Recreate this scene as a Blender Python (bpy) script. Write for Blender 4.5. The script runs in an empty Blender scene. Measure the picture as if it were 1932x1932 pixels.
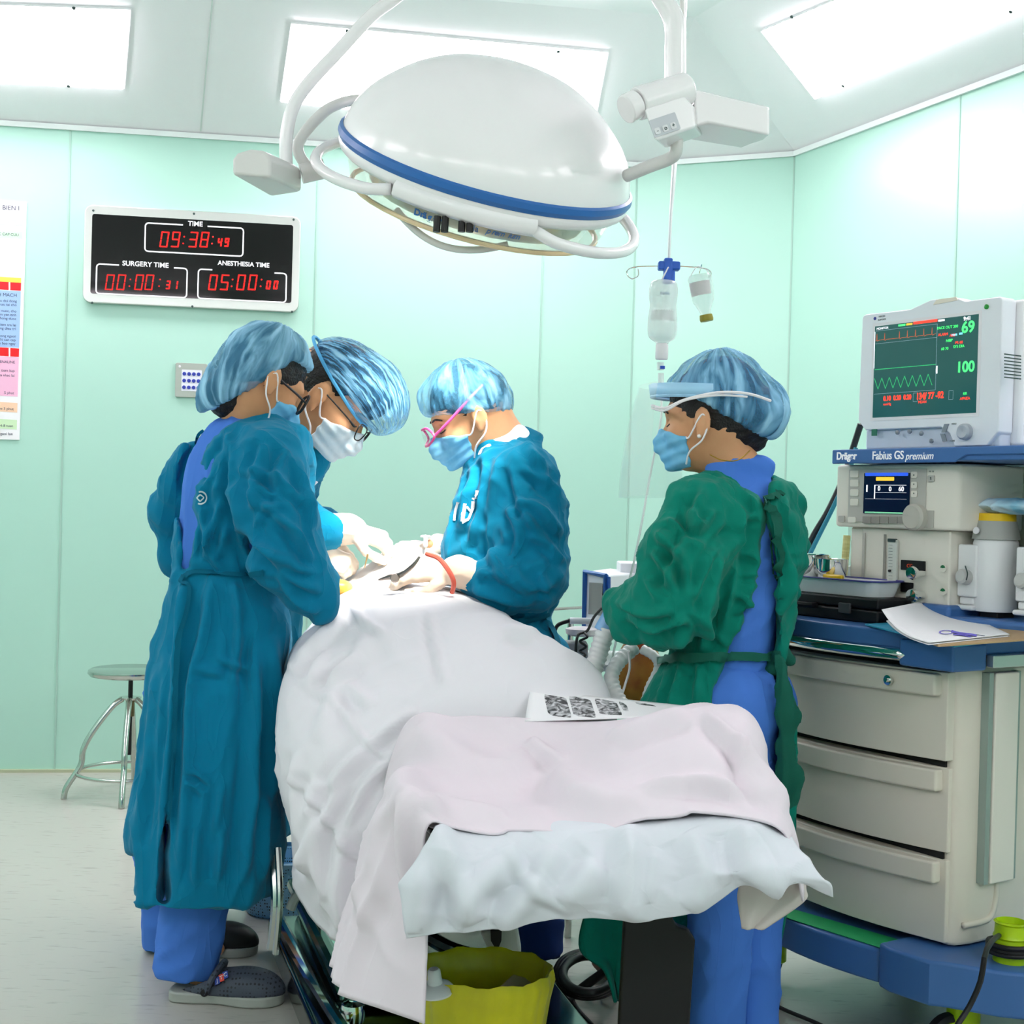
import bpy, math, random
import numpy as np
from mathutils import Vector, Matrix
random.seed(7)
SC = bpy.context.scene
COL = SC.collection
# ------------------------------------------------------------------ camera
FPX = 2600.0; EYE = 1.20; ROLL = 0.027; PITCH = -16/2600.0
cF = Vector((0, math.cos(PITCH), math.sin(PITCH)))
_u0 = Vector((0, -math.sin(PITCH), math.cos(PITCH))); _r0 = Vector((1, 0, 0))
cR = _r0*math.cos(ROLL) + _u0*math.sin(ROLL)
cU = -_r0*math.sin(ROLL) + _u0*math.cos(ROLL)
cd = bpy.data.cameras.new('camera'); cam = bpy.data.objects.new('camera', cd); COL.objects.link(cam)
cd.sensor_width = 36; cd.sensor_height = 36; cd.sensor_fit = 'HORIZONTAL'; cd.lens = 36*FPX/1932
cd.clip_start = .05; cd.clip_end = 60
cam.matrix_world = Matrix(((cR.x, cU.x, -cF.x, 0), (cR.y, cU.y, -cF.y, 0), (cR.z, cU.z, -cF.z, EYE), (0, 0, 0, 1)))
SC.camera = cam
# ------------------------------------------------------------------ world, lights, exposure
w = bpy.data.worlds.new('world'); SC.world = w; w.use_nodes = True
w.node_tree.nodes['Background'].inputs[0].default_value = (.9, .97, 1, 1)
w.node_tree.nodes['Background'].inputs[1].default_value = .3
SC.view_settings.view_transform = 'Standard'; SC.view_settings.look = 'None'
SC.view_settings.gamma = 1; SC.view_settings.exposure = 0.56
PANEL = 10.5      # emission of the ceiling light panels
PANEL_B = 5.8     # the panels behind the camera
LAMP_W = 62.0    # watts of the surgical lamp
SC.cycles.max_bounces = 5; SC.cycles.diffuse_bounces = 3; SC.cycles.glossy_bounces = 3; SC.cycles.transparent_max_bounces = 10
SC.cycles.use_adaptive_sampling = True; SC.cycles.adaptive_threshold = .09; SC.cycles.adaptive_min_samples = 12
SC.cycles.use_denoising = True
SC.cycles.sample_clamp_indirect = 6

def P(px, py, Y):
    """point of the room seen at pixel (px,py) of the 1932 frame, at distance Y from the camera wall plane"""
    d = cF*FPX + cR*(px-966) + cU*(966-py)
    return Vector((d.x*Y/d.y, Y, EYE + d.z*Y/d.y))
def PZ(px, py, z):
    d = cF*FPX + cR*(px-966) + cU*(966-py); t = (z-EYE)/d.z
    return Vector((d.x*t, d.y*t, z))
def PP(px, py, o, n):
    d = cF*FPX + cR*(px-966) + cU*(966-py); c = Vector((0, 0, EYE))
    return c + d*((o-c).dot(n)/d.dot(n))
# ------------------------------------------------------------------ objects
def lab(o, label=None, cat=None, group=None, kind=None):
    if label: o['label'] = label
    if cat: o['category'] = cat
    if group: o['group'] = group
    if kind: o['kind'] = kind
    return o
def empty(name, loc, label, cat, group=None, rz=0):
    o = bpy.data.objects.new(name, None); COL.objects.link(o); o.location = loc; o.rotation_euler.z = rz
    o.empty_display_size = .1
    bpy.context.view_layer.update() if False else None
    return lab(o, label, cat, group)
def world_of(p):
    if p is None: return Matrix.Identity(4)
    m = Matrix.LocRotScale(p.location, p.rotation_euler, p.scale)
    return world_of(p.parent) @ m if p.parent else m
def mesh_obj(name, V, F, mat, parent=None, smooth=35, local=False):
    """one mesh; V in world coordinates unless local"""
    me = bpy.data.meshes.new(name)
    V = np.asarray(V, dtype=np.float64).reshape(-1, 3)
    if parent is not None and not local:
        Mi = np.array(world_of(parent).inverted())
        V = V @ Mi[:3, :3].T + Mi[:3, 3]
    if isinstance(F, np.ndarray):
        n = len(F); k = F.shape[1]
        me.vertices.add(len(V)); me.vertices.foreach_set('co', V.astype(np.float32).ravel())
        me.loops.add(n*k); me.loops.foreach_set('vertex_index', F.astype(np.int32).ravel())
        me.polygons.add(n); me.polygons.foreach_set('loop_start', np.arange(0, n*k, k, dtype=np.int32))
        me.update(calc_edges=True); me.validate()
    else:
        me.from_pydata([tuple(v) for v in V], [], F); me.update()
    if isinstance(mat, (list, tuple)):
        for m in mat: me.materials.append(m)
    elif mat: me.materials.append(mat)
    if smooth:
        me.polygons.foreach_set('use_smooth', np.ones(len(me.polygons), dtype=bool))
        if smooth < 180: me.set_sharp_from_angle(angle=math.radians(smooth))
    o = bpy.data.objects.new(name, me); COL.objects.link(o)
    if parent is not None: o.parent = parent
    return o
class MB:
    def __init__(s, M=None): s.v = []; s.f = []; s.M = M
    def add(s, vs, fs, M=None):
        n = len(s.v)
        for v in vs:
            v = Vector(v)
            if M is not None: v = M @ v
            if s.M is not None: v = s.M @ v
            s.v.append(v)
        s.f += [tuple(i+n for i in f) for f in fs]; return s
    def box(s, a, b, M=None):
        (x0, y0, z0), (x1, y1, z1) = a, b
        return s.add([(x0,y0,z0),(x1,y0,z0),(x1,y1,z0),(x0,y1,z0),(x0,y0,z1),(x1,y0,z1),(x1,y1,z1),(x0,y1,z1)],
            [(0,3,2,1),(4,5,6,7),(0,1,5,4),(1,2,6,5),(2,3,7,6),(3,0,4,7)], M)
    def prism(s, poly, h0, h1, M=None, ax='z'):
        """polygon extruded along ax; poly are the two other coordinates"""
        n = len(poly)
        def q(p, h):
            return {'z': (p[0], p[1], h), 'y': (p[0], h, p[1]), 'x': (h, p[0], p[1])}[ax]
        vs = [q(p, h0) for p in poly] + [q(p, h1) for p in poly]
        fs = [tuple(range(n))[::-1], tuple(range(n, 2*n))] + [(i, (i+1) % n, n+(i+1) % n, n+i) for i in range(n)]
        return s.add(vs, fs, M)
    def lathe(s, prof, seg=32, M=None, cap=True, a0=0, a1=2*math.pi):
        full = abs(a1-a0-2*math.pi) < 1e-6; m = seg if full else seg+1
        vs = []
        for r, z in prof:
            for i in range(m):
                a = a0+(a1-a0)*i/seg; vs.append((r*math.cos(a), r*math.sin(a), z))
        fs = []
        for j in range(len(prof)-1):
            for i in range(seg):
                i2 = (i+1) % m; fs.append((j*m+i, j*m+i2, (j+1)*m+i2, (j+1)*m+i))
        if cap and full:
            if prof[0][0] > 1e-5: fs.append(tuple(range(m))[::-1])
            if prof[-1][0] > 1e-5: fs.append(tuple(range((len(prof)-1)*m, len(prof)*m)))
        return s.add(vs, fs, M)
    def cyl(s, a, b, r, r2=None, seg=20):
        return s.tube([a, b], [r, r if r2 is None else r2], seg=seg, sub=0)
    def tube(s, pts, r, seg=10, sub=6, cap=True, closed=False):
        pts = [Vector(p) for p in pts]
        rs = list(r) if isinstance(r, (list, tuple)) else [r]*len(pts)
        if sub: pts, rs = spline(pts, rs, sub, closed)
        n = len(pts); vs = []; N = None
        for i, p in enumerate(pts):
            t = (pts[(i+1) % n]-pts[i-1]) if closed else (pts[min(i+1, n-1)]-pts[max(i-1, 0)])
            t.normalize()
            if N is None:
                N = t.cross(Vector((0, 0, 1)));
                if N.length < .1: N = t.cross(Vector((1, 0, 0)))
            N = (N - t*N.dot(t)).normalized(); B = t.cross(N)
            for k in range(seg):
                a = 2*math.pi*k/seg; vs.append(p+(N*math.cos(a)+B*math.sin(a))*rs[i])
        fs = []
        for i in range(n if closed else n-1):
            j = (i+1) % n
            for k in range(seg): fs.append((i*seg+k, i*seg+(k+1) % seg, j*seg+(k+1) % seg, j*seg+k))
        if cap and not closed: fs += [tuple(range(seg))[::-1], tuple(range((n-1)*seg, n*seg))]
        return s.add(vs, fs)
    def obj(s, name, mat, parent=None, bevel=0, smooth=35, bseg=2):
        o = mesh_obj(name, np.array([tuple(v) for v in s.v]), s.f, mat, parent, smooth)
        if bevel:
            b = o.modifiers.new('bevel', 'BEVEL'); b.width = bevel; b.segments = bseg; b.limit_method = 'ANGLE'; b.angle_limit = math.radians(40)
            b.harden_normals = True
        return o
def spline(pts, rs, sub, closed=False):
    n = len(pts)
    if n < 3 and not closed: return pts, rs
    op = []; orr = []
    for i in range(n if closed else n-1):
        g = (lambda k: k % n) if closed else (lambda k: min(max(k, 0), n-1))
        p0, p1, p2, p3 = pts[g(i-1)], pts[g(i)], pts[g(i+1)], pts[g(i+2)]
        for k in range(sub):
            t = k/sub
            op.append(.5*((2*p1)+(p2-p0)*t+(2*p0-5*p1+4*p2-p3)*t*t+(3*p1-p0-3*p2+p3)*t**3))
            orr.append(rs[g(i)]*(1-t)+rs[g(i+1)]*t)
    if not closed: op.append(pts[-1]); orr.append(rs[-1])
    return op, orr
def frame(o, x, y, z):
    """matrix with origin o and axes x,y,z"""
    return Matrix(((x[0], y[0], z[0], o[0]), (x[1], y[1], z[1], o[1]), (x[2], y[2], z[2], o[2]), (0, 0, 0, 1)))
def axis_frame(o, z, xh=(1, 0, 0)):
    z = Vector(z).normalized(); x = Vector(xh); x = (x - z*x.dot(z)).normalized(); return frame(o, x, z.cross(x), z)
def rrect(x0, x1, y0, y1, r, n=5):
    out = []
    for cx, cy, a in ((x1-r, y1-r, 0), (x0+r, y1-r, 90), (x0+r, y0+r, 180), (x1-r, y0+r, 270)):
        for i in range(n+1):
            t = math.radians(a+90*i/n); out.append((cx+r*math.cos(t), cy+r*math.sin(t)))
    return out
def text(name, s, size, M, mat, parent, align='CENTER', depth=.0006, shear=0, sx=1, bold=0):
    cu = bpy.data.curves.new(name, 'FONT'); cu.body = s; cu.size = size; cu.align_x = align; cu.align_y = 'CENTER'
    cu.extrude = depth; cu.shear = shear; cu.offset = bold
    o = bpy.data.objects.new(name, cu); COL.objects.link(o)
    dg = bpy.context.evaluated_depsgraph_get(); me = bpy.data.meshes.new_from_object(o.evaluated_get(dg))
    COL.objects.unlink(o); bpy.data.objects.remove(o)
    V = np.array([(v.co.x*sx, v.co.y, v.co.z) for v in me.vertices]); F = [tuple(p.vertices) for p in me.polygons]
    M = np.array(M); V = V @ M[:3, :3].T + M[:3, 3]
    return mesh_obj(name, V, F, mat, parent, smooth=0)
# ------------------------------------------------------------------ materials
def hexlin(h):
    c = [int(h[i:i+2], 16)/255 for i in (0, 2, 4)]
    return tuple(((x/12.92) if x <= .04045 else ((x+.055)/1.055)**2.4) for x in c)+(1,)
def mat(name, col, rough=.5, metal=0, spec=.5, emit=None, es=0, alpha=1, trans=0, bump=None, mottle=None, coat=0, ior=1.45, sheen=0, sub=0, crease=None):
    m = bpy.data.materials.new(name); m.use_nodes = True; nt = m.node_tree; b = nt.nodes['Principled BSDF']
    c = hexlin(col) if isinstance(col, str) else col
    b.inputs['Base Color'].default_value = c; b.inputs['Roughness'].default_value = rough; b.inputs['Metallic'].default_value = metal
    b.inputs['Specular IOR Level'].default_value = spec; b.inputs['Alpha'].default_value = alpha
    b.inputs['Transmission Weight'].default_value = trans; b.inputs['IOR'].default_value = ior
    b.inputs['Coat Weight'].default_value = coat; b.inputs['Sheen Weight'].default_value = sheen
    if sub:
        b.inputs['Subsurface Weight'].default_value = sub; b.inputs['Subsurface Radius'].default_value = (.012, .004, .002); b.inputs['Subsurface Scale'].default_value = 1
    if emit: b.inputs['Emission Color'].default_value = hexlin(emit) if isinstance(emit, str) else emit; b.inputs['Emission Strength'].default_value = es
    if emit and es < 3:
        m.cycles.emission_sampling = 'NONE'
    if bump or mottle:
        tc = nt.nodes.new('ShaderNodeTexCoord')
    if bump:   # (scale, strength, distance)
        n = nt.nodes.new('ShaderNodeTexNoise'); n.inputs['Scale'].default_value = bump[0]; n.inputs['Detail'].default_value = 6
        bp = nt.nodes.new('ShaderNodeBump'); bp.inputs['Strength'].default_value = bump[1]; bp.inputs['Distance'].default_value = bump[2]
        nt.links.new(tc.outputs['Object'], n.inputs['Vector']); nt.links.new(n.outputs['Fac'], bp.inputs['Height']); nt.links.new(bp.outputs['Normal'], b.inputs['Normal'])
    if crease:  # (scale, strength, distance, stretch)
        tc = nt.nodes.new('ShaderNodeTexCoord'); prev = None
        for q, (sc, dist) in enumerate(((crease[0], crease[2]), (crease[0]*2.3, crease[2]*.45))):
            mp = nt.nodes.new('ShaderNodeMapping'); mp.inputs['Scale'].default_value = crease[3]; mp.inputs['Rotation'].default_value = (.3+q*.9, .5-q*.8, .2+q)
            n = nt.nodes.new('ShaderNodeTexNoise'); n.inputs['Scale'].default_value = sc; n.inputs['Detail'].default_value = 1.5; n.inputs['Distortion'].default_value = .7
            a = nt.nodes.new('ShaderNodeMath'); a.operation = 'SUBTRACT'; a.inputs[1].default_value = .5
            e = nt.nodes.new('ShaderNodeMath'); e.operation = 'ABSOLUTE'; g = nt.nodes.new('ShaderNodeMath'); g.operation = 'POWER'; g.inputs[1].default_value = .6
            bp = nt.nodes.new('ShaderNodeBump'); bp.invert = True; bp.inputs['Strength'].default_value = crease[1]; bp.inputs['Distance'].default_value = dist
            nt.links.new(tc.outputs['Object'], mp.inputs[0]); nt.links.new(mp.outputs[0], n.inputs['Vector']); nt.links.new(n.outputs['Fac'], a.inputs[0]); nt.links.new(a.outputs[0], e.inputs[0]); nt.links.new(e.outputs[0], g.inputs[0]); nt.links.new(g.outputs[0], bp.inputs['Height'])
            if prev: nt.links.new(prev.outputs[0], bp.inputs['Normal'])
            prev = bp
        nt.links.new(prev.outputs[0], b.inputs['Normal'])
    if mottle:  # (scale, colour2, lo, hi, stretch)
        mp = nt.nodes.new('ShaderNodeMapping'); mp.inputs['Scale'].default_value = mottle[4] if len(mottle) > 4 else (1, 1, 1)
        n = nt.nodes.new('ShaderNodeTexNoise'); n.inputs['Scale'].default_value = mottle[0]; n.inputs['Detail'].default_value = 5
        r = nt.nodes.new('ShaderNodeValToRGB'); r.color_ramp.elements[0].position = mottle[2]; r.color_ramp.elements[1].position = mottle[3]
        r.color_ramp.elements[0].color = c; r.color_ramp.elements[1].color = hexlin(mottle[1])
        nt.links.new(tc.outputs['Object'], mp.inputs['Vector']); nt.links.new(mp.outputs['Vector'], n.inputs['Vector'])
        nt.links.new(n.outputs['Fac'], r.inputs['Fac']); nt.links.new(r.outputs['Color'], b.inputs['Base Color'])
    return m
# ================================================================== the room
M_wall = mat('mint_panel_wall', 'b6e3d2', .24, spec=.5, bump=(1.2, .05, .02))
M_ceil = mat('white_enamel_ceiling', 'fbfbfd', .45, spec=.4)
M_seam = mat('panel_joint', 'a9cfc0', .6)
M_ceils = mat('ceiling_joint', 'd8e2de', .6)
M_white = mat('white_trim', 'f2fbf8', .4)
M_panel = mat('light_diffuser', 'ffffff', .5, emit=(1, .885, .955, 1), es=PANEL)
M_panelb = mat('light_diffuser_rear', 'ffffff', .5, emit=(1, .885, .955, 1), es=PANEL_B)
M_lframe = mat('light_frame', 'eef4f2', .35)
M_dark = mat('dark_screw', '4a5a58', .4, metal=.6)
M_sill = mat('wall_foot_strip', 'b9c0a0', .5)
def floor_mat():
    m = mat('vinyl_floor', 'cfd3c6', .22, spec=.45); nt = m.node_tree; b = nt.nodes['Principled BSDF']
    tc = nt.nodes.new('ShaderNodeTexCoord'); mp = nt.nodes.new('ShaderNodeMapping'); mp.inputs['Scale'].default_value = (14, 60, 1)
    n = nt.nodes.new('ShaderNodeTexNoise'); n.inputs['Scale'].default_value = 1; n.inputs['Detail'].default_value = 4
    r = nt.nodes.new('ShaderNodeValToRGB'); r.color_ramp.elements[0].position = .25; r.color_ramp.elements[1].position = .42
    r.color_ramp.elements[0].color = hexlin('a6a69e'); r.color_ramp.elements[1].color = hexlin('bcbbb2')
    nt.links.new(tc.outputs['Object'], mp.inputs[0]); nt.links.new(mp.outputs[0], n.inputs['Vector']); nt.links.new(n.outputs['Fac'], r.inputs[0]); nt.links.new(r.outputs[0], b.inputs['Base Color'])
    return m
H = 2.762
A1 = PZ(1203, 307, H); A0r = PZ(20, 229, H); BC = PZ(1500, 286, H); Cr = PZ(1932, 124, H)
for v in (A1, A0r, BC, Cr): v.z = 0
dA = (A0r-A1).normalized(); dC = (Cr-BC).normalized()
XL = -3.3; YB = -2.0
A0 = A1 + dA*((XL-A1.x)/dA.x); CE = BC + dC*((YB-BC.y)/dC.y)
L0 = Vector((XL, YB, 0))
CC = [A0, A1, BC, CE, L0]; NAMES = ['wall_back', 'wall_corner', 'wall_right', 'wall_front', 'wall_left']
def struct(o): o['kind'] = 'structure'; return o
cen = Vector((-.3, 2.5, 0))
def inward(a, b):
    d = (b-a).normalized(); n = Vector((-d.y, d.x, 0))
    return n if n.dot(cen-a) > 0 else -n
for i, nm in enumerate(NAMES):
    a, b = CC[i], CC[(i+1) % 5]; n = inward(a, b); m = MB(); e = (b-a).normalized()*.1
    a2, b2 = a-e, b+e
    vs = [a2, b2, b2-n*.1, a2-n*.1]
    m.add([(v.x, v.y, 0) for v in vs]+[(v.x, v.y, H) for v in vs], [(0,1,2,3),(7,6,5,4),(0,4,5,1),(1,5,6,2),(2,6,7,3),(3,7,4,0)])
    struct(m.obj(nm, M_wall, smooth=0))
m = MB(); m.box((-4, YB-.4, -.1), (5.4, 7.2, 0)); struct(m.obj('floor', floor_mat(), smooth=0))
# sloping ceiling panels rising to a flat middle
APX = P(1310, 33, 5.47)
HR = APX.z
nA = inward(A0, A1); nC = inward(BC, CE)
def rim_line(p, d): return (p, d)
def isect(p, d, q, e):
    den = d.x*e.y-d.y*e.x; t = ((q.x-p.x)*e.y-(q.y-p.y)*e.x)/den; r = p+d*t; return Vector((r.x, r.y, 0))
ap = Vector((APX.x, APX.y, 0))
insA = (ap-A1).dot(nA)
Rl = isect(ap, dA, Vector((XL+.65, 0, 0)), Vector((0, 1, 0)))
Rr = isect(ap, dC, Vector((0, YB+.65, 0)), Vector((1, 0, 0)))
Rf = Vector((XL+.65, YB+.65, 0))
def up(v, z): return Vector((v.x, v.y, z))
ceil = {'ceiling_slope_back': [up(A0, H), up(A1, H), up(ap, HR), up(Rl, HR)],
        'ceiling_slope_corner': [up(A1, H), up(BC, H), up(ap, HR)],
        'ceiling_slope_right': [up(BC, H), up(CE, H), up(Rr, HR), up(ap, HR)],
        'ceiling_slope_front': [up(CE, H), up(L0, H), up(Rf, HR), up(Rr, HR)],
        'ceiling_slope_left': [up(L0, H), up(A0, H), up(Rl, HR), up(Rf, HR)],
        'ceiling': [up(ap, HR), up(Rr, HR), up(Rf, HR), up(Rl, HR)]}
for nm, q in ceil.items():
    m = MB(); k = len(q); t = Vector((0, 0, .06))
    m.add(q+[v+t for v in q], [tuple(range(k)), tuple(range(2*k-1, k-1, -1))]+[(i, (i+1) % k, k+(i+1) % k, k+i) for i in range(k)])
    struct(m.obj(nm, M_ceil, smooth=0))
# white cornice under the slopes, joints, foot strip
def strip(nm, a, b, off, z0, z1, mt, th=.012):
    n = inward(a, b); m = MB(); q = [a, b, b+n*th, a+n*th]
    m.add([(v.x, v.y, z0) for v in q]+[(v.x, v.y, z1) for v in q], [(0,3,2,1),(4,5,6,7),(0,1,5,4),(1,2,6,5),(2,3,7,6),(3,0,4,7)])
    return struct(m.obj(nm, mt, smooth=0))
k = 1
for a, b in ((A0, A1), (A1, BC), (BC, CE)):
    strip('trim_%d' % k, a, b, 0, H-.022, H, M_white); k += 1
for a, b in ((A0, A1), (A1, BC), (BC, CE)):
    strip('baseboard_%s' % ['back', 'corner', 'right'][k-4], a, b, 0, 0, .012, M_sill, .02); k += 1
def seam_at(px, py, a, b):
    n = inward(a, b); p = PP(px, py, a, n); p.z = 0; return p
for px, py, a, b in ((118, 850, A0, A1), (596, 500, A0, A1), (1018, 700, A0, A1), (1200, 400, A0, A1), (1493, 500, A1, BC), (1803, 500, BC, CE)):
    p = seam_at(px, py, a, b); d = (b-a).normalized()*.0035
    o = strip('trim_%d' % k, p-d, p+d, 0, 0, H, M_seam, .003); k += 1
# joints in the slopes
def slope_plane(q): return q[0], (q[1]-q[0]).cross(q[-1]-q[0]).normalized()
sA = slope_plane(ceil['ceiling_slope_back']); sC = slope_plane(ceil['ceiling_slope_right'])
if sA[1].z > 0: sA = (sA[0], -sA[1])
if sC[1].z > 0: sC = (sC[0], -sC[1])
def on_slope(nm, pts, pl, th, mt, off=0, parent=None):
    q = [PP(x, y, pl[0], pl[1]) + pl[1]*off for x, y in pts]; kk = len(q)
    m = MB(); m.add(q+[v+pl[1]*th for v in q], [tuple(range(kk)), tuple(range(2*kk-1, kk-1, -1))]+[(i, (i+1) % kk, kk+(i+1) % kk, kk+i) for i in range(kk)])
    return m, q
for pts, pl in (([(401, -20), (404, -20), (380, 247), (377, 247)], sA),):
    m, _ = on_slope('t', pts, pl, .003, M_ceils); struct(m.obj('trim_%d' % k, M_ceils, smooth=0)); k += 1
# light panels
def light_panel(pts, pl, label, screws):
    q = [PP(x, y, pl[0], pl[1]) for x, y in pts]; c = sum(q, Vector())/4
    root = empty('ceiling_light', c, label, 'ceiling light')
    m = MB(); n = pl[1]
    qi = [v+(c-v)*.012 for v in q]
    m.add([v for v in q]+[v+n*.012 for v in q], [(0,1,2,3),(7,6,5,4)]+[(i, (i+1) % 4, 4+(i+1) % 4, 4+i) for i in range(4)])
    m.obj('frame', M_lframe, root, smooth=0)
    m = MB(); m.add([v+n*.0125 for v in qi]+[v+n*.018 for v in qi], [(0,1,2,3),(7,6,5,4)]+[(i, (i+1) % 4, 4+(i+1) % 4, 4+i) for i in range(4)])
    m.obj('diffuser', M_panel, root, smooth=0)
    for s in screws:
        p = PP(s[0], s[1], pl[0], n)+n*.016; m = MB(); m.lathe([(.007, 0), (.007, .004), (.004, .006), (0, .006)], 12, axis_frame(p, n)); m.obj('screw', M_dark, root)
    return root
light_panel([(-420, -10), (248, 14), (236, 163), (-420, 131)], sA, 'long white ceiling light panel at the far left above the wall poster', [(140, 9), (130, 156)])
light_panel([(549, 40), (1148, 95), (1118, 252), (528, 187)], sA, 'bright white ceiling light panel directly behind the round surgical lamp', [(655, 52), (1053, 91), (625, 193)])
light_panel([(1437, 55), (2350, -330), (2500, -228), (1538, 183)], sC, 'large white ceiling light panel on the right above the patient monitor', [(1498, 25), (1594, 155), (1911, 14)])
# the same panels all round the room, behind and beside the camera
def panel_world(q, label):
    c = sum(q, Vector())/4; n = (q[1]-q[0]).cross(q[3]-q[0]).normalized()
    if n.z > 0: n = -n
    root = empty('ceiling_light', c, label, 'ceiling light', 'ceiling lights behind the camera')
    m = MB(); m.add([v for v in q]+[v+n*.018 for v in q], [(0,1,2,3),(7,6,5,4)]+[(i, (i+1) % 4, 4+(i+1) % 4, 4+i) for i in range(4)])
    m.obj('diffuser', M_panelb, root, smooth=0)
def on_quad(q, u0, u1, v0, v1):
    f = lambda u, v: (q[0]*(1-u)+q[1]*u)*(1-v)+(q[3]*(1-u)+q[2]*u)*v
    return [f(u0, v0), f(u1, v0), f(u1, v1), f(u0, v1)]
for nm, us in (('ceiling_slope_right', [(.42, .58), (.66, .84)]), ('ceiling_slope_front', [(.12, .34), (.42, .6), (.68, .88)]), ('ceiling_slope_left', [(.1, .26), (.36, .54), (.64, .84)])):
    for u0, u1 in us: panel_world(on_quad(ceil[nm], u0, u1, .18, .82), 'white ceiling light panel behind the camera')
# ================================================================== implicit surface modelling (numpy)
_rs = np.random.RandomState(3)
_LAT = _rs.rand(32, 32, 32).astype(np.float32)
def vnoise(p):
    p = np.asarray(p, dtype=np.float64); i = np.floor(p).astype(int); f = p-i; f = f*f*(3-2*f); i &= 31; j = (i+1) & 31
    g = lambda a, b, c: _LAT[a, b, c]
    x0, y0, z0 = i[..., 0], i[..., 1], i[..., 2]; x1, y1, z1 = j[..., 0], j[..., 1], j[..., 2]
    fx, fy, fz = f[..., 0], f[..., 1], f[..., 2]
    a = g(x0, y0, z0)*(1-fx)+g(x1, y0, z0)*fx; b = g(x0, y1, z0)*(1-fx)+g(x1, y1, z0)*fx
    c = g(x0, y0, z1)*(1-fx)+g(x1, y0, z1)*fx; d = g(x0, y1, z1)*(1-fx)+g(x1, y1, z1)*fx
    return (a*(1-fy)+b*fy)*(1-fz)+(c*(1-fy)+d*fy)*fz
def folds(V, dirv, along, across, seed=0, warp=.6, sharp=1.0):
    """-1..1 crease pattern: creases run along dirv (frequencies per metre)"""
    d = Vector(dirv).normalized(); a = d.orthogonal().normalized(); b = d.cross(a)
    q = np.stack([V @ np.array(a)*across, V @ np.array(b)*across, V @ np.array(d)*along], -1)+seed*7.3
    wv = np.stack([vnoise(V*5+seed+k*11.1) for k in range(3)], -1)
    n = vnoise(q+wv*warp*3)
    r = 1-np.abs(2*n-1)
    return 2*np.clip(r*1.0, 0, 1)**2.2-1
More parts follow.
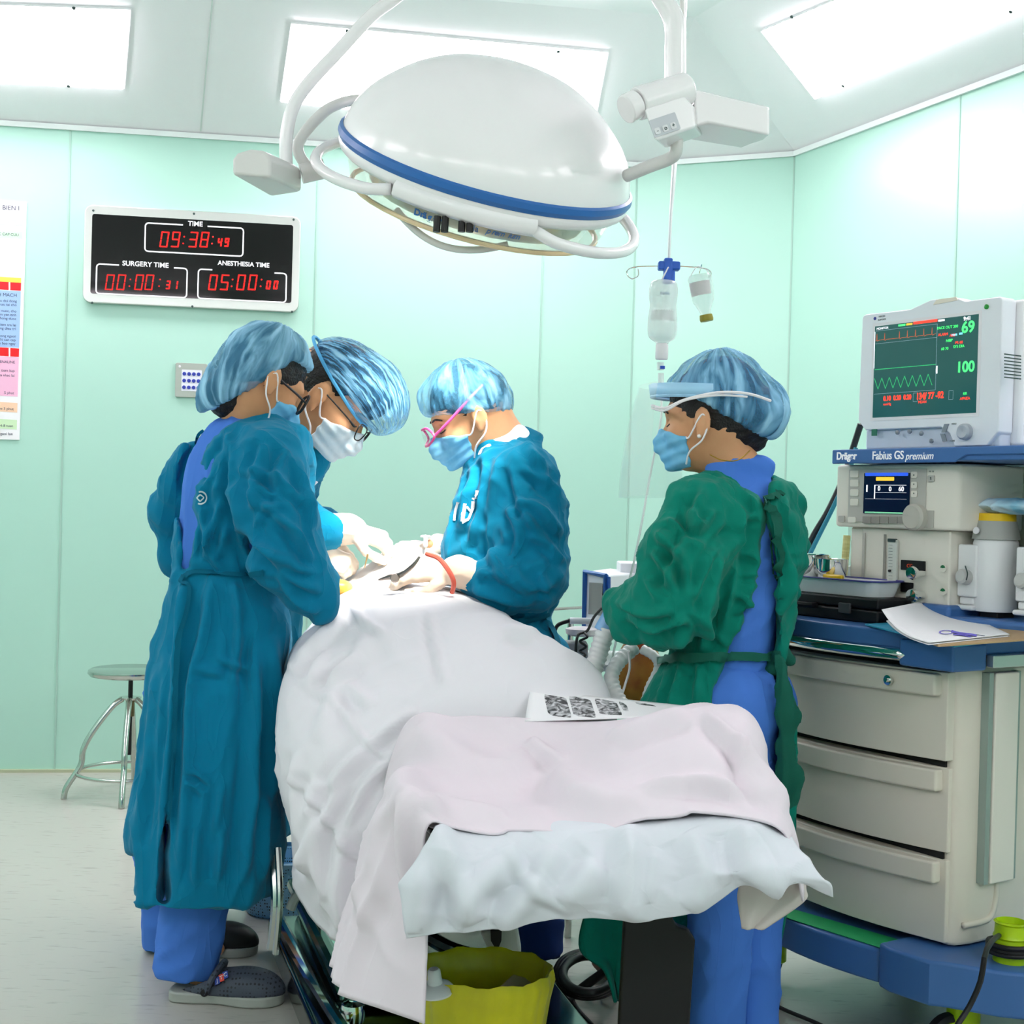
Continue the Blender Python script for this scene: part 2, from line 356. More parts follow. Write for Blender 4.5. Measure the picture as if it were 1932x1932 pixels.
class Field:
    def __init__(s, lo, hi, res, M=None):
        s.lo = np.array(lo, float); s.res = res; s.n = np.ceil((np.array(hi)-s.lo)/res).astype(int)+1
        s.ax = [s.lo[k]+res*np.arange(s.n[k]) for k in range(3)]
        s.D = np.full(s.n, .25, np.float32); s.M = M
    def sl(s, lo, hi):
        a = np.clip(np.floor((np.array(lo)-s.lo)/s.res).astype(int), 0, s.n); b = np.clip(np.ceil((np.array(hi)-s.lo)/s.res).astype(int)+1, 0, s.n)
        return tuple(slice(a[k], b[k]) for k in range(3))
    def grid(s, S): return s.ax[0][S[0]][:, None, None], s.ax[1][S[1]][None, :, None], s.ax[2][S[2]][None, None, :]
    def apply(s, lo, hi, fn, k=.02, op='u'):
        m = .05+k
        S = s.sl(np.array(lo)-m, np.array(hi)+m) if op == 'u' else s.sl(lo, hi)
        if any(q.stop <= q.start for q in S): return s
        d = fn(*s.grid(S)).astype(np.float32); E = s.D[S]
        if op == 'u':
            if k > 0:
                h = np.clip(.5+.5*(E-d)/k, 0, 1); s.D[S] = E*(1-h)+d*h-k*h*(1-h)
            else: s.D[S] = np.minimum(E, d)
        elif op == 'sub': s.D[S] = smax(E, -d, k)
        elif op == 'int': s.D[S] = smax(E, d, k)
        return s
    def cap(s, a, b, ra, rb=None, k=.02, op='u', flat=None):
        a = np.array(a, float); b = np.array(b, float); rb = ra if rb is None else rb; ba = b-a; L = max(ba@ba, 1e-9); R = max(ra, rb)
        sc = np.ones(3)
        def fn(X, Y, Z):
            px, py, pz = X-a[0], Y-a[1], Z-a[2]; t = np.clip((px*ba[0]+py*ba[1]+pz*ba[2])/L, 0, 1)
            dx, dy, dz = px-t*ba[0], py-t*ba[1], pz-t*ba[2]
            if flat is not None:
                n = flat[0]; q = dx*n[0]+dy*n[1]+dz*n[2]; e = (1/flat[1]-1)*q
                dx, dy, dz = dx+e*n[0], dy+e*n[1], dz+e*n[2]
            return np.sqrt(dx*dx+dy*dy+dz*dz)-(ra+(rb-ra)*t)
        return s.apply(np.minimum(a, b)-R, np.maximum(a, b)+R, fn, k, op)
    def chain(s, pts, rs, k=.02, **kw):
        for i in range(len(pts)-1): s.cap(pts[i], pts[i+1], rs[i], rs[i+1], k, **kw)
        return s
    def ell(s, c, r, k=.02, op='u', M=None):
        c = np.array(c, float); r = np.array(r, float); R = r.max()
        A = np.array(M.to_3x3().inverted()) if M is not None else None
        def fn(X, Y, Z):
            x, y, z = X-c[0], Y-c[1], Z-c[2]
            if A is not None: x, y, z = (A[0, 0]*x+A[0, 1]*y+A[0, 2]*z, A[1, 0]*x+A[1, 1]*y+A[1, 2]*z, A[2, 0]*x+A[2, 1]*y+A[2, 2]*z)
            k0 = np.sqrt((x/r[0])**2+(y/r[1])**2+(z/r[2])**2); k1 = np.sqrt((x/r[0]**2)**2+(y/r[1]**2)**2+(z/r[2]**2)**2)
            return k0*(k0-1)/np.maximum(k1, 1e-6)
        return s.apply(c-R, c+R, fn, k, op)
    def loft(s, secs, k=.02, op='u', n=2.0):
        """secs: (z,cx,cy,hw,hd) rising z; horizontal superelliptic slices"""
        A = np.array(sorted(secs), float); z = A[:, 0]
        def fn(X, Y, Z):
            zz = Z.ravel(); zc = np.clip(zz, z[0], z[-1])
            I = [smooth_interp(zc, z, A[:, j])[None, None, :] for j in range(1, 5)]
            u = np.abs((X-I[0])/I[2]); v = np.abs((Y-I[1])/I[3])
            rr = (u**n+v**n)**(1/n)
            d = (rr-1)*np.minimum(I[2], I[3])*np.where(rr > 1, 1, 1)
            dz = np.maximum(z[0]-Z, Z-z[-1])
            return np.maximum(d, dz)
        R = max(A[:, 3].max(), A[:, 4].max())
        lo = [(A[:, 1]-A[:, 3]).min(), (A[:, 2]-A[:, 4]).min(), z[0]]; hi = [(A[:, 1]+A[:, 3]).max(), (A[:, 2]+A[:, 4]).max(), z[-1]]
        return s.apply(lo, hi, fn, k, op)
    def mesh(s):
        D = s.D.copy(); D[0] = D[-1] = .1; D[:, 0] = D[:, -1] = .1; D[:, :, 0] = D[:, :, -1] = .1
        ins = D < 0
        nx, ny, nz = np.array(D.shape)-1
        c = np.zeros((nx, ny, nz), np.int8)
        for i in (0, 1):
            for j in (0, 1):
                for k in (0, 1): c += ins[i:i+nx, j:j+ny, k:k+nz]
        act = np.argwhere((c > 0) & (c < 8)); idx = np.full((nx, ny, nz), -1, np.int64); idx[tuple(act.T)] = np.arange(len(act))
        acc = np.zeros((len(act), 3)); cnt = np.zeros(len(act))
        cor = [(i, j, k) for i in (0, 1) for j in (0, 1) for k in (0, 1)]
        for p in cor:
            for ax in range(3):
                if p[ax]: continue
                q = list(p); q[ax] = 1
                a = D[tuple((act+p).T)]; b = D[tuple((act+q).T)]; m = (a < 0) != (b < 0)
                t = np.where(m, a/np.where(a-b == 0, 1, a-b), 0)
                pos = np.array(p, float)[None].repeat(len(act), 0); pos[:, ax] = t
                acc[m] += pos[m]; cnt[m] += 1
        V = s.lo+(act+acc/cnt[:, None])*s.res
        F = []
        for ax in range(3):
            b, d = (ax+1) % 3, (ax+2) % 3
            A = [slice(1, -1)]*3; A[ax] = slice(0, -1); B = [slice(1, -1)]*3; B[ax] = slice(1, None)
            i0, i1 = ins[tuple(A)], ins[tuple(B)]; e = np.argwhere(i0 != i1); off = np.array([1, 1, 1]); off[ax] = 0; sgn = i0[tuple(e.T)]
            g = e+off
            def cell(db, dd):
                h = g.copy(); h[:, b] -= db; h[:, d] -= dd; return idx[tuple(h.T)]
            q = np.stack([cell(1, 1), cell(0, 1), cell(0, 0), cell(1, 0)], 1)
            q = np.where(sgn[:, None], q, q[:, ::-1]); F.append(q)
        return V, np.concatenate(F)
def smax(a, b, k):
    if k <= 0: return np.maximum(a, b)
    h = np.clip(.5-.5*(a-b)/k, 0, 1); return a*(1-h)+b*h+k*h*(1-h)
def smooth_interp(x, xp, fp):
    n = len(xp)
    if n < 3: return np.interp(x, xp, fp)
    m = np.gradient(fp, xp); i = np.clip(np.searchsorted(xp, x)-1, 0, n-2); h = xp[i+1]-xp[i]; t = (x-xp[i])/h
    return (2*t**3-3*t**2+1)*fp[i]+(t**3-2*t**2+t)*h*m[i]+(-2*t**3+3*t**2)*fp[i+1]+(t**3-t**2)*h*m[i+1]
def vnormals(V, F):
    a, b, c, d = (V[F[:, k]] for k in range(4)); n = np.cross(c-a, d-b); N = np.zeros_like(V)
    for k in range(4): np.add.at(N, F[:, k], n)
    return N/np.maximum(np.linalg.norm(N, axis=1, keepdims=True), 1e-12)
def relax(V, F, it=2, f=.5):
    for _ in range(it):
        S = np.zeros_like(V); c = np.zeros(len(V))
        for k in range(4):
            for kk in (1, 3):
                np.add.at(S, F[:, k], V[F[:, (k+kk) % 4]]); np.add.at(c, F[:, k], 1)
        V = V+(S/np.maximum(c, 1)[:, None]-V)*f
    return V
def sdf_obj(name, fld, mt, parent, disp=None, M=None, it=2, drop=None):
    V, F = fld.mesh(); V = relax(V, F, it)
    if disp is not None:
        N = vnormals(V, F); V = V+N*disp(V, N)[:, None]; V = relax(V, F, 1, .3)
    if drop is not None:
        k = ~drop(V[F].mean(1)); F = F[k]; u, inv = np.unique(F, return_inverse=True); V = V[u]; F = inv.reshape(F.shape)
    if M is not None:
        A = np.array(M); V = V @ A[:3, :3].T+A[:3, 3]
    return mesh_obj(name, V, F, mt, parent, smooth=180)
def stroke_disp(V, strokes):
    """pulled creases of a garment: ridge with a hollow beside it along each line"""
    X, Y = to_px(V[:, 0], V[:, 1], V[:, 2]); out = np.zeros(len(V))
    for st in strokes:
        pts, wd, amp = st[0], st[1], st[2]
        q, _ = spline([Vector((a, b, 0)) for a, b in pts], [0]*len(pts), 4); q = np.array([(p.x, p.y) for p in q])
        m = (X > q[:, 0].min()-4*wd) & (X < q[:, 0].max()+4*wd) & (Y > q[:, 1].min()-4*wd) & (Y < q[:, 1].max()+4*wd)
        if not m.any(): continue
        x, y = X[m], Y[m]; best = np.full(x.shape, 1e9); sg = np.zeros(x.shape); tt = np.zeros(x.shape); n = len(q)-1
        for i in range(n):
            ex, ey = q[i+1]-q[i]; L = ex*ex+ey*ey+1e-9; t = ((x-q[i, 0])*ex+(y-q[i, 1])*ey)/L; tc = np.clip(t, 0, 1)
            dx, dy = x-q[i, 0]-tc*ex, y-q[i, 1]-tc*ey; d = np.hypot(dx, dy); b = d < best
            best = np.where(b, d, best); sg = np.where(b, np.sign(ex*dy-ey*dx)*d, sg); tt = np.where(b, (i+tc)/n, tt)
        env = np.clip(np.minimum(tt, 1-tt)*5, 0, 1)**.7*.85+.15*(tt > 0)*(tt < 1)
        out[m] += amp*env*(np.exp(-(sg/wd)**2)-.75*np.exp(-((sg-1.7*wd)/(1.1*wd))**2)-.25*np.exp(-((sg+2*wd)/(1.4*wd))**2))
    return out
def S_(wd, amp, *lines): return [(l, wd, amp) for l in lines]
# ------------------------------------------------------------------ heads (local frame: x forward, y to the left ear, z up)
def head_M(o, yaw, pitch=0, roll=0, s=1.0):
    return Matrix.Translation(o) @ Matrix.Rotation(yaw, 4, 'Z') @ Matrix.Rotation(pitch, 4, 'Y') @ Matrix.Rotation(roll, 4, 'X') @ Matrix.Scale(s, 4)
class Loc:
    """draws into a world field through a head frame"""
    def __init__(s, f, M): s.f = f; s.M = M; s.sc = M.to_scale()[0]; s.R = M.to_3x3().normalized().to_4x4()
    def ell(s, c, r, k=.015, op='u', rot=None):
        R = s.R @ rot if rot is not None else s.R
        s.f.ell(s.M @ Vector(c), np.array(r)*s.sc, k, op, M=R)
    def cap(s, a, b, ra, rb=None, k=.012, op='u'):
        s.f.cap(s.M @ Vector(a), s.M @ Vector(b), ra*s.sc, None if rb is None else rb*s.sc, k, op)
def draw_head(f, M, g=0.0, ears=True, face=True):
    L = Loc(f, M)
    L.ell((-.012, 0, .018), (.098+g, .076+g, .094+g), .02)
    L.ell((.028, 0, -.035), (.066+g, .062+g, .078+g), .03)
    L.ell((.052, 0, -.092), (.034+g, .036+g, .026+g), .03)
    if face:
        L.ell((.074, 0, .012), (.02, .05, .012), .02)            # brow
        for sg in (1, -1):
            L.ell((.083, .032*sg, -.012), (.016, .016, .011), .008, 'sub')
            L.ell((.073, .031*sg, -.013), (.013, .014, .011), .003)   # eyeball
            L.ell((.062, .045*sg, -.042), (.026, .02, .018), .02)     # cheek
        L.cap((.086, 0, -.005), (.108, 0, -.044), .007, .012, .012)
        for sg in (1, -1): L.ell((.1, .012*sg, -.05), (.009, .008, .007), .006)
        L.ell((.091, 0, -.072), (.009, .024, .005), .006); L.ell((.09, 0, -.082), (.009, .02, .006), .006)
    if ears:
        for sg in (1, -1):
            R = Matrix.Rotation(math.radians(-18*sg), 4, 'Z')
            L.ell((-.008, .084*sg, -.018), (.021, .0095, .034), .004, rot=R)
            L.ell((-.004, .096*sg, -.013), (.011, .0075, .02), .003, 'sub', rot=R)
            L.ell((.005, .086*sg, -.022), (.005, .005, .008), .003)
            L.ell((.0, .083*sg, -.047), (.009, .007, .011), .004)
    return L
M_skin = mat('skin', 'dda67c', .5, spec=.35, bump=(90, .12, .004), mottle=(9, 'd09468', .35, .7))
M_hair = mat('black_hair', '16120f', .45, bump=(220, .5, .01))
M_teal = mat('teal_gown_cotton', '057a9e', .85, spec=.12, sheen=.08, crease=(6.5, .55, .02, (1, 1, .4)))
M_teald = mat('teal_gown_tape', '056480', .85, spec=.15, bump=(300, .25, .003))
M_green = mat('green_gown_cotton', '067f6c', .85, spec=.12, sheen=.08, crease=(6.5, .55, .02, (1, 1, .4)))
M_scrub = mat('blue_scrub_cotton', '4c80da', .8, spec=.15, crease=(5, .5, .015, (1, 1, .3)))
M_glove = mat('latex_glove', 'f6e8d6', .4, spec=.5, sub=0)
M_maskb = mat('blue_mask', '6bbbe8', .8, mottle=(30, '86cdf2', .3, .7), bump=(60, .3, .004))
M_maskw = mat('pale_blue_mask', 'd3e8f2', .8, mottle=(30, 'eaf5fa', .3, .7), bump=(60, .3, .004))
M_loop = mat('white_elastic', 'f4f2f4', .7)
def cap_mat(name, axis=(1, 0, 0), sc=(60, 60, 8), lo=.38, hi=.9, col='5fb4e4', p0=.35, p1=.68):
    """thin pleated cap fabric: pleats are dense, gaps between them let the hair show through"""
    m = mat(name, col, .75, spec=.25); nt = m.node_tree; b = nt.nodes['Principled BSDF']
    tc = nt.nodes.new('ShaderNodeTexCoord'); mp = nt.nodes.new('ShaderNodeMapping'); mp.inputs['Scale'].default_value = sc
    nz = nt.nodes.new('ShaderNodeTexNoise'); nz.inputs['Scale'].default_value = 1; nz.inputs['Detail'].default_value = 3; nz.inputs['Distortion'].default_value = .6
    r = nt.nodes.new('ShaderNodeMapRange'); r.inputs[1].default_value = p0; r.inputs[2].default_value = p1; r.inputs[3].default_value = lo; r.inputs[4].default_value = hi
    nt.links.new(tc.outputs['UV'], mp.inputs[0]); nt.links.new(mp.outputs[0], nz.inputs['Vector']); nt.links.new(nz.outputs['Fac'], r.inputs[0]); nt.links.new(r.outputs[0], b.inputs['Alpha'])
    cr = nt.nodes.new('ShaderNodeValToRGB'); cr.color_ramp.elements[0].position = p0; cr.color_ramp.elements[1].position = p1+.08
    cr.color_ramp.elements[0].color = hexlin(col); cr.color_ramp.elements[1].color = hexlin('a6daf4')
    nt.links.new(nz.outputs['Fac'], cr.inputs[0]); nt.links.new(cr.outputs[0], b.inputs['Base Color'])
    bp = nt.nodes.new('ShaderNodeBump'); bp.inputs['Strength'].default_value = .5; bp.inputs['Distance'].default_value = .004
    nt.links.new(nz.outputs['Fac'], bp.inputs['Height']); nt.links.new(bp.outputs['Normal'], b.inputs['Normal'])
    return m
def add_uv(o, fn):
    """uv from a function of local vertex positions (numpy array n x 3 -> n x 2)"""
    me = o.data; n = len(me.vertices); co = np.empty(n*3, np.float32); me.vertices.foreach_get('co', co); uv = fn(co.reshape(-1, 3))
    li = np.empty(len(me.loops), np.int32); me.loops.foreach_get('vertex_index', li)
    l = me.uv_layers.new(name='UVMap'); l.data.foreach_set('uv', uv[li].astype(np.float32).ravel())
def hfield(M, fn, res=.004, lo=(-.2, -.14, -.2), hi=(.16, .14, .18)):
    f = Field(lo, hi, res); fn(f); return f
EYE4 = Matrix.Identity(4)
def make_mask(root, M, mt, drop=.0):
    """pleated face mask over nose, mouth and chin with two ear loops"""
    def fn(f):
        draw_head(f, EYE4, .0065, ears=False); f.cap((.1, 0, -.03), (.114, 0, -.06), .012, .016, .02); f.cap((.1, 0, -.06), (.085, 0, -.1), .016, .02, .03)
        f.apply((-.2, -.14, -.2), (.16, .14, .18), lambda X, Y, Z: np.maximum(np.maximum(Z-(-.036+.35*(X-.07)+drop), (-.118+0*X)-Z-.15*(X-.06)), .033-X+0*Z+.0*Y), 0.004, 'int')
        f.apply((-.2, -.14, -.2), (.16, .14, .18), lambda X, Y, Z: (.034-X)*.9+.25*(-.075-Z)*0+0*Y, .004, 'int')
    f = hfield(M, fn, .003, lo=(0, -.1, -.15), hi=(.14, .1, .02))
    o = sdf_obj('face_mask', f, mt, root, M=M, it=1, disp=lambda V, N: .0016*np.sin(V[:, 2]*260+V[:, 0]*60))
    for sg in (1, -1):
        for z in (-.045, -.108):
            m = MB(M); m.tube([(.04, .058*sg, z), (.025, .078*sg, (z-.03)/2-.012), (-.008, .091*sg, -.03+(.026 if z > -.1 else -.028)), (-.024, .09*sg, -.02)], .0019*1.15, seg=6)
            m.obj('ear_loop', M_loop, o)
    return o
# ================================================================== people
from mathutils.bvhtree import BVHTree
def to_px(X, Y, Z):
    z = Z-EYE; f = X*cF.x+Y*cF.y+z*cF.z; f = np.maximum(f, .1)
    return 966+FPX*(X*cR.x+Y*cR.y+z*cR.z)/f, 966-FPX*(X*cU.x+Y*cU.y+z*cU.z)/f
def poly_d(px, py, poly):
    """signed distance (pixels, negative inside) to a polygon"""
    d = np.full(px.shape, 1e9); ins = np.zeros(px.shape, bool); n = len(poly)
    for i in range(n):
        x0, y0 = poly[i]; x1, y1 = poly[(i+1) % n]; ex, ey = x1-x0, y1-y0
        wx, wy = px-x0, py-y0; t = np.clip((wx*ex+wy*ey)/(ex*ex+ey*ey+1e-9), 0, 1)
        d = np.minimum(d, (wx-ex*t)**2+(wy-ey*t)**2)
        c = ((y0 <= py) != (y1 <= py)) & (px < ex*(py-y0)/(ey if ey else 1e-9)+x0); ins ^= c
    d = np.sqrt(d); return np.where(ins, -d, d)
def carve(f, poly, Y, y1, grow=0, op='sub', k=.008):
    """cut an opening with this outline through the side that faces -Y (down to y1)"""
    xs = [p[0] for p in poly]; ys = [p[1] for p in poly]
    c = [P(x, y, Y) for x in (min(xs)-20, max(xs)+20) for y in (min(ys)-20, max(ys)+20)]
    lo = [min(v.x for v in c)-.05, f.lo[1]-.1, min(v.z for v in c)-.05]; hi = [max(v.x for v in c)+.05, y1, max(v.z for v in c)+.05]
    def fn(X, Yy, Z):
        A, B = to_px(X+0*Yy+0*Z, Yy+0*X+0*Z, Z+0*X+0*Yy); return np.maximum((poly_d(A, B, poly)-grow)*Y/FPX, Yy-y1)
    return f.apply(lo, hi, fn, k, op)
def sec(py, xl, xr, Y, hd):
    a = P(xl, py, Y); b = P(xr, py, Y); return ((a.z+b.z)/2, (a.x+b.x)/2, Y, (b.x-a.x)/2, hd)
def bvh_of(o):
    me = o.data; M = world_of(o.parent) if o.parent else Matrix.Identity(4)
    return BVHTree.FromPolygons([M @ v.co for v in me.vertices], [tuple(p.vertices) for p in me.polygons])
CAMP = Vector((0, 0, EYE))
def hit(bv, px, py, off=.003, dflt=3.3):
    d = (cF*FPX + cR*(px-966) + cU*(966-py)).normalized(); h = bv.ray_cast(CAMP, d)
    if h[0] is None: return P(px, py, dflt)
    n = h[1]; n = n if n.dot(d) < 0 else -n
    return h[0]+n*off
def ribbon(name, bv, pts, wd, mt, parent, off=.004, th=.0025, dflt=3.3):
    """a tape laid over a garment: flat band following the surface under the given outline"""
    q = [Vector((x, y, 0)) for x, y in pts]; q, _ = spline(q, [0]*len(q), 6); vs = []; fs = []
    for i, p in enumerate(q):
        t = (q[min(i+1, len(q)-1)]-q[max(i-1, 0)]).normalized(); n = Vector((-t.y, t.x, 0))*wd/2
        a = hit(bv, p.x+n.x, p.y+n.y, off, dflt); b = hit(bv, p.x-n.x, p.y-n.y, off, dflt); v = (CAMP-a).normalized()*th
        vs += [a+v, b+v, b-v, a-v]
    for i in range(len(q)-1):
        for k in range(4): fs.append((i*4+k, i*4+(k+1) % 4, i*4+4+(k+1) % 4, i*4+4+k))
    fs += [(3, 2, 1, 0), tuple(range(len(vs)-4, len(vs)))]
    return mesh_obj(name, np.array([tuple(v) for v in vs]), fs, mt, parent, 60)
def decal(name, bv, tris, mt, parent, off=.0045, dflt=3.3):
    """tris: list of pixel polygons laid on the surface"""
    vs = []; fs = []
    for poly in tris:
        n = len(vs); vs += [hit(bv, x, y, off, dflt) for x, y in poly]; fs.append(tuple(range(n, n+len(poly))))
    return mesh_obj(name, np.array([tuple(v) for v in vs]), fs, mt, parent, 0)
def stroke(pts, wd):
    """pixel quads of a brush stroke"""
    out = []
    for (x0, y0), (x1, y1) in zip(pts[:-1], pts[1:]):
        L = math.hypot(x1-x0, y1-y0) or 1; nx, ny = -(y1-y0)/L*wd/2, (x1-x0)/L*wd/2
        n = max(1, int(L/2.5))
        for k in range(n):
            a, b = k/n, (k+1)/n; ax, ay, bx, by = x0+(x1-x0)*a, y0+(y1-y0)*a, x0+(x1-x0)*b, y0+(y1-y0)*b
            out.append([(ax+nx, ay+ny), (bx+nx, by+ny), (bx-nx, by-ny), (ax-nx, ay-ny)])
    return out
def bounds(pts, m):
    a = np.array([tuple(p) for p in pts]); return a.min(0)-m, a.max(0)+m
def gown_disp(zw, amp=1.0, seed=0, strokes=()):
    """creases: long vertical falls below the waist zw, short crossing creases above"""
    def fn(V, N):
        z = V[:, 2]; low = np.clip((zw-z)/.12, 0, 1)
        up_ = .009*folds(V, (.35, .1, 1), 2.2, 9, seed, .5)+.008*folds(V, (1, .2, .45), 3, 15, seed+3, .5)+.006*folds(V, (-.7, .3, .8), 5, 22, seed+5, .5)+.003*folds(V, (1, .1, -.3), 8, 40, seed+6, .4)
        lo_ = .016*folds(V, (.03, 0, 1), .7, 9, seed+9, .25)+.006*folds(V, (.2, .1, 1), 2, 22, seed+2, .4)+.003*folds(V, (1, .1, .1), 2.5, 14, seed+4)
        return .003+amp*(.6*up_*(1-low)+.7*lo_*low)+stroke_disp(V, strokes)*np.clip(.6-N[:, 1]*1.5, 0, 1)
    return fn
def trouser(name, root, top, knee, ank, r, foot=None, mt=None, seed=0):
    lo, hi = bounds([top, knee, ank], .16); f = Field(lo, hi, .009)
    f.chain([top, knee, ank], r, .03); z0 = ank[2]
    f.apply(lo, hi, lambda X, Y, Z: (z0-Z)+0*X+0*Y, .004, 'int')
    return sdf_obj(name, f, mt or M_scrub, root, disp=lambda V, N: .006*folds(V, (0, 0, 1), 1.5, 13, seed, .3)+.004*folds(V, (1, 0, .4), 5, 20, seed+1))
def hand_pts(W, curl=(.5, .5, .6, .7), spread=.0, thumb=.5, s=1.0, side=1):
    """finger chains in a hand frame: x along the fingers, y to the thumb, z out of the back of the hand"""
    ch = []
    for i, (y, L, r) in enumerate(((.028, .074, .0088), (.0095, .082, .009), (-.009, .076, .0085), (-.027, .06, .0076))):
        a = 0; p = Vector((.088-abs(y-.005)*.2, y*side, 0)); pts = [Vector((.03, y*.6*side, 0)), p]; yaw = spread*(1.5-i)*side
        for k, q in enumerate((.46, .3, .24)):
            a += curl[i]*(.9 if k == 0 else 1.1)
            p = p+Vector((math.cos(a)*math.cos(yaw), math.sin(yaw), -math.sin(a)))*L*q; pts.append(p)
        ch.append((pts, [r*1.15, r*1.08, r, r*.93, r*.84]))
    p = Vector((.022, .026*side, -.008)); q = p+Vector((.032, .026*side, -.012)); u = q+Vector((.03, .006*side-.012*thumb*side, -.012*thumb)); t = u+Vector((.022, -.006*side*thumb*2, -.012*thumb))
    ch.append(([p, q, u, t], [.014, .0115, .0105, .009]))
    return [([W @ (v*s) for v in pts], [a*s for a in rs]) for pts, rs in ch]
def draw_hand(f, W, g=.0, s=1.0, side=1, **kw):
    for y in (.026, .009, -.009, -.026): f.cap(W @ Vector((.012*s, y*.7*s*side, 0)), W @ Vector((.085*s, y*s*side, 0)), (.0125+g)*s, (.011+g)*s, .012)
    for pts, rs in hand_pts(W, s=s, side=side, **kw): f.chain(pts, [r+g for r in rs], .005)
def glove(name, root, forearm, rf, W, s=1.0, side=1, mt=None, **kw):
    ch = hand_pts(W, s=s, side=side, **kw); allp = [p for c in ch for p in c[0]]+[Vector(v) for v in forearm]
    lo, hi = bounds(allp, .05); f = Field(lo, hi, .0028)
    f.chain(forearm, rf, .02); draw_hand(f, W, .0012, s, side, **kw)
    return sdf_obj(name, f, mt or M_glove, root, it=1, disp=lambda V, N: .0012*folds(V, (1, .3, 0), 12, 60, 4))
def shoe(name, root, toe, heel, wd, mt_u, mt_s, parts=None):
    """clog: toe and heel are floor points"""
    toe = Vector(toe); heel = Vector(heel); L = (toe-heel).length; x = (toe-heel).normalized(); y = Vector((0, 0, 1)).cross(x)
    W = frame(heel, x, y, Vector((0, 0, 1)))
    prof = [(0, .0), (.04, .72), (.2, .85), (.45, .74), (.7, 1), (.88, .82), (.97, .45), (1, .0)]
    up_ = [(t*L, p*wd/2) for t, p in prof]; dn = [(t*L, -p*wd/2) for t, p in prof[1:-1]][::-1]
    P2, _ = spline([Vector((a, b, 0)) for a, b in up_+dn], [0]*len(up_+dn), 4, True)
    m = MB(W); m.prism([(p.x, p.y) for p in P2], 0, .026); so = m.obj('sole', mt_s, root, bevel=.006)
    lo, hi = bounds([W @ Vector(v) for v in ((-.02, -wd, 0), (L+.02, wd, .1), (-.02, wd, .1), (L+.02, -wd, 0))], .03); f = Field(lo, hi, .004)
    f.ell(W @ Vector((L*.68, 0, .03)), (L*.33, wd*.47, .052), .01, M=W.to_3x3().to_4x4()); f.ell(W @ Vector((L*.38, 0, .028)), (L*.3, wd*.42, .045), .02, M=W.to_3x3().to_4x4())
    f.apply(lo, hi, lambda X, Y, Z: (.022-Z)+0*X+0*Y, .002, 'int')
    f.ell(W @ Vector((L*.2, 0, .06)), (L*.27, wd*.36, .04), .004, 'sub', M=W.to_3x3().to_4x4())
    sdf_obj('upper', f, mt_u, root)
    return W, L
def skin_body(root, Mh, joints, res=.006, g=0, extra=None):
    """joints: dict of world points; one continuous body"""
    J = {k: Vector(v) for k, v in joints.items()}
    for s in 'LR':
        if 'he'+s not in J:
            J['he'+s] = Vector((J['an'+s].x, J['an'+s].y, .042)); t = J['to'+s]-J['he'+s]; t.z = 0
            J['to'+s] = J['he'+s]+t.normalized()*min(t.length, .15)-Vector((0, 0, .015))
    lo, hi = bounds(list(J.values())+[Mh @ Vector(v) for v in ((.15, 0, 0), (-.15, 0, 0), (0, 0, .15))], .13); lo[2] = max(lo[2], 0.0); f = Field(lo, hi, res)
    draw_head(f, Mh)
    f.chain([Mh @ Vector((-.022, 0, -.03)), J['neck']], [.055, .052], .03)
    f.cap(Mh @ Vector((.01, 0, -.06)), J['neck'], .045, .055, .03)
    for s in 'LR':
        sh = J['sh'+s]+(J['neck']-J['sh'+s])*.15-Vector((0, 0, .02))
        f.cap(J['neck']-Vector((0, 0, .05)), sh, .035, .035, .03)
        f.chain([sh, J['el'+s], J['wr'+s]], [.04, .03, .022], .03)
        f.cap(J['wr'+s], J['wr'+s]+(J['wr'+s]-J['el'+s]).normalized()*.05, .02, .016, .02)
        f.chain([J['hip'+s], J['kn'+s], J['an'+s]+Vector((0, 0, .04))], [.05, .04, .03], .03)
        f.chain([J['an'+s]+Vector((0, 0, .04)), J['he'+s], J['to'+s]], [.03, .026, .019], .02)
    c = (J['hipL']+J['hipR'])/2; ch = J['neck']*.75+c*.25
    f.cap(ch-Vector((0, 0, .06)), c, .06, .06, .03)
    for s in 'LR': f.cap(J['sh'+s]*.5+ch*.5-Vector((0, 0, .07)), J['hip'+s]*.6+c*.4, .04, .05, .03)
    if extra: extra(f)
    return sdf_obj('body', f, M_skin, root, it=1)
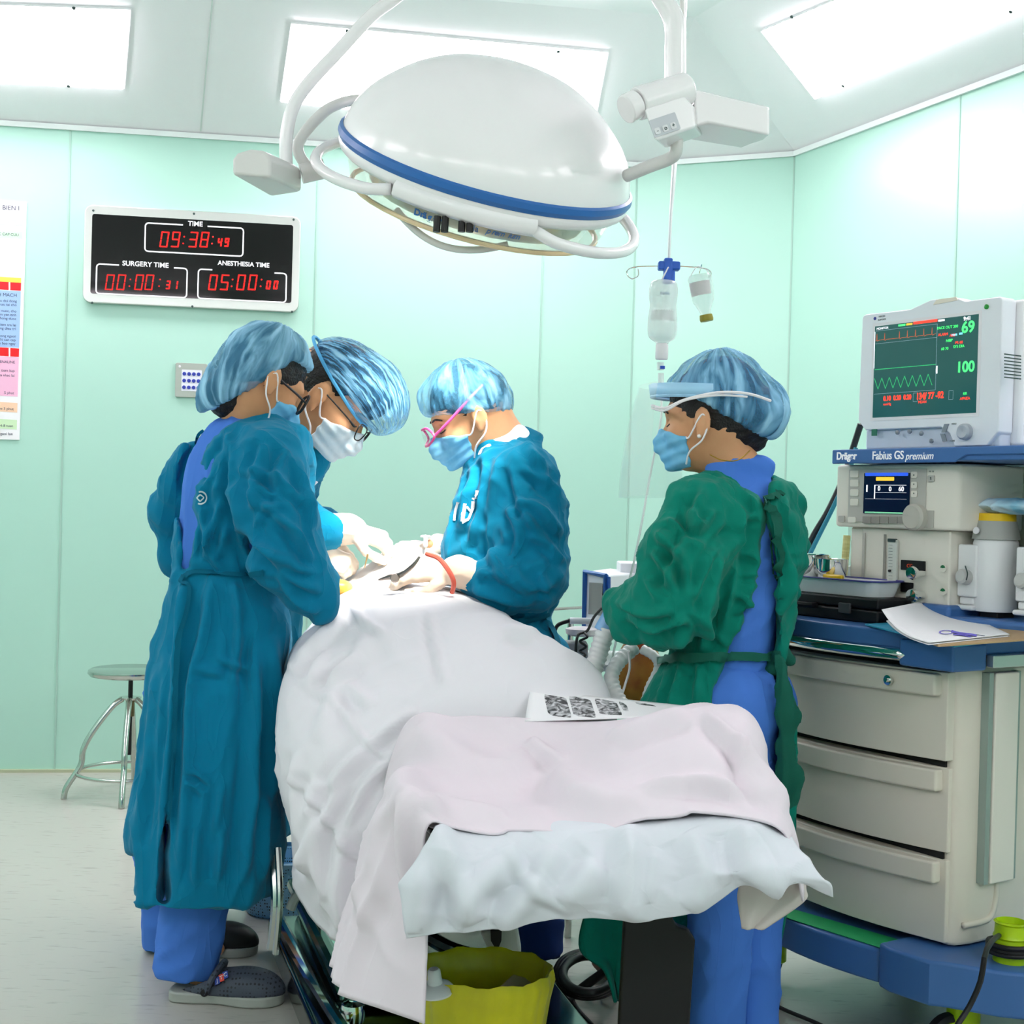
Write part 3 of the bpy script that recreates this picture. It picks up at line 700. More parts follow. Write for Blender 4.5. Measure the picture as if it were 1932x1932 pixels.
def cap_obj(root, Mh, blobs, b, c, mt, res=.005, amp=.003, uv=None, extra=None, thick=.009, front=.2):
    """bouffant cap: blobs [(world point, radius)] united with the skull, cut by the brim plane z > c + b x of the head frame"""
    R = Mh.to_3x3().normalized(); sc = Mh.to_scale()[0]
    pts = [p for p, r in blobs]+[Mh @ Vector((0, 0, 0))]; lo, hi = bounds(pts, .16); f = Field(lo, hi, res)
    L = Loc(f, Mh); L.ell((-.012, 0, .018), (.098+thick, .076+thick, .094+thick), .02); L.ell((-.006, 0, .03), (.095+thick, .074+thick, .09+thick), .03)
    for p, r in blobs: f.ell(p, r if hasattr(r, '__len__') else (r, r, r), .035)
    n = R @ Vector((b, 0, -1)).normalized(); o = Mh @ Vector((0, 0, c))
    n2 = R @ Vector((.3, 0, -1)).normalized(); o2 = Mh @ Vector((0, 0, front))
    f.apply(lo, hi, lambda X, Y, Z: np.minimum((X-o.x)*n.x+(Y-o.y)*n.y+(Z-o.z)*n.z, (X-o2.x)*n2.x+(Y-o2.y)*n2.y+(Z-o2.z)*n2.z), .012, 'int')
    if extra: extra(f)
    A = np.array(Mh.inverted())
    def disp(V, N):
        q = V @ A[:3, :3].T+A[:3, 3]; th = np.arctan2(q[:, 1], q[:, 0]+.02)
        el = np.arctan2(q[:, 2], np.hypot(q[:, 0], q[:, 1]))
        pl = np.stack([th*9, el*2.5, el*0+3], -1)
        return amp*(np.abs(2*vnoise(pl)-1)*1.6-.6)+.0022*(2*vnoise(pl*2.6+9)-1)
    o_ = sdf_obj('surgical_cap', f, mt, root, disp=disp, it=1)
    Wm = np.array(Mh.inverted() @ world_of(root))
    def uvf(V):
        q = V @ Wm[:3, :3].T+Wm[:3, 3]
        if uv == 'x': return np.stack([np.arctan2(q[:, 1], q[:, 2]-.0)*.16, q[:, 0]], -1)*1.0
        return np.stack([np.arctan2(q[:, 1], q[:, 0]+.03)*.12, q[:, 2]*.8+q[:, 0]*.3], -1)
    add_uv(o_, uvf)
    return o_
def hair_obj(root, Mh, blobs=(), cut=-.06, g=.006):
    lo, hi = bounds([p for p, r in blobs]+[Mh @ Vector((0, 0, 0))], .15); f = Field(lo, hi, .0045); L = Loc(f, Mh)
    L.ell((-.014, 0, .02), (.097+g, .074+g, .094+g), .01)
    R = Mh.to_3x3().normalized(); n = R @ Vector((.9, 0, -1)).normalized(); o = Mh @ Vector((0, 0, cut))
    f.apply(lo, hi, lambda X, Y, Z: (X-o.x)*n.x+(Y-o.y)*n.y+(Z-o.z)*n.z, .01, 'int')
    for p, r in blobs: f.ell(p, r if hasattr(r, '__len__') else (r, r, r), .02)
    return sdf_obj('hair', f, M_hair, root, it=1, disp=lambda V, N: .0015*folds(V, (1, 0, .3), 10, 90, 2))
# ------------------------------------------------------------------ person 1: nurse at the left, seen from behind
D1 = 3.3
K1 = S_(8, .016, [(437, 835), (443, 900), (450, 960), (455, 1010), (470, 1060), (492, 1088)], [(455, 890), (500, 895), (550, 925), (582, 960)], [(490, 945), (535, 985), (575, 1040)], [(460, 990), (510, 1040), (560, 1060)],
    [(475, 1015), (530, 1060), (592, 1080)], [(500, 1045), (550, 1090), (602, 1115)], [(520, 1080), (560, 1130), (600, 1150)], [(545, 985), (590, 1060)], [(430, 815), (420, 880), (400, 960)], [(425, 930), (395, 1010), (385, 1060)], [(430, 990), (405, 1060)], [(415, 850), (390, 920)], [(560, 870), (580, 940), (590, 1000)],
    [(500, 840), (480, 900), (475, 960)], [(380, 960), (395, 1040), (420, 1075)], [(540, 850), (520, 900), (530, 940)])+S_(7, .011, [(365, 1262), (420, 1272)], [(410, 1243), (475, 1266)], [(355, 1450), (400, 1482)], [(355, 1475), (385, 1500)], [(420, 1480), (400, 1600)], [(460, 900), (520, 935)], [(480, 1000), (500, 960), (540, 950)])+S_(11, .02, [(345, 1100), (330, 1250), (312, 1450), (300, 1600)],
    [(485, 1190), (478, 1350), (468, 1520), (455, 1665)], [(400, 1090), (380, 1200), (356, 1290), (350, 1420), (340, 1640)], [(508, 1200), (512, 1350), (516, 1500)])+S_(8, .014, [(290, 1250), (275, 1400), (262, 1580)], [(308, 1230), (292, 1420), (282, 1600)], [(440, 1100), (450, 1180), (440, 1290)], [(500, 1500), (495, 1660)], [(420, 1560), (410, 1665)], [(372, 1560), (366, 1668)])
K3 = S_(8, .015, [(945, 870), (935, 940), (928, 1010), (925, 1060)], [(985, 880), (1040, 920), (1062, 960)], [(960, 968), (1000, 950), (1040, 985), (1066, 1010)], [(955, 960), (980, 1000), (970, 1050)], [(965, 880), (985, 960), (1010, 1000)], [(1000, 1010), (1040, 1030), (1062, 1060)],
    [(960, 1070), (1000, 1110), (1050, 1100)], [(900, 1080), (950, 1090), (1000, 1130)], [(895, 1110), (940, 1130), (990, 1140)], [(930, 1050), (950, 1100)], [(895, 880), (880, 940), (872, 1000)], [(915, 870), (905, 960), (890, 1030)], [(930, 900), (915, 1000), (905, 1045)], [(990, 840), (1020, 880), (1030, 930)])+S_(7, .013, [(905, 1185), (930, 1210), (950, 1240)], [(970, 1180), (990, 1230)], [(1000, 1178), (1030, 1230), (1045, 1300)], [(1020, 1080), (1035, 1130)])
K4 = S_(9, .017, [(1395, 960), (1390, 1020), (1380, 1090), (1370, 1150), (1358, 1200)], [(1330, 920), (1308, 975), (1322, 1000)], [(1290, 950), (1320, 995), (1347, 960)], [(1300, 1010), (1270, 1060), (1255, 1110)], [(1380, 1010), (1340, 1060), (1312, 1130)], [(1395, 1000), (1350, 1090), (1325, 1180)],
    [(1240, 1010), (1290, 1060), (1300, 1130)], [(1230, 1040), (1280, 1120)], [(1160, 1132), (1220, 1160), (1270, 1150)], [(1175, 1162), (1230, 1190), (1290, 1170), (1312, 1186)], [(1200, 1200), (1250, 1218), (1300, 1200)], [(1300, 1150), (1330, 1180), (1325, 1225)])+S_(6, .011, [(1398, 1085), (1430, 1084)], [(1390, 1122), (1428, 1150)], [(1380, 1162), (1415, 1140)], [(1400, 975), (1436, 976)], [(1350, 895), (1400, 932), (1428, 962)],
    [(1395, 1045), (1430, 1050)], [(1340, 1190), (1370, 1215)], [(1215, 1090), (1240, 1130)], [(1260, 980), (1290, 1000)])+S_(8, .015, [(1480, 940), (1500, 1010), (1510, 1080)], [(1475, 1000), (1490, 1080), (1480, 1150)], [(1500, 960), (1516, 1040)], [(1262, 1260), (1245, 1330)], [(1285, 1260), (1265, 1340)], [(1322, 1252), (1312, 1330)])
r1 = empty('person', (P(380, 1700, D1).x, D1, 0), 'person in teal gown at far left, blue trousers and dark grey clogs, back turned', 'person', 'people around the operating table')
H1 = head_M(P(501, 712, D1), math.radians(33), math.radians(30), 0, 1.0)
nk = P(462, 800, D1+.02)
skin_body(r1, H1, dict(neck=nk, shL=P(395, 850, 3.42), shR=P(505, 870, 3.2), elL=P(335, 980, 3.45), elR=P(545, 1050, 3.17), wrL=P(430, 1100, 3.5), wrR=P(600, 1140, 3.2),
    hipL=P(400, 1200, 3.38), hipR=P(440, 1210, 3.25), knL=P(325, 1540, 3.52), knR=P(380, 1560, 3.27), anL=P(330, 1790, 3.64), anR=P(352, 1830, 3.34), toL=PZ(455, 1799, .03), toR=PZ(500, 1885, .03)))
hair_obj(r1, H1, [(P(440, 740, D1), .068), (P(480, 710, D1), .078)], cut=-.06)
M_cap1 = cap_mat('cap_fabric_soft', sc=(26, 9, 1), lo=.5, hi=.97, col='5aa4cf', p0=.38, p1=.62)
cap_obj(r1, H1, [(P(486, 704, D1), .09), (P(438, 737, D1), .078), (P(412, 765, D1), .048), (P(530, 684, D1+.03), .035)], 2.4, .018, M_cap1, amp=.004, front=.045)
make_mask(r1, H1, M_maskb)
f = Field(*bounds([P(220, 780, 3.5), P(650, 1690, 3.0), P(400, 780, 3.05), P(400, 1690, 3.65)], .05), .007)
S = [sec(*a) for a in ((783, 428, 510, D1, .055), (800, 396, 560, D1, .09), (845, 364, 585, D1, .125), (900, 346, 588, D1, .14), (980, 336, 565, D1, .14), (1078, 330, 515, D1, .12), (1112, 321, 535, D1, .135), (1190, 307, 552, D1, .16), (1300, 282, 534, D1, .18), (1450, 262, 530, D1, .19), (1600, 248, 536, D1, .2), (1673, 242, 524, D1, .2))]
f.loft(S, n=2.2)
f.chain([P(505, 862, 3.2), P(520, 960, 3.15), P(546, 1055, 3.14), P(582, 1108, 3.15), P(608, 1143, 3.16)], [.078, .08, .073, .056, .03], .03)
f.chain([P(368, 880, 3.38), P(322, 968, 3.44), P(344, 1050, 3.46), P(420, 1090, 3.48)], [.06, .046, .045, .04], .03)
f.ell(P(610, 1140, 3.16), (.024, .026, .04), .015)
OP1 = [(382, 790), (470, 764), (505, 776), (440, 792), (400, 822), (388, 850), (378, 890), (371, 940), (366, 1000), (360, 1072), (344, 1078), (340, 1000), (330, 945), (338, 880), (362, 828)]
carve(f, OP1, D1, D1+.07, op='sub')
carve(f, [(220, 1608), (262, 1612), (263, 1700), (220, 1700)], D1, 4, op='sub')
carve(f, [(300, 1640), (313, 1500), (318, 1672), (316, 1700), (300, 1700)], D1, D1, op='sub')
gz = P(400, 1080, D1).z
g1 = sdf_obj('surgical_gown', f, M_teal, r1, disp=gown_disp(gz, 1.0, seed=1, strokes=K1))
bv = bvh_of(g1)
f = Field(*bounds([P(330, 760, 3.1), P(520, 1110, 3.5)], .06), .008)
f.loft([(a, b, c, max(d-.008, .02), e-.02) for a, b, c, d, e in S[:6]]+[sec(768, 440, 492, D1, .045)], n=2.2)
sdf_obj('scrub_shirt', f, M_scrub, r1, disp=lambda V, N: .005*folds(V, (.2, 0, 1), 4, 18, 5))
ribbon('waist_tie', bv, [(350, 1088), (372, 1078), (410, 1082), (460, 1084), (498, 1080)], 9, M_teald, g1, off=.006)
ribbon('waist_tie', bv, [(350, 1086), (345, 1100), (358, 1108), (352, 1150), (336, 1210), (330, 1300), (326, 1400), (322, 1450), (318, 1545)], 8, M_teald, g1, off=.008)
ribbon('neck_tie', bv, [(384, 812), (372, 826), (370, 870), (358, 905), (352, 960), (350, 1010), (352, 1070)], 6, M_teald, g1, off=.006)
M_print = mat('white_print', 'c6dfe4', .8)
ring = []
for k in range(14):
    a0, a1 = -1.9+3.9*k/14, -1.9+3.9*(k+1)/14
    q = lambda a, r: (380+r*math.cos(a), 939+r*1.25*math.sin(a))
    ring.append([q(a0, 11), q(a1, 11), q(a1, 8.5), q(a0, 8.5)])
ring += stroke([(379, 932), (385, 938), (379, 946), (374, 939), (379, 932)], 2.2)
decal('printed_emblem', bv, ring, M_print, g1)
trouser('scrub_trousers', r1, P(380, 1300, 3.26), P(378, 1600, 3.28), P(353, 1838, 3.32), [.1, .085, .078], seed=1)
trouser('scrub_trousers', r1, P(350, 1300, 3.45), P(318, 1600, 3.55), P(330, 1788, 3.62), [.1, .082, .08], seed=2)
M_clog = mat('charcoal_foam', '3c4350', .6)
def clog_holes(m):
    nt = m.node_tree; b = nt.nodes['Principled BSDF']; tc = nt.nodes.new('ShaderNodeTexCoord'); v = nt.nodes.new('ShaderNodeTexVoronoi'); v.inputs['Scale'].default_value = 110; v.inputs['Randomness'].default_value = .15
    r = nt.nodes.new('ShaderNodeValToRGB'); r.color_ramp.elements[0].position = .25; r.color_ramp.elements[1].position = .35; r.color_ramp.elements[0].color = hexlin('23262e'); r.color_ramp.elements[1].color = hexlin('474e5c')
    nt.links.new(tc.outputs['Object'], v.inputs['Vector']); nt.links.new(v.outputs['Distance'], r.inputs[0]); nt.links.new(r.outputs[0], b.inputs['Base Color'])
clog_holes(M_clog)
M_sole = mat('grey_white_sole', 'a9ada6', .6); M_black = mat('black_rubber', '131417', .5)
def clog(toe, heel, badge=False, mu=M_clog):
    e = bpy.data.objects.new('clog', None); COL.objects.link(e); e.parent = r1; e.location = (0, 0, 0)
    W, L = shoe('clog', e, toe, heel, .105, mu, M_sole)
    if badge:
        m = MB(W); m.tube([(L*.36, -.052, .03), (L*.42, -.045, .068), (L*.46, 0, .088), (L*.42, .045, .068), (L*.36, .052, .03)], .008, seg=8); m.obj('strap', M_black if False else M_clog, e)
        m = MB(); m.lathe([(.009, 0), (.009, .004), (0, .006)], 14, axis_frame(W @ Vector((L*.36, -.054, .034)), -(W.to_3x3() @ Vector((0, 1, 0))))); m.obj('rivet', M_black, e)
        for i, (c, ch) in enumerate((('1c3f9e', 'J'), ('d8402c', 'T'), ('1c3f9e', 'C'))):
            o = W @ Vector((L*(.46+.03*i), -.045+.004*i, .06+.006*i)); F_ = frame(o, (W.to_3x3() @ Vector((.9, .25, .35))).normalized(), (W.to_3x3() @ Vector((-.3, .45, .85))).normalized(), (W.to_3x3() @ Vector((0, -.85, .5))).normalized())
            m = MB(F_); m.box((-.006, -.008, -.001), (.006, .008, .003)); b = m.obj('badge', mat('badge_'+c, c, .5), e)
            text('lettering', ch, .012, F_ @ Matrix.Translation((0, 0, .0032)), M_loop, b)
a = PZ(536, 1893, 0); b = PZ(322, 1880, 0)
clog(a, b, True); clog(PZ(486, 1800, 0), PZ(300, 1790, 0), False, M_black)
# dark spectacles peeping past the cheek
m = MB(H1); m.tube([(-.01, -.078, -.005), (.06, -.072, -.01), (.095, -.062, -.012)], .003, seg=6); m.tube([(.098, -.06, .005), (.1, -.055, -.03), (.105, -.02, -.034), (.105, -.012, .0), (.102, -.03, .008)], .0035, seg=6, closed=True); m.obj('spectacles', M_black, r1)

# ------------------------------------------------------------------ person 2: surgeon bending over, behind person 1
D2 = 3.52
r2 = empty('person', (P(520, 1700, 3.75).x, 3.75, 0), 'person in teal gown bent deep over the patient, wire spectacles and pale mask', 'person', 'people around the operating table')
H2 = head_M(P(632, 744, D2), math.radians(-6), math.radians(42), 0, 1.12)
nk = P(560, 770, D2+.1)
skin_body(r2, H2, dict(neck=nk, shL=P(520, 850, 3.9), shR=P(545, 860, 3.6), elL=P(570, 1010, 3.95), elR=P(540, 1010, 3.6), wrL=P(628, 1000, 3.75), wrR=P(590, 1030, 3.6),
    hipL=P(450, 1180, 3.95), hipR=P(450, 1190, 3.8), knL=P(400, 1480, 3.95), knR=P(400, 1490, 3.8), anL=P(375, 1710, 3.95), anR=P(372, 1735, 3.8), toL=P(400, 1745, 3.97), toR=P(400, 1770, 3.8)),
    extra=lambda f: (f.cap(nk+Vector((-.03, 0, -.03)), H2 @ Vector((-.07, 0, .0)), .06, .055, .03), f.cap(nk+Vector((.0, 0, -.08)), H2 @ Vector((-.02, 0, -.05)), .07, .055, .03)))
hair_obj(r2, H2, [(P(690, 738, D2), .075)], cut=-.02, g=.0035)
M_cap2 = cap_mat('cap_fabric_pleated', sc=(95, 14, 1), lo=.25, hi=.95, col='4fa6e0', p0=.44, p1=.6)
cap_obj(r2, H2, [(P(700, 737, D2), .088), (P(722, 772, D2), .068)], -.3, .0258, M_cap2, amp=.0015, uv='x', thick=.006)
def brim(root, Mh, b, c, r=(.106, .086), mt=None, lo=.0):
    m = MB(Mh); pts = []
    for k in range(32):
        a = 2*math.pi*k/32; x = -.012+r[0]*math.cos(a); pts.append((x, r[1]*math.sin(a), c+b*x+lo))
    m.tube(pts, .0042, seg=6, closed=True, sub=2); return m.obj('elastic_brim', mt, root)
M_brim = mat('cap_brim', '5db9f0', .75)
brim(r2, H2, -.3, .0258, (.112, .084), M_brim)
make_mask(r2, H2, M_maskw)
m = MB(H2)
m.tube([(0, -.084, -.004), (.05, -.08, -.008), (.098, -.066, -.014)], .0018, seg=6)
m.tube([(0, .084, -.004), (.05, .08, -.008), (.098, .066, -.014)], .0018, seg=6)
for s in (1, -1): m.tube([(.104, .062*s, -.002), (.108, .066*s, -.02), (.112, .05*s, -.036), (.116, .018*s, -.036), (.116, .012*s, -.015), (.112, .03*s, -.002)], .0015, seg=6, closed=True)
m.tube([(.116, -.012, -.012), (.12, 0, -.008), (.116, .012, -.012)], .0016, seg=6)
m.obj('spectacles', M_black, r2)
f = Field(*bounds([P(400, 780, 4.2), P(660, 1690, 3.4), P(400, 780, 3.45)], .05), .009)
f.loft([sec(*a) for a in ((800, 500, 575, 3.72, .12), (850, 462, 606, 3.74, .17), (900, 450, 603, 3.76, .18), (960, 445, 588, 3.78, .18), (1080, 440, 570, 3.82, .17), (1200, 420, 560, 3.85, .2), (1400, 410, 555, 3.86, .21), (1560, 405, 555, 3.86, .22))], n=2.2)
f.cap(P(560, 800, 3.62), P(570, 860, 3.6), .06, .075, .04)
f.chain([P(545, 865, 3.6), P(560, 990, 3.56), P(600, 1003, 3.54), P(622, 1005, 3.54)], [.07, .06, .052, .045], .03)
f.chain([P(525, 865, 3.92), P(565, 990, 3.95), P(620, 1000, 3.75)], [.07, .06, .05], .03)
g2 = sdf_obj('surgical_gown', f, M_teal, r2, disp=gown_disp(P(500, 1080, 3.8).z, .9, seed=21)); bv = bvh_of(g2)
decal('printed_letters', bv, stroke([(596, 908), (589, 916), (586, 930)], 4)+stroke([(590, 938), (584, 946), (588, 960)], 4), M_loop, g2, dflt=3.6)
HW = lambda o, x, z: frame(o, Vector(x).normalized(), Vector(z).cross(Vector(x)).normalized(), Vector(x).normalized().cross(Vector(z).cross(Vector(x)).normalized()))
trouser('scrub_trousers', r2, P(450, 1300, 3.87), P(400, 1500, 3.87), P(375, 1710, 3.87), [.11, .09, .08], seed=9)
glove('glove', r2, [P(622, 1000, 3.56), P(655, 998, 3.56), P(668, 1000, 3.56)], [.045, .036, .032], HW(P(664, 1000, 3.56), (1, .1, -.3), (.1, -.5, 1)), s=.98, side=-1, curl=(.75, .8, .75, .7), thumb=.7)
glove('glove', r2, [P(600, 1030, 3.58), P(612, 1045, 3.56)], [.034, .03], HW(P(607, 1042, 3.56), (1, 0, -.5), (.3, -1, .4)), s=.8, side=1, curl=(.7, .8, .9, .9), thumb=.8)

# ------------------------------------------------------------------ person 3: surgeon across the table
D3 = 3.5
r3 = empty('person', (P(985, 1700, 3.55).x, 3.55, 0), 'person in teal gown across the table facing left, pink goggles and blue mask', 'person', 'people around the operating table')
H3 = head_M(P(884, 779, D3), math.radians(190), math.radians(25), 0, 1.0)
nk = P(955, 850, D3+.02)
skin_body(r3, H3, dict(neck=nk, shL=P(985, 905, 3.4), shR=P(960, 900, 3.68), elL=P(1010, 1080, 3.36), elR=P(930, 1060, 3.75), wrL=P(870, 1085, 3.36), wrR=P(835, 1035, 3.6),
    hipL=P(985, 1200, 3.45), hipR=P(985, 1195, 3.63), knL=P(995, 1500, 3.47), knR=P(990, 1490, 3.64), anL=P(1000, 1790, 3.47), anR=P(1000, 1760, 3.65), toL=P(950, 1830, 3.45), toR=P(950, 1790, 3.64)),
    extra=lambda f: f.cap(nk+Vector((.01, 0, 0)), H3 @ Vector((-.04, 0, -.02)), .058, .055, .03))
hair_obj(r3, H3, [(P(868, 745, D3), .068)], cut=-.055, g=.005)
M_cap3 = cap_mat('cap_fabric_crossed', sc=(22, 16, 1), lo=.3, hi=.92, col='58b0e0', p0=.42, p1=.64)
cap_obj(r3, H3, [(P(866, 745, D3), .078), (P(915, 752, D3), .045), (P(815, 752, D3), .035)], .36, -.006, M_cap3, amp=.0035)
make_mask(r3, H3, M_maskb)
M_pink = mat('pink_plastic', 'f0559a', .35)
M_clear = mat('clear_plastic', 'ffffff', .05, alpha=.18, spec=.6)
m = MB(H3); m.tube([(-.05, .07, .05), (-.0, .086, .03), (.07, .08, -.002), (.112, .062, -.02)], .0038, seg=8)
m.tube([(.112, .064, -.02), (.128, .04, -.034), (.132, 0, -.036), (.128, -.04, -.034), (.112, -.064, -.02), (.118, -.04, .004), (.126, 0, .006), (.118, .04, .004)], .0032, seg=8, closed=True)
gg = m.obj('goggles', M_pink, r3)
m = MB(H3); N_ = 10; vs = []
for i in range(N_+1):
    a = -1+2*i/N_; x = .13-.018*a*a; vs += [(x, .062*a, .006-.02*abs(a)), (x+.004, .062*a, -.034+.014*abs(a))]
m.add(vs, [(2*i, 2*i+1, 2*i+3, 2*i+2) for i in range(N_)]); m.obj('lens', M_clear, gg)
f = Field(*bounds([P(820, 815, 3.9), P(1095, 1690, 3.1), P(900, 820, 3.15)], .05), .007)
S = [sec(*a) for a in ((832, 930, 1005, 3.5, .06), (850, 905, 1030, D3, .11), (900, 874, 1052, D3, .15), (980, 847, 1066, D3, .16), (1050, 834, 1066, D3, .16), (1120, 872, 1052, D3, .15), (1172, 895, 1034, D3, .135), (1230, 915, 1068, D3+.02, .15), (1350, 930, 1078, D3+.04, .15), (1500, 930, 1082, D3+.04, .16), (1660, 930, 1085, D3+.04, .17))]
f.loft(S, n=2.2)
f.chain([P(990, 905, 3.38), P(1005, 1000, 3.34), P(1008, 1085, 3.32), P(950, 1100, 3.3), P(892, 1090, 3.3)], [.08, .082, .082, .07, .04], .03)
f.chain([P(950, 905, 3.66), P(900, 1050, 3.76), P(845, 1035, 3.65)], [.07, .06, .035], .03)
f.cap(P(918, 862, D3), P(985, 838, D3), .05, .045, .03)
g3 = sdf_obj('surgical_gown', f, M_teal, r3, disp=gown_disp(P(960, 1172, D3).z, 1.05, seed=33, strokes=K3)); bv = bvh_of(g3)
L3 = stroke([(866, 948), (862, 962), (858, 984)], 5)+stroke([(877, 950), (872, 984), (884, 980), (893, 958), (894, 946)], 6)+stroke([(880, 956), (889, 968), (891, 946)], 4)+stroke([(894, 944), (900, 936), (903, 926)], 5)+stroke([(890, 940), (900, 940)], 3)
decal('printed_letters', bv, L3, M_loop, g3, dflt=3.4)
f = Field(*bounds([P(930, 815, 3.4), P(1000, 870, 3.6)], .06), .006)
f.chain([P(932, 866, D3-.03), P(972, 838, D3)], [.05, .052], .02); sdf_obj('undershirt', f, mat('white_cotton', 'f1f3f6', .8), r3)
ribbon('waist_tie', bv, [(925, 1168), (970, 1172), (1010, 1166), (1034, 1158)], 8, M_teald, g3, off=.006)
ribbon('waist_tie', bv, [(1024, 1168), (1040, 1190), (1052, 1230), (1056, 1290)], 8, M_teald, g3, off=.008)
M_navy = mat('navy_trousers', '1f3f8c', .8)
trouser('scrub_trousers', r3, P(985, 1300, 3.45), P(995, 1560, 3.46), P(1003, 1800, 3.47), [.1, .085, .075], mt=M_navy, seed=6)
trouser('scrub_trousers', r3, P(985, 1300, 3.62), P(990, 1560, 3.63), P(1000, 1765, 3.65), [.1, .08, .07], mt=M_navy, seed=7)
e = bpy.data.objects.new('shoe', None); COL.objects.link(e); e.parent = r3; e.location = (0, 0, 0)
shoe('shoe', e, PZ(945, 1855, 0), PZ(1040, 1850, 0), .1, mat('navy_shoe', '14182c', .5), M_black)
glove('glove', r3, [P(893, 1088, 3.3), P(866, 1078, 3.3), P(852, 1078, 3.31)], [.04, .035, .03], HW(P(856, 1078, 3.31), (-1, .1, -.02), (0, -.6, 1)), s=1.02, side=1, curl=(.32, .35, .4, .45), thumb=.5, mt=mat('latex_glove_warm', 'f4ddc6', .4))
glove('glove', r3, [P(845, 1032, 3.62), P(826, 1028, 3.58)], [.034, .03], HW(P(830, 1030, 3.58), (-1, -.2, -.25), (0, -.5, 1)), s=.9, side=-1, curl=(.6, .65, .7, .75), thumb=.9)

# ------------------------------------------------------------------ person 4: woman in green, right of the table
D4 = 3.1
r4 = empty('person', (P(1390, 1900, D4).x, D4, 0), 'person in green gown open over blue scrubs, face shield on, back turned', 'person', 'people around the operating table')
H4 = head_M(P(1337, 785, D4), math.radians(157), math.radians(4), 0, 1.0)
nk = P(1385, 885, D4+.01)
skin_body(r4, H4, dict(neck=nk, shL=P(1320, 965, 3.0), shR=P(1465, 960, 3.2), elL=P(1285, 1130, 2.98), elR=P(1468, 1095, 3.2), wrL=P(1195, 1150, 3.1), wrR=P(1300, 1160, 3.35),
    hipL=P(1375, 1280, 3.05), hipR=P(1420, 1280, 3.14), knL=P(1365, 1600, 3.02), knR=P(1424, 1600, 3.11), anL=P(1350, 1925, 3.0), anR=P(1424, 1925, 3.07), toL=P(1310, 1985, 2.95), toR=P(1390, 1975, 3.0)))
hair_obj(r4, H4, [(P(1402, 800, D4-.01), (.05, .05, .045)), (P(1428, 780, D4-.01), .062), (P(1366, 742, D4), .083), (P(1392, 818, D4-.02), .034), (P(1424, 834, D4), .024)], cut=-.04)
M_cap4 = cap_mat('cap_fabric_hatched', sc=(30, 12, 1), lo=.35, hi=.95, col='4fa2d8', p0=.4, p1=.64)
cap_obj(r4, H4, [(P(1366, 738, D4), .094), (P(1428, 775, D4-.01), .074)], .72, .03, M_cap4, amp=.004, front=.03)
make_mask(r4, H4, M_maskb)
M_gold = mat('gold', 'd9a94a', .3, metal=1)
m = MB(); m.tube([P(1340, 858, 3.02), P(1362, 868, 2.995), P(1392, 868, 2.99), P(1415, 850, 3.02)], .0014, seg=6); m.obj('necklace', M_gold, r4)
m = MB(); m.lathe([(.004, -.003), (.005, 0), (.003, .004), (0, .005)], 10, axis_frame(H4 @ Vector((.0, .088, -.05)), H4.to_3x3() @ Vector((0, 1, 0)))); m.obj('earring', mat('pearl', 'f2eee6', .25), r4)
f = Field(*bounds([P(1135, 870, 3.5), P(1540, 1560, 2.75), P(1300, 870, 2.8)], .05), .0068)
S = [sec(*a) for a in ((884, 1345, 1425, D4, .055), (905, 1318, 1472, D4, .09), (950, 1285, 1500, D4, .14), (1020, 1262, 1506, D4, .15), (1100, 1258, 1500, D4, .15), (1180, 1262, 1488, D4, .14), (1240, 1262, 1478, D4, .135), (1290, 1235, 1486, D4, .15), (1380, 1205, 1496, D4, .17), (1480, 1180, 1503, D4, .18), (1540, 1170, 1503, D4, .185))]
f.loft(S, n=2.3)
f.chain([P(1325, 970, 2.98), P(1290, 1050, 2.94), P(1272, 1130, 2.93), P(1225, 1150, 2.98), P(1180, 1145, 3.05)], [.085, .088, .09, .075, .05], .03)
f.ell(P(1205, 1180, 3.0), (.065, .06, .05), .03); f.ell(P(1166, 1128, 3.05), (.03, .03, .024), .02)
f.chain([P(1468, 965, 3.2), P(1488, 1060, 3.24), P(1474, 1150, 3.28), P(1380, 1170, 3.38)], [.07, .055, .052, .05], .03)
OP4 = [(1330, 878), (1378, 893), (1415, 925), (1436, 952), (1441, 975), (1436, 1060), (1416, 1140), (1376, 1225), (1346, 1290), (1346, 1600), (1476, 1600), (1474, 1400), (1470, 1300), (1468, 1235), (1470, 1180), (1467, 1080), (1450, 985), (1450, 955), (1457, 935), (1457, 905), (1436, 872), (1390, 860)]
carve(f, OP4, D4, D4+.02, op='sub')
g4 = sdf_obj('surgical_gown', f, M_green, r4, disp=gown_disp(P(1400, 1245, D4).z, 1.1, seed=45, strokes=K4)); bv4 = bvh_of(g4)
f = Field(*bounds([P(1250, 860, 2.85), P(1500, 1600, 3.35)], .05), .008)
f.loft([(a, b, c, max(d-.03, .03), e-.03) for a, b, c, d, e in S]+[sec(872, 1362, 1412, D4, .045)], n=2.2)
f.cap(P(1360, 897, D4-.02), P(1430, 885, D4-.01), .035, .035, .03)
sc4 = sdf_obj('scrub_shirt', f, M_scrub, r4, disp=lambda V, N: .007*folds(V, (.25, 0, 1), 3, 14, 6, .4)+.004*folds(V, (1, 0, .5), 5, 22, 8)); bvs = bvh_of(sc4)
M_greend = mat('green_gown_tape', '05604f', .85, bump=(300, .25, .003))
class Both:
    def __init__(s, *b): s.b = b
    def ray_cast(s, o, d):
        h = [q.ray_cast(o, d) for q in s.b]; h = [q for q in h if q[0] is not None]
        return min(h, key=lambda q: q[3]) if h else (None, None, None, None)
bb = Both(bv4, bvs)
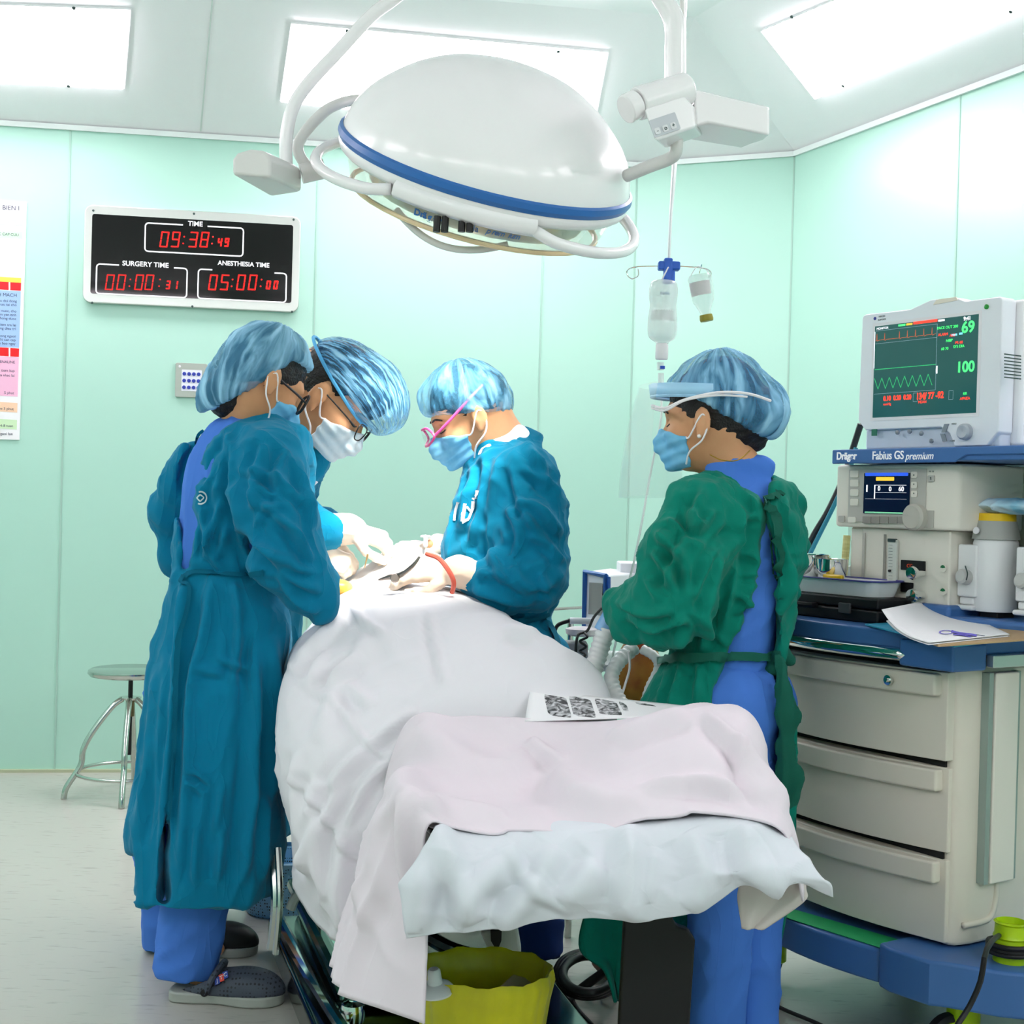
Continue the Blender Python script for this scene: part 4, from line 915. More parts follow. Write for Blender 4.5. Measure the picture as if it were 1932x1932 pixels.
ribbon('waist_tie', bb, [(1240, 1248), (1290, 1242), (1350, 1240), (1410, 1238), (1450, 1240), (1474, 1236)], 17, M_greend, g4, off=.009, th=.004)
f = Field(*bounds([P(1430, 1220, 2.9), P(1490, 1270, 3.0)], .05), .004)
kc = hit(bb, 1452, 1243, .012); f.ell(kc, (.024, .016, .016), .01); f.chain([kc, kc+Vector((.02, -.004, .016)), kc+Vector((.034, 0, -.004)), kc], [.011, .012, .012, .01], .006); f.chain([kc, kc+Vector((-.01, -.004, -.026)), kc+Vector((.012, 0, -.03))], [.01, .012, .01], .006)
sdf_obj('tie_knot', f, M_greend, g4)
tail = [P(1468, 1240, 2.96), P(1480, 1300, 2.95), P(1490, 1350, 2.95), P(1484, 1410, 2.96), P(1488, 1470, 2.97), P(1478, 1540, 2.98)]
f = Field(*bounds(tail, .08), .006)
f.chain(tail, [.012, .017, .024, .018, .028, .022], .02, flat=(Vector((.2, 1, 0)).normalized(), .45))
sdf_obj('gown_tail', f, M_greend, g4, disp=lambda V, N: .006*folds(V, (0, 0, 1), 4, 50, 2))
ribbon('neck_tie', bb, [(1440, 950), (1458, 965), (1466, 1010), (1476, 1050), (1462, 1090), (1458, 1046), (1452, 1000)], 11, M_greend, g4, off=.01, th=.004)
ribbon('neck_tie', bb, [(1436, 948), (1458, 940), (1470, 930)], 10, M_greend, g4, off=.012, th=.005)
# gown skirt falling below the drape on both sides
def panel_cloth(name, mt, root, px, Y, Yb=None, th=.006, seed=1, amp=.012):
    """hanging cloth strip: px = rows of (xl, xr, y)"""
    rows = []; Yb = Yb or Y
    R = [Vector((a, b, c)) for a, b, c in px]; R, _ = spline(R, [0]*len(R), 8)
    nu = 14; vs = []
    for i, r in enumerate(R):
        for j in range(nu+1):
            t = j/nu; v = P(r.x+(r.y-r.x)*t, r.z, Y+(Yb-Y)*t); v.y += amp*math.sin(t*11+i*.05+seed)+.3*amp*math.sin(t*25+seed*3+i*.1); vs.append(v)
    F = [(i*(nu+1)+j, i*(nu+1)+j+1, (i+1)*(nu+1)+j+1, (i+1)*(nu+1)+j) for i in range(len(R)-1) for j in range(nu)]
    o = mesh_obj(name, np.array([tuple(v) for v in vs]), F, mt, root, 180); s = o.modifiers.new('solid', 'SOLIDIFY'); s.thickness = th; s.offset = 0
    return o
panel_cloth('gown_skirt', M_green, g4, [(1440, 1500, 1500), (1450, 1498, 1620), (1455, 1480, 1740), (1457, 1470, 1800), (1457, 1472, 1868)], 3.2)
panel_cloth('gown_skirt', M_green, g4, [(1200, 1310, 1500), (1130, 1305, 1650), (1092, 1300, 1780), (1140, 1200, 1830), (1160, 1186, 1890)], 3.12, 3.2, seed=4)
trouser('scrub_trousers', r4, P(1380, 1330, 3.05), P(1360, 1650, 3.0), P(1348, 1955, 3.0), [.11, .075, .062], seed=11)
trouser('scrub_trousers', r4, P(1420, 1330, 3.14), P(1424, 1650, 3.1), P(1424, 1955, 3.06), [.1, .062, .05], seed=12)
# face shield: two-part pale blue headband, white elastic, clear visor
M_band = mat('pale_blue_plastic', 'a6d8f6', .4)
m = MB(H4); e = []
for k in range(15):
    a = -2.0+4.0*k/14; e.append((.012+.116*math.cos(a), .098*math.sin(a), .052+.012*math.cos(a)))
for z in (-.013, .012):
    m.tube([(x, y, q+z) for x, y, q in e[2:]], .004, seg=6, sub=3)
vs = []
for x, y, q in e[1:]: vs += [(x, y, q-.014), (x*1.02, y*1.02, q+.014)]
m.add(vs, [(2*i, 2*i+1, 2*i+3, 2*i+2) for i in range(len(e)-2)])
fs_ = m.obj('face_shield', M_band, r4); s = fs_.modifiers.new('solid', 'SOLIDIFY'); s.thickness = .003
m = MB(H4); m.tube([(.115, .055, .028), (.07, .1, .016), (.02, .112, .03), (-.05, .107, .04), (-.11, .085, .035), (-.15, .04, .02)], .0032, seg=6)
m.tube([(.115, .055, .022), (.07, .103, .01), (.02, .114, .028), (-.05, .108, .034), (-.11, .086, .028)], .0024, seg=6); m.obj('elastic_strap', M_loop, fs_)
M_visor = mat('clear_visor', 'e8f6f2', .06, alpha=.22, spec=.8)
m = MB(H4); vs = []; NN = 16
for i in range(NN+1):
    a = -1.15+2.3*i/NN; x, y = .03+.125*math.cos(a), .125*math.sin(a)
    for j in range(7):
        t = j/6; vs.append((x+.05*t*math.cos(a)*(1-.4*t)*2.0, y*(1+.12*t), .075-.25*t))
m.add(vs, [(i*7+j, i*7+j+1, i*7+j+8, i*7+j+7) for i in range(NN) for j in range(6)])
v_ = m.obj('visor', M_visor, fs_, smooth=180)

# brows and lashes where a face shows
for r_, H_, sides in ((r2, H2, (-1,)), (r3, H3, (1, -1)), (r4, H4, (1,))):
    for sg in sides:
        m = MB(H_); m.tube([(.078, .056*sg, .008), (.09, .04*sg, .016), (.097, .02*sg, .014)], [.002, .003, .0022], seg=6); m.obj('eyebrow', M_hair, r_)
        m = MB(H_); m.tube([(.078, .048*sg, -.016), (.088, .034*sg, -.02), (.091, .02*sg, -.017)], .0014, seg=6); m.obj('eyelash', M_hair, r_)
# ================================================================== operating table, patient and drapes
M_sheet = mat('white_drape_cotton', 'eae9ee', .8, spec=.2, crease=(3.2, .2, .02, (1, 1, .5)))
M_sheetp = mat('pinkish_white_drape', 'e9e0e7', .8, spec=.2, crease=(3, .2, .02, (1, 1, .5)))
M_sheetb = mat('bluish_white_sheet', 'dee4ea', .8, spec=.2, crease=(3, .25, .02, (1, 1, .4)))
M_steel = mat('brushed_steel', 'b9bdb9', .22, metal=1, bump=(40, .05, .002))
M_steeld = mat('polished_dark_steel', '6f7f7c', .12, metal=1)
M_chrome = mat('chrome', 'e4e6e4', .08, metal=1)
def resample(pts, n):
    pts, _ = spline([Vector(p) for p in pts], [0]*len(pts), 10)
    d = [0]
    for a, b in zip(pts[:-1], pts[1:]): d.append(d[-1]+(b-a).length)
    out = []; j = 0
    for k in range(n):
        t = d[-1]*k/(n-1)
        while j < len(d)-2 and d[j+1] < t: j += 1
        f = (t-d[j])/max(d[j+1]-d[j], 1e-9); out.append(pts[j].lerp(pts[j+1], f))
    return out
def sheet(name, rows, mt, root, nu=150, nv=130, disp=None, th=.004):
    """cloth lofted through cross-sections given as world polylines"""
    R = [resample(r, nu) for r in rows]; cols = []
    for j in range(nu): cols.append(resample([r[j] for r in R], nv))
    V = np.array([[tuple(cols[j][i]) for j in range(nu)] for i in range(nv)])
    du = np.gradient(V, axis=1); dv = np.gradient(V, axis=0); N = np.cross(du, dv); N /= np.maximum(np.linalg.norm(N, axis=-1, keepdims=True), 1e-9)
    if N[..., 2].mean() < 0: N = -N
    u = np.linspace(0, 1, nu)[None, :].repeat(nv, 0); v = np.linspace(0, 1, nv)[:, None].repeat(nu, 1)
    if disp is not None: V = V+N*disp(V, u, v)[..., None]
    i, j = np.meshgrid(np.arange(nv-1), np.arange(nu-1), indexing='ij'); a = (i*nu+j).ravel()
    F = np.stack([a, a+1, a+nu+1, a+nu], 1)
    o = mesh_obj(name, V.reshape(-1, 3), F, mt, root, 180); s = o.modifiers.new('solid', 'SOLIDIFY'); s.thickness = th; s.offset = 0
    return o
tb = empty('operating_table', (P(900, 1700, 2.9).x, 2.9, 0), 'stainless steel operating table under white drapes in the middle of the room', 'operating table')
def row(Y, *p): return [P(x, y, Y) for x, y in p]
KD = S_(6, .009, [(545, 1252), (585, 1302), (628, 1317)], [(628, 1317), (690, 1400), (748, 1432)], [(538, 1460), (600, 1520), (650, 1600), (692, 1628)], [(650, 1130), (680, 1168), (725, 1198)], [(808, 1150), (825, 1240), (842, 1292)])+S_(10, .014, [(560, 1242), (620, 1182), (652, 1142)], [(600, 1302), (680, 1240)], [(588, 1292), (612, 1258), (660, 1220)], [(690, 1410), (782, 1340)], [(692, 1408), (640, 1460), (622, 1490)], [(745, 1430), (690, 1480), (655, 1560)], [(602, 1540), (565, 1650)],
    [(650, 1290), (700, 1330)], [(640, 1480), (600, 1600), (612, 1700)], [(560, 1420), (552, 1540), (580, 1650)], [(950, 1190), (1012, 1200)], [(610, 1220), (580, 1290)])+S_(16, .014, [(700, 1200), (640, 1280), (600, 1400)], [(650, 1560), (640, 1660), (650, 1760)], [(600, 1470), (580, 1560), (590, 1660)])
KL = S_(28, .02, [(790, 1375), (880, 1435), (960, 1452), (1020, 1400)], [(1020, 1440), (1100, 1500), (1190, 1520), (1290, 1500)])+S_(12, .016, [(745, 1500), (705, 1600), (692, 1750)], [(765, 1500), (760, 1620), (790, 1760)], [(1395, 1395), (1408, 1460), (1450, 1510)], [(1330, 1352), (1420, 1440), (1480, 1530)], [(1150, 1400), (1230, 1370), (1300, 1352)], [(1000, 1400), (1030, 1420), (1060, 1440)], [(800, 1505), (880, 1530), (960, 1540)], [(1210, 1500), (1330, 1480), (1400, 1500)])
KF = S_(24, .016, [(838, 1560), (795, 1650), (778, 1762)], [(832, 1568), (872, 1680), (895, 1742)], [(985, 1605), (900, 1680), (855, 1752)], [(1055, 1600), (1000, 1690), (940, 1752)], [(1182, 1560), (1192, 1640), (1182, 1732)], [(1135, 1630), (1060, 1705)], [(1300, 1570), (1332, 1650), (1300, 1712)], [(1402, 1562), (1420, 1640), (1475, 1680)])+S_(12, .007, [(960, 1600), (1010, 1680), (1080, 1730)], [(1240, 1600), (1220, 1700)], [(1360, 1580), (1370, 1680)])
def mound(V, u, v):
    sh = V.shape; q = V.reshape(-1, 3)
    side = np.clip((np.abs(u-.5)-.24)/.1, 0, 1)*(u < .5)
    d = .012*folds(q, (.25, -.3, 1), 1.2, 7, 3, .35).reshape(sh[:2])*(.35+side)+.004*folds(q, (1, .6, .3), 2, 12, 5, .4).reshape(sh[:2])
    d += .006*folds(q, (.6, .1, 1), 1.5, 9, 8, .4).reshape(sh[:2])*side
    return .55*d+stroke_disp(q, KD).reshape(sh[:2])
dr = sheet('surgical_drape', [
    row(3.62, (610, 1420), (600, 1250), (632, 1165), (680, 1122), (745, 1108), (820, 1112), (870, 1140), (885, 1220), (890, 1400)),
    row(3.5, (585, 1480), (575, 1270), (612, 1160), (665, 1112), (745, 1095), (835, 1102), (905, 1138), (935, 1220), (935, 1430)),
    row(3.3, (556, 1580), (546, 1300), (568, 1200), (640, 1145), (745, 1115), (870, 1122), (960, 1172), (1005, 1250), (1000, 1480)),
    row(3.12, (545, 1660), (526, 1440), (532, 1290), (590, 1215), (720, 1165), (900, 1160), (1030, 1205), (1085, 1290), (1080, 1550)),
    row(2.97, (585, 1738), (540, 1560), (543, 1390), (620, 1300), (780, 1245), (930, 1230), (1080, 1240), (1150, 1318), (1150, 1600)),
    row(2.86, (628, 1780), (572, 1620), (574, 1450), (655, 1362), (800, 1320), (950, 1318), (1090, 1328), (1170, 1400), (1170, 1620)),
    row(2.79, (662, 1806), (620, 1690), (625, 1540), (700, 1430), (850, 1410), (1000, 1410), (1130, 1420), (1190, 1480), (1190, 1650)),
    row(2.755, (705, 1806), (705, 1690), (720, 1570), (800, 1490), (870, 1470), (1000, 1470), (1130, 1480), (1190, 1520), (1190, 1650))], M_sheet, None, disp=mound)
lab(dr, 'large white surgical drape over the patient torso between the surgeons', 'drape')
def legs_d(V, u, v):
    sh = V.shape; q = V.reshape(-1, 3)
    side = np.clip((.3-u)/.1, 0, 1)
    return (.006*folds(q, (1, .4, .15), 1.6, 8, 13, .4)).reshape(sh[:2])+(.02*folds(q, (.25, 0, 1), .7, 8, 15, .25)).reshape(sh[:2])*side*.6+stroke_disp(q, KL).reshape(sh[:2])
lg = sheet('leg_drape', [
    row(2.76, (645, 1800), (672, 1650), (722, 1500), (776, 1362), (860, 1352), (960, 1352), (1080, 1358), (1190, 1357), (1290, 1352), (1330, 1420), (1340, 1530)),
    row(2.68, (638, 1826), (676, 1668), (735, 1490), (790, 1400), (870, 1400), (960, 1412), (1080, 1390), (1200, 1352), (1340, 1336), (1395, 1400), (1405, 1520)),
    row(2.56, (636, 1838), (690, 1650), (746, 1462), (850, 1460), (960, 1478), (1080, 1450), (1220, 1378), (1400, 1344), (1446, 1440), (1462, 1560)),
    row(2.42, (655, 1880), (702, 1700), (742, 1482), (840, 1510), (960, 1518), (1080, 1500), (1230, 1450), (1400, 1420), (1472, 1510), (1496, 1620)),
    row(2.32, (712, 1905), (745, 1720), (760, 1500), (850, 1535), (960, 1545), (1100, 1540), (1240, 1515), (1390, 1500), (1482, 1545), (1512, 1680)),
    row(2.27, (800, 1932), (802, 1740), (806, 1562), (880, 1560), (980, 1566), (1110, 1558), (1250, 1540), (1390, 1542), (1486, 1574), (1518, 1700))], M_sheetp, None, disp=legs_d)
lab(lg, 'pinkish white drape over the patient legs with a long corner hanging down left', 'drape')
def hang(V, u, v):
    sh = V.shape; q = V.reshape(-1, 3); d = np.clip((v-.25)*2, 0, 1)
    return stroke_disp(q, KF).reshape(sh[:2])*np.clip(v*5-.3, 0, 1)+(.012*folds(q, (-.45, 0, 1), 1.0, 7, 25, .35)+.004*folds(q, (1, 0, .1), 3, 14, 29)).reshape(sh[:2])*d
ft = sheet('foot_sheet', [
    row(2.36, (800, 1552), (950, 1550), (1100, 1545), (1250, 1530), (1400, 1520), (1480, 1560)),
    row(2.27, (822, 1572), (950, 1573), (1100, 1568), (1250, 1556), (1400, 1552), (1498, 1588)),
    row(2.22, (790, 1615), (930, 1612), (1100, 1612), (1250, 1604), (1410, 1602), (1525, 1622)),
    row(2.19, (752, 1662), (920, 1665), (1100, 1672), (1250, 1660), (1400, 1640), (1550, 1655)),
    row(2.19, (758, 1712), (920, 1716), (1100, 1712), (1250, 1696), (1390, 1668), (1568, 1668)),
    row(2.2, (766, 1774), (920, 1757), (1100, 1740), (1290, 1722), (1390, 1690), (1480, 1662), (1572, 1690))], M_sheetb, None, disp=hang, th=.005)
lab(ft, 'bluish white sheet hanging over the foot end of the table', 'sheet')
panel = empty('cloth', P(1440, 1700, 2.3), 'beige cotton cloth corner hanging below the foot sheet beside blue trousers', 'cloth')
panel_cloth('folded_panel', mat('beige_cotton', 'd9d2cc', .8), panel, [(1400, 1515, 1640), (1394, 1520, 1675), (1392, 1516, 1700), (1400, 1440, 1752)], 2.32, amp=.004)
# patient lying under the drapes
pt = empty('patient', P(850, 1300, 3.0), 'patient lying fully covered beneath the white drapes', 'person')
pa, pb = P(745, 1215, 3.45), P(1150, 1480, 2.55)
f = Field(*bounds([P(560, 1100, 3.7), P(1500, 1600, 2.2), pa, pb], .1), .012)
f.ell(P(700, 1190, 3.72), (.1, .12, .1), .03)
f.chain([P(720, 1210, 3.55), P(780, 1235, 3.3), P(880, 1330, 3.0)], [.1, .12, .11], .04)
f.chain([P(850, 1400, 3.0), P(930, 1540, 2.7), P(1060, 1600, 2.5)], [.085, .06, .045], .03)
f.chain([P(960, 1400, 3.0), P(1150, 1520, 2.68), P(1330, 1530, 2.5)], [.09, .07, .05], .03); f.cap(P(1330, 1500, 2.5), P(1340, 1440, 2.5), .04, .03)
sdf_obj('body', f, M_skin, pt, it=1)
# table: top sections, column, base
ax0, ax1 = Vector((P(1140, 0, 2.4).x, 2.36, 0)), Vector((-.38, 3.85, 0)); ty = (ax1-ax0); TL = ty.length; ty.normalize(); tx = Vector((ty.y, -ty.x, 0))
TW = frame(ax0, tx, ty, Vector((0, 0, 1)))
m = MB(TW)
m.box((-.2, .06, .56), (.2, .5, .62)); m.obj('leg_section', mat('black_cushion', '17181a', .6), tb, bevel=.012)
m = MB(TW); m.box((-.2, .55, .56), (.2, TL-.1, .62)); m.obj('cushion', mat('black_cushion', '17181a', .6), tb, bevel=.012)
m = MB(TW); m.box((-.215, .06, .57), (-.2, TL-.2, .6)); m.obj('side_rail', M_steel, tb, bevel=.003); m = MB(TW); m.box((.2, .06, .57), (.215, TL-.2, .6)); m.obj('side_rail', M_steel, tb, bevel=.003)
m = MB(TW); m.box((-.14, .75, .12), (.14, 1.1, .6)); m.obj('column', M_steel, tb, bevel=.02)
# long polished base that shows to the left under the drape
bA = [PZ(498, 1700, .1), PZ(560, 1668, .1), PZ(705, 1935, .1), PZ(602, 1990, .1)]
def quadbox(m, q, z0, z1): m.add([(v.x, v.y, z0) for v in q]+[(v.x, v.y, z1) for v in q], [(3,2,1,0),(4,5,6,7),(0,1,5,4),(1,2,6,5),(2,3,7,6),(3,0,4,7)]); return m
def quad_px(z, *p): return [PZ(x, y, z) for x, y in p]
m = MB(); quadbox(m, quad_px(.09, (505, 1728), (930, 1700), (1160, 1985), (620, 2010)), .015, .09); m.obj('base', M_steeld, tb, bevel=.012)
m = MB(); quadbox(m, quad_px(.16, (556, 1672), (880, 1660), (960, 1830), (640, 1850)), .09, .16); m.obj('base_cover', mat('mint_steel', '9db8ae', .15, metal=1), tb, bevel=.02)
m = MB(); m.tube([P(513, 1590, 3.25), P(520, 1700, 3.2), P(512, 1790, 3.2)], .011, seg=8); m.tube([P(524, 1600, 3.2), P(528, 1700, 3.15), P(520, 1800, 3.15)], .008, seg=8); m.obj('rail_strut', M_steel, tb)
m = MB(); m.tube([PZ(520, 1725, .11), PZ(560, 1800, .11), PZ(615, 1890, .11), PZ(660, 1960, .11)], .016, seg=10); m.obj('base_rail', M_chrome, tb)
m = MB(); m.tube([PZ(555, 1670, .17), PZ(600, 1760, .17), PZ(650, 1860, .17)], .02, seg=10); m.obj('base_rail', mat('glossy_bottle_green', '2f5c50', .12, metal=.8), tb)
m = MB(); m.tube([P(548, 1715, 3.3), P(560, 1690, 3.3), P(585, 1680, 3.3), P(598, 1700, 3.3), P(594, 1730, 3.3)], .012, seg=8); m.obj('grab_handle', mat('pale_grey_paint', 'c9d4cf', .4), tb)
m = MB(); m.lathe([(.026, 0), (.028, .02), (.024, .035), (.012, .04), (0, .04)], 20, axis_frame(PZ(665, 1925, .1), (0, 0, 1))); m.obj('levelling_knob', M_chrome, tb)
# black board leaning under the foot end
m = MB(); q = [(1178, 1722), (1262, 1716), (1276, 1748), (1300, 1756), (1312, 1776), (1300, 1960), (1166, 1960)]
vs = [P(x, y, 2.52) for x, y in q]; vb = [v+Vector((.0, .03, 0)) for v in vs]; n = len(q)
m.add(vs+vb, [tuple(range(n)), tuple(range(2*n-1, n-1, -1))]+[(i, n+i, n+(i+1) % n, (i+1) % n) for i in range(n)]); o = m.obj('leg_board', mat('matt_black_board', '0b0b0d', .55), None, bevel=.006)
lab(o, 'flat black board standing under the foot end beside blue trousers', 'board')
# printed scan film on white paper, lying across the patient legs
def paper(name, px, Y0, Y1, mt, parent, curl=.02, lift=.0, nu=24, nv=10):
    """four pixel corners: far-left, far-right, near-right, near-left"""
    A, B, C, D = P(*px[0], Y1), P(*px[1], Y1), P(*px[2], Y0), P(*px[3], Y0); V = []
    for i in range(nv+1):
        for j in range(nu+1):
            s, t = j/nu, i/nv; p = (A*(1-s)+B*s)*(1-t)+(D*(1-s)+C*s)*t
            p = p+Vector((0, 0, lift+curl*(math.sin(s*math.pi)*(.6)-t*.2*math.sin(s*3)))); V.append(tuple(p))
    i, j = np.meshgrid(np.arange(nv), np.arange(nu), indexing='ij'); a = (i*(nu+1)+j).ravel()
    o = mesh_obj(name, np.array(V), np.stack([a, a+1, a+nu+2, a+nu+1], 1), mt, parent, 180); s = o.modifiers.new('solid', 'SOLIDIFY'); s.thickness = .0015; s.offset = -1
    return o
fr = empty('scan_printout', P(1140, 1340, 2.8), 'white paper sheet with grey scan images lying on the drape', 'paper')
M_paper = mat('white_paper', 'f6f6f8', .6)
sh_ = paper('paper_sheet', [(1000, 1302), (1290, 1332), (1296, 1352), (990, 1362)], 2.75, 2.88, M_paper, fr, .0)
def scan_mat():
    m = mat('scan_print', '777777', .5); nt = m.node_tree; b = nt.nodes['Principled BSDF']; tc = nt.nodes.new('ShaderNodeTexCoord'); mp = nt.nodes.new('ShaderNodeMapping'); mp.inputs['Scale'].default_value = (45, 30, 160)
    n = nt.nodes.new('ShaderNodeTexNoise'); n.inputs['Scale'].default_value = 1; n.inputs['Detail'].default_value = 5; n.inputs['Distortion'].default_value = 1.5
    r = nt.nodes.new('ShaderNodeValToRGB'); r.color_ramp.elements[0].position = .42; r.color_ramp.elements[1].position = .62; r.color_ramp.elements[0].color = hexlin('2a2a2d'); r.color_ramp.elements[1].color = hexlin('d8d8dc')
    nt.links.new(tc.outputs['Object'], mp.inputs[0]); nt.links.new(mp.outputs[0], n.inputs['Vector']); nt.links.new(n.outputs['Fac'], r.inputs[0]); nt.links.new(r.outputs[0], b.inputs['Base Color']); return m
M_scan = scan_mat(); bvp = bvh_of(sh_)
for q in ([(1025, 1309), (1066, 1312), (1080, 1357), (1036, 1355)], [(1072, 1312), (1112, 1316), (1126, 1357), (1084, 1357)], [(1120, 1317), (1160, 1321), (1176, 1352), (1134, 1354)], [(1164, 1321), (1182, 1323), (1190, 1347), (1180, 1348)], [(1186, 1324), (1250, 1331), (1250, 1336), (1194, 1343)]):
    decal('scan_image', bvp, [q], M_scan, fr, .0012, 2.8)
# surgical site: towels, iodine-painted skin, instruments, tubing
tw = sheet('surgical_towel', [
    row(3.66, (630, 1120), (665, 1090), (700, 1062), (745, 1032), (780, 1020), (820, 1030), (850, 1050)),
    row(3.58, (618, 1130), (660, 1098), (700, 1075), (745, 1045), (785, 1030), (830, 1045), (866, 1075)),
    row(3.5, (628, 1150), (668, 1122), (710, 1100), (755, 1080), (800, 1068), (845, 1085), (880, 1120)),
    row(3.42, (640, 1175), (680, 1145), (720, 1122), (760, 1112), (805, 1105), (850, 1118), (890, 1150))], mat('white_towel', 'f6f3ef', .85, bump=(200, .3, .003)), None, nu=60, nv=40, disp=lambda V, u, v: .007*folds(V.reshape(-1, 3), (1, .5, .2), 5, 30, 3).reshape(V.shape[:2]))
lab(tw, 'crumpled white surgical towel bunched between the gloved hands', 'towel')
f = Field(*bounds([P(600, 1075, 3.55), P(665, 1135, 3.4)], .03), .004); f.ell(P(640, 1108, 3.46), (.035, .03, .02), .01)
o = sdf_obj('skin_patch', f, mat('iodine_painted_skin', 'e8a63c', .4, mottle=(40, 'f6c860', .4, .7)), None); lab(o, 'orange iodine-painted patch of patient skin at the wound', 'skin')
def thing1(name, m, mt, label, cat, bevel=0, group=None): o = m.obj(name, mt, None, bevel=bevel); lab(o, label, cat, group); return o
m = MB(); m.tube([P(805, 1045, 3.26), P(828, 1054, 3.235), P(846, 1076, 3.22), P(856, 1098, 3.22), P(853, 1118, 3.24)], .006, seg=8)
thing1('suction_tube', m, mat('red_rubber_tube', 'ee6a55', .35), 'curved red rubber tube arching over a gloved wrist', 'tube')
e = empty('surgical_clamp', P(760, 1080, 3.25), 'dark steel surgical clamp held in the gloved hand above the white drape', 'surgical instrument')
M_inst = mat('instrument_steel', '8a8078', .3, metal=.9)
m = MB(); m.tube([P(714, 1094, 3.27), P(735, 1089, 3.26), P(748, 1088, 3.26)], [.002, .007, .009], seg=8); m.obj('jaw', M_inst, e)
m = MB(); m.tube([P(748, 1088, 3.26), P(764, 1080, 3.25), P(780, 1066, 3.24), P(792, 1050, 3.24)], [.008, .006, .005, .003], seg=8); m.obj('shank', M_inst, e)
m = MB(); m.lathe([(.009, -.004), (.011, 0), (.009, .004)], 14, axis_frame(P(745, 1091, 3.25), (0, -1, .3))); m.obj('hinge', M_inst, e)
m = MB(); m.tube([P(803, 1012, 3.55), P(803, 1030, 3.52)], .006, seg=8); m.lathe([(.013, 0), (.014, .003), (.011, .006), (0, .006)], 16, axis_frame(P(803, 1014, 3.55), (0, 0, 1)))
thing1('syringe_plunger', m, M_loop, 'white plunger knob sticking up from the gloved hand', 'syringe')
m = MB(); m.tube([P(694, 1046, 3.5), P(690, 1062, 3.49), P(688, 1072, 3.48)], [.003, .002, .001], seg=6); thing1('needle_holder', m, mat('gold_steel', 'c9a06a', .3, metal=.8), 'thin needle holder tip under the upper gloved hand', 'surgical instrument')
# ================================================================== surgical lamp
M_lampw = mat('white_lamp_enamel', 'fdfdfc', .25, spec=.5, coat=.3)
M_lampb = mat('blue_lamp_band', '2f6fb8', .35)
M_lampg = mat('grey_lamp_arm', 'e4e5e0', .35)
DL = 3.05
lp = empty('surgical_lamp', P(920, 300, DL), 'large white domed surgical lamp with blue band on jointed ceiling arms', 'lamp')
# ring plane from its outline: major axis from (650,222) to (1192,378); tilted so that its near edge hangs low
c = P(921, 298, DL); mx = (P(1192, 378, DL)-P(650, 222, DL)); RL = mx.length/2; mx.normalize()
vd = (c-CAMP).normalized(); dn = vd.cross(mx).normalized()
if dn.z > 0: dn = -dn
# axis up through the dome: mostly perpendicular to the view, leaning towards the camera
ax = (-dn*math.cos(math.radians(12)) - vd*math.sin(math.radians(12))).normalized()
ay = ax.cross(mx).normalized(); LM = frame(c, mx, ay, ax)
dome = [(RL*.985, 0), (RL*.955, .036), (RL*.9, .07), (RL*.8, .108), (RL*.62, .155), (RL*.42, .188), (RL*.2, .205), (RL*.08, .208), (0, .2085)]
pr, _ = spline([Vector((a, b, 0)) for a, b in dome], [0]*len(dome), 4)
m = MB(LM); m.lathe([(v.x, v.y) for v in pr], 72, cap=False); m.obj('dome', M_lampw, lp, smooth=60)
m = MB(LM); m.lathe([(RL*.985, .004), (RL*1.004, .0), (RL*1.01, -.012), (RL*.995, -.022)], 72, cap=False); m.obj('blue_band', M_lampb, lp)
m = MB(LM); sk = [(RL*.99, -.02), (RL*.995, -.03), (RL*.98, -.042), (RL*.95, -.05), (RL*.92, -.048), (RL*.91, -.03)]
m.lathe(sk, 72, cap=False); m.obj('skirt', M_lampw, lp, smooth=60)
M_gl = mat('lamp_cover_glass', 'f6f2e4', .08, alpha=.32, spec=.7)
m = MB(LM); gl = [(RL*.93, -.045), (RL*.9, -.075), (RL*.86, -.108), (RL*.8, -.12), (RL*.4, -.13), (0, -.132)]; pr, _ = spline([Vector((a, b, 0)) for a, b in gl], [0]*6, 3)
m.lathe([(v.x, v.y) for v in pr], 64, cap=False); m.obj('cover_glass', M_gl, lp, smooth=60)
m = MB(LM); a_ = []
m.tube([(RL*.85*math.cos(2*math.pi*k/40), RL*.85*math.sin(2*math.pi*k/40), -.114) for k in range(40)], .006, seg=8, closed=True, sub=1); m.obj('glass_rim', mat('cream_rim', 'f3dcae', .3), lp)
m = MB(LM); m.lathe([(RL*.7, -.112), (RL*.74, -.1), (RL*.8, -.04), (RL*.84, -.03), (RL*.7, .03), (RL*.4, .08), (0, .1)], 24, cap=False); m.obj('reflector', mat('reflector_painted_reflections', 'c2ccbe', .25, metal=.7, mottle=(9, 'f6d894', .5, .6)), lp)  # cream and greenish reflections are mottled into the base colour
m = MB(LM); m.lathe([(0, .06), (.03, .06), (.035, 0), (.03, -.09), (0, -.1)], 24); m.obj('lamp_bulb', mat('warm_bulb', 'fff2d0', .4, emit='ffe6b8', es=5), lp)
for px in (833, 880):
    t = P(px, 418, DL-.18); m = MB()
    for s in (-.008, .008): m.tube([P(px, 408, DL-.262)+Vector((s, 0, 0)), P(px-2, 438, DL-.262)+Vector((s, 0, 0))], .0075, seg=8, sub=0)
    m.obj('bulb_holder', mat('black_holder', '141210', .5), lp)
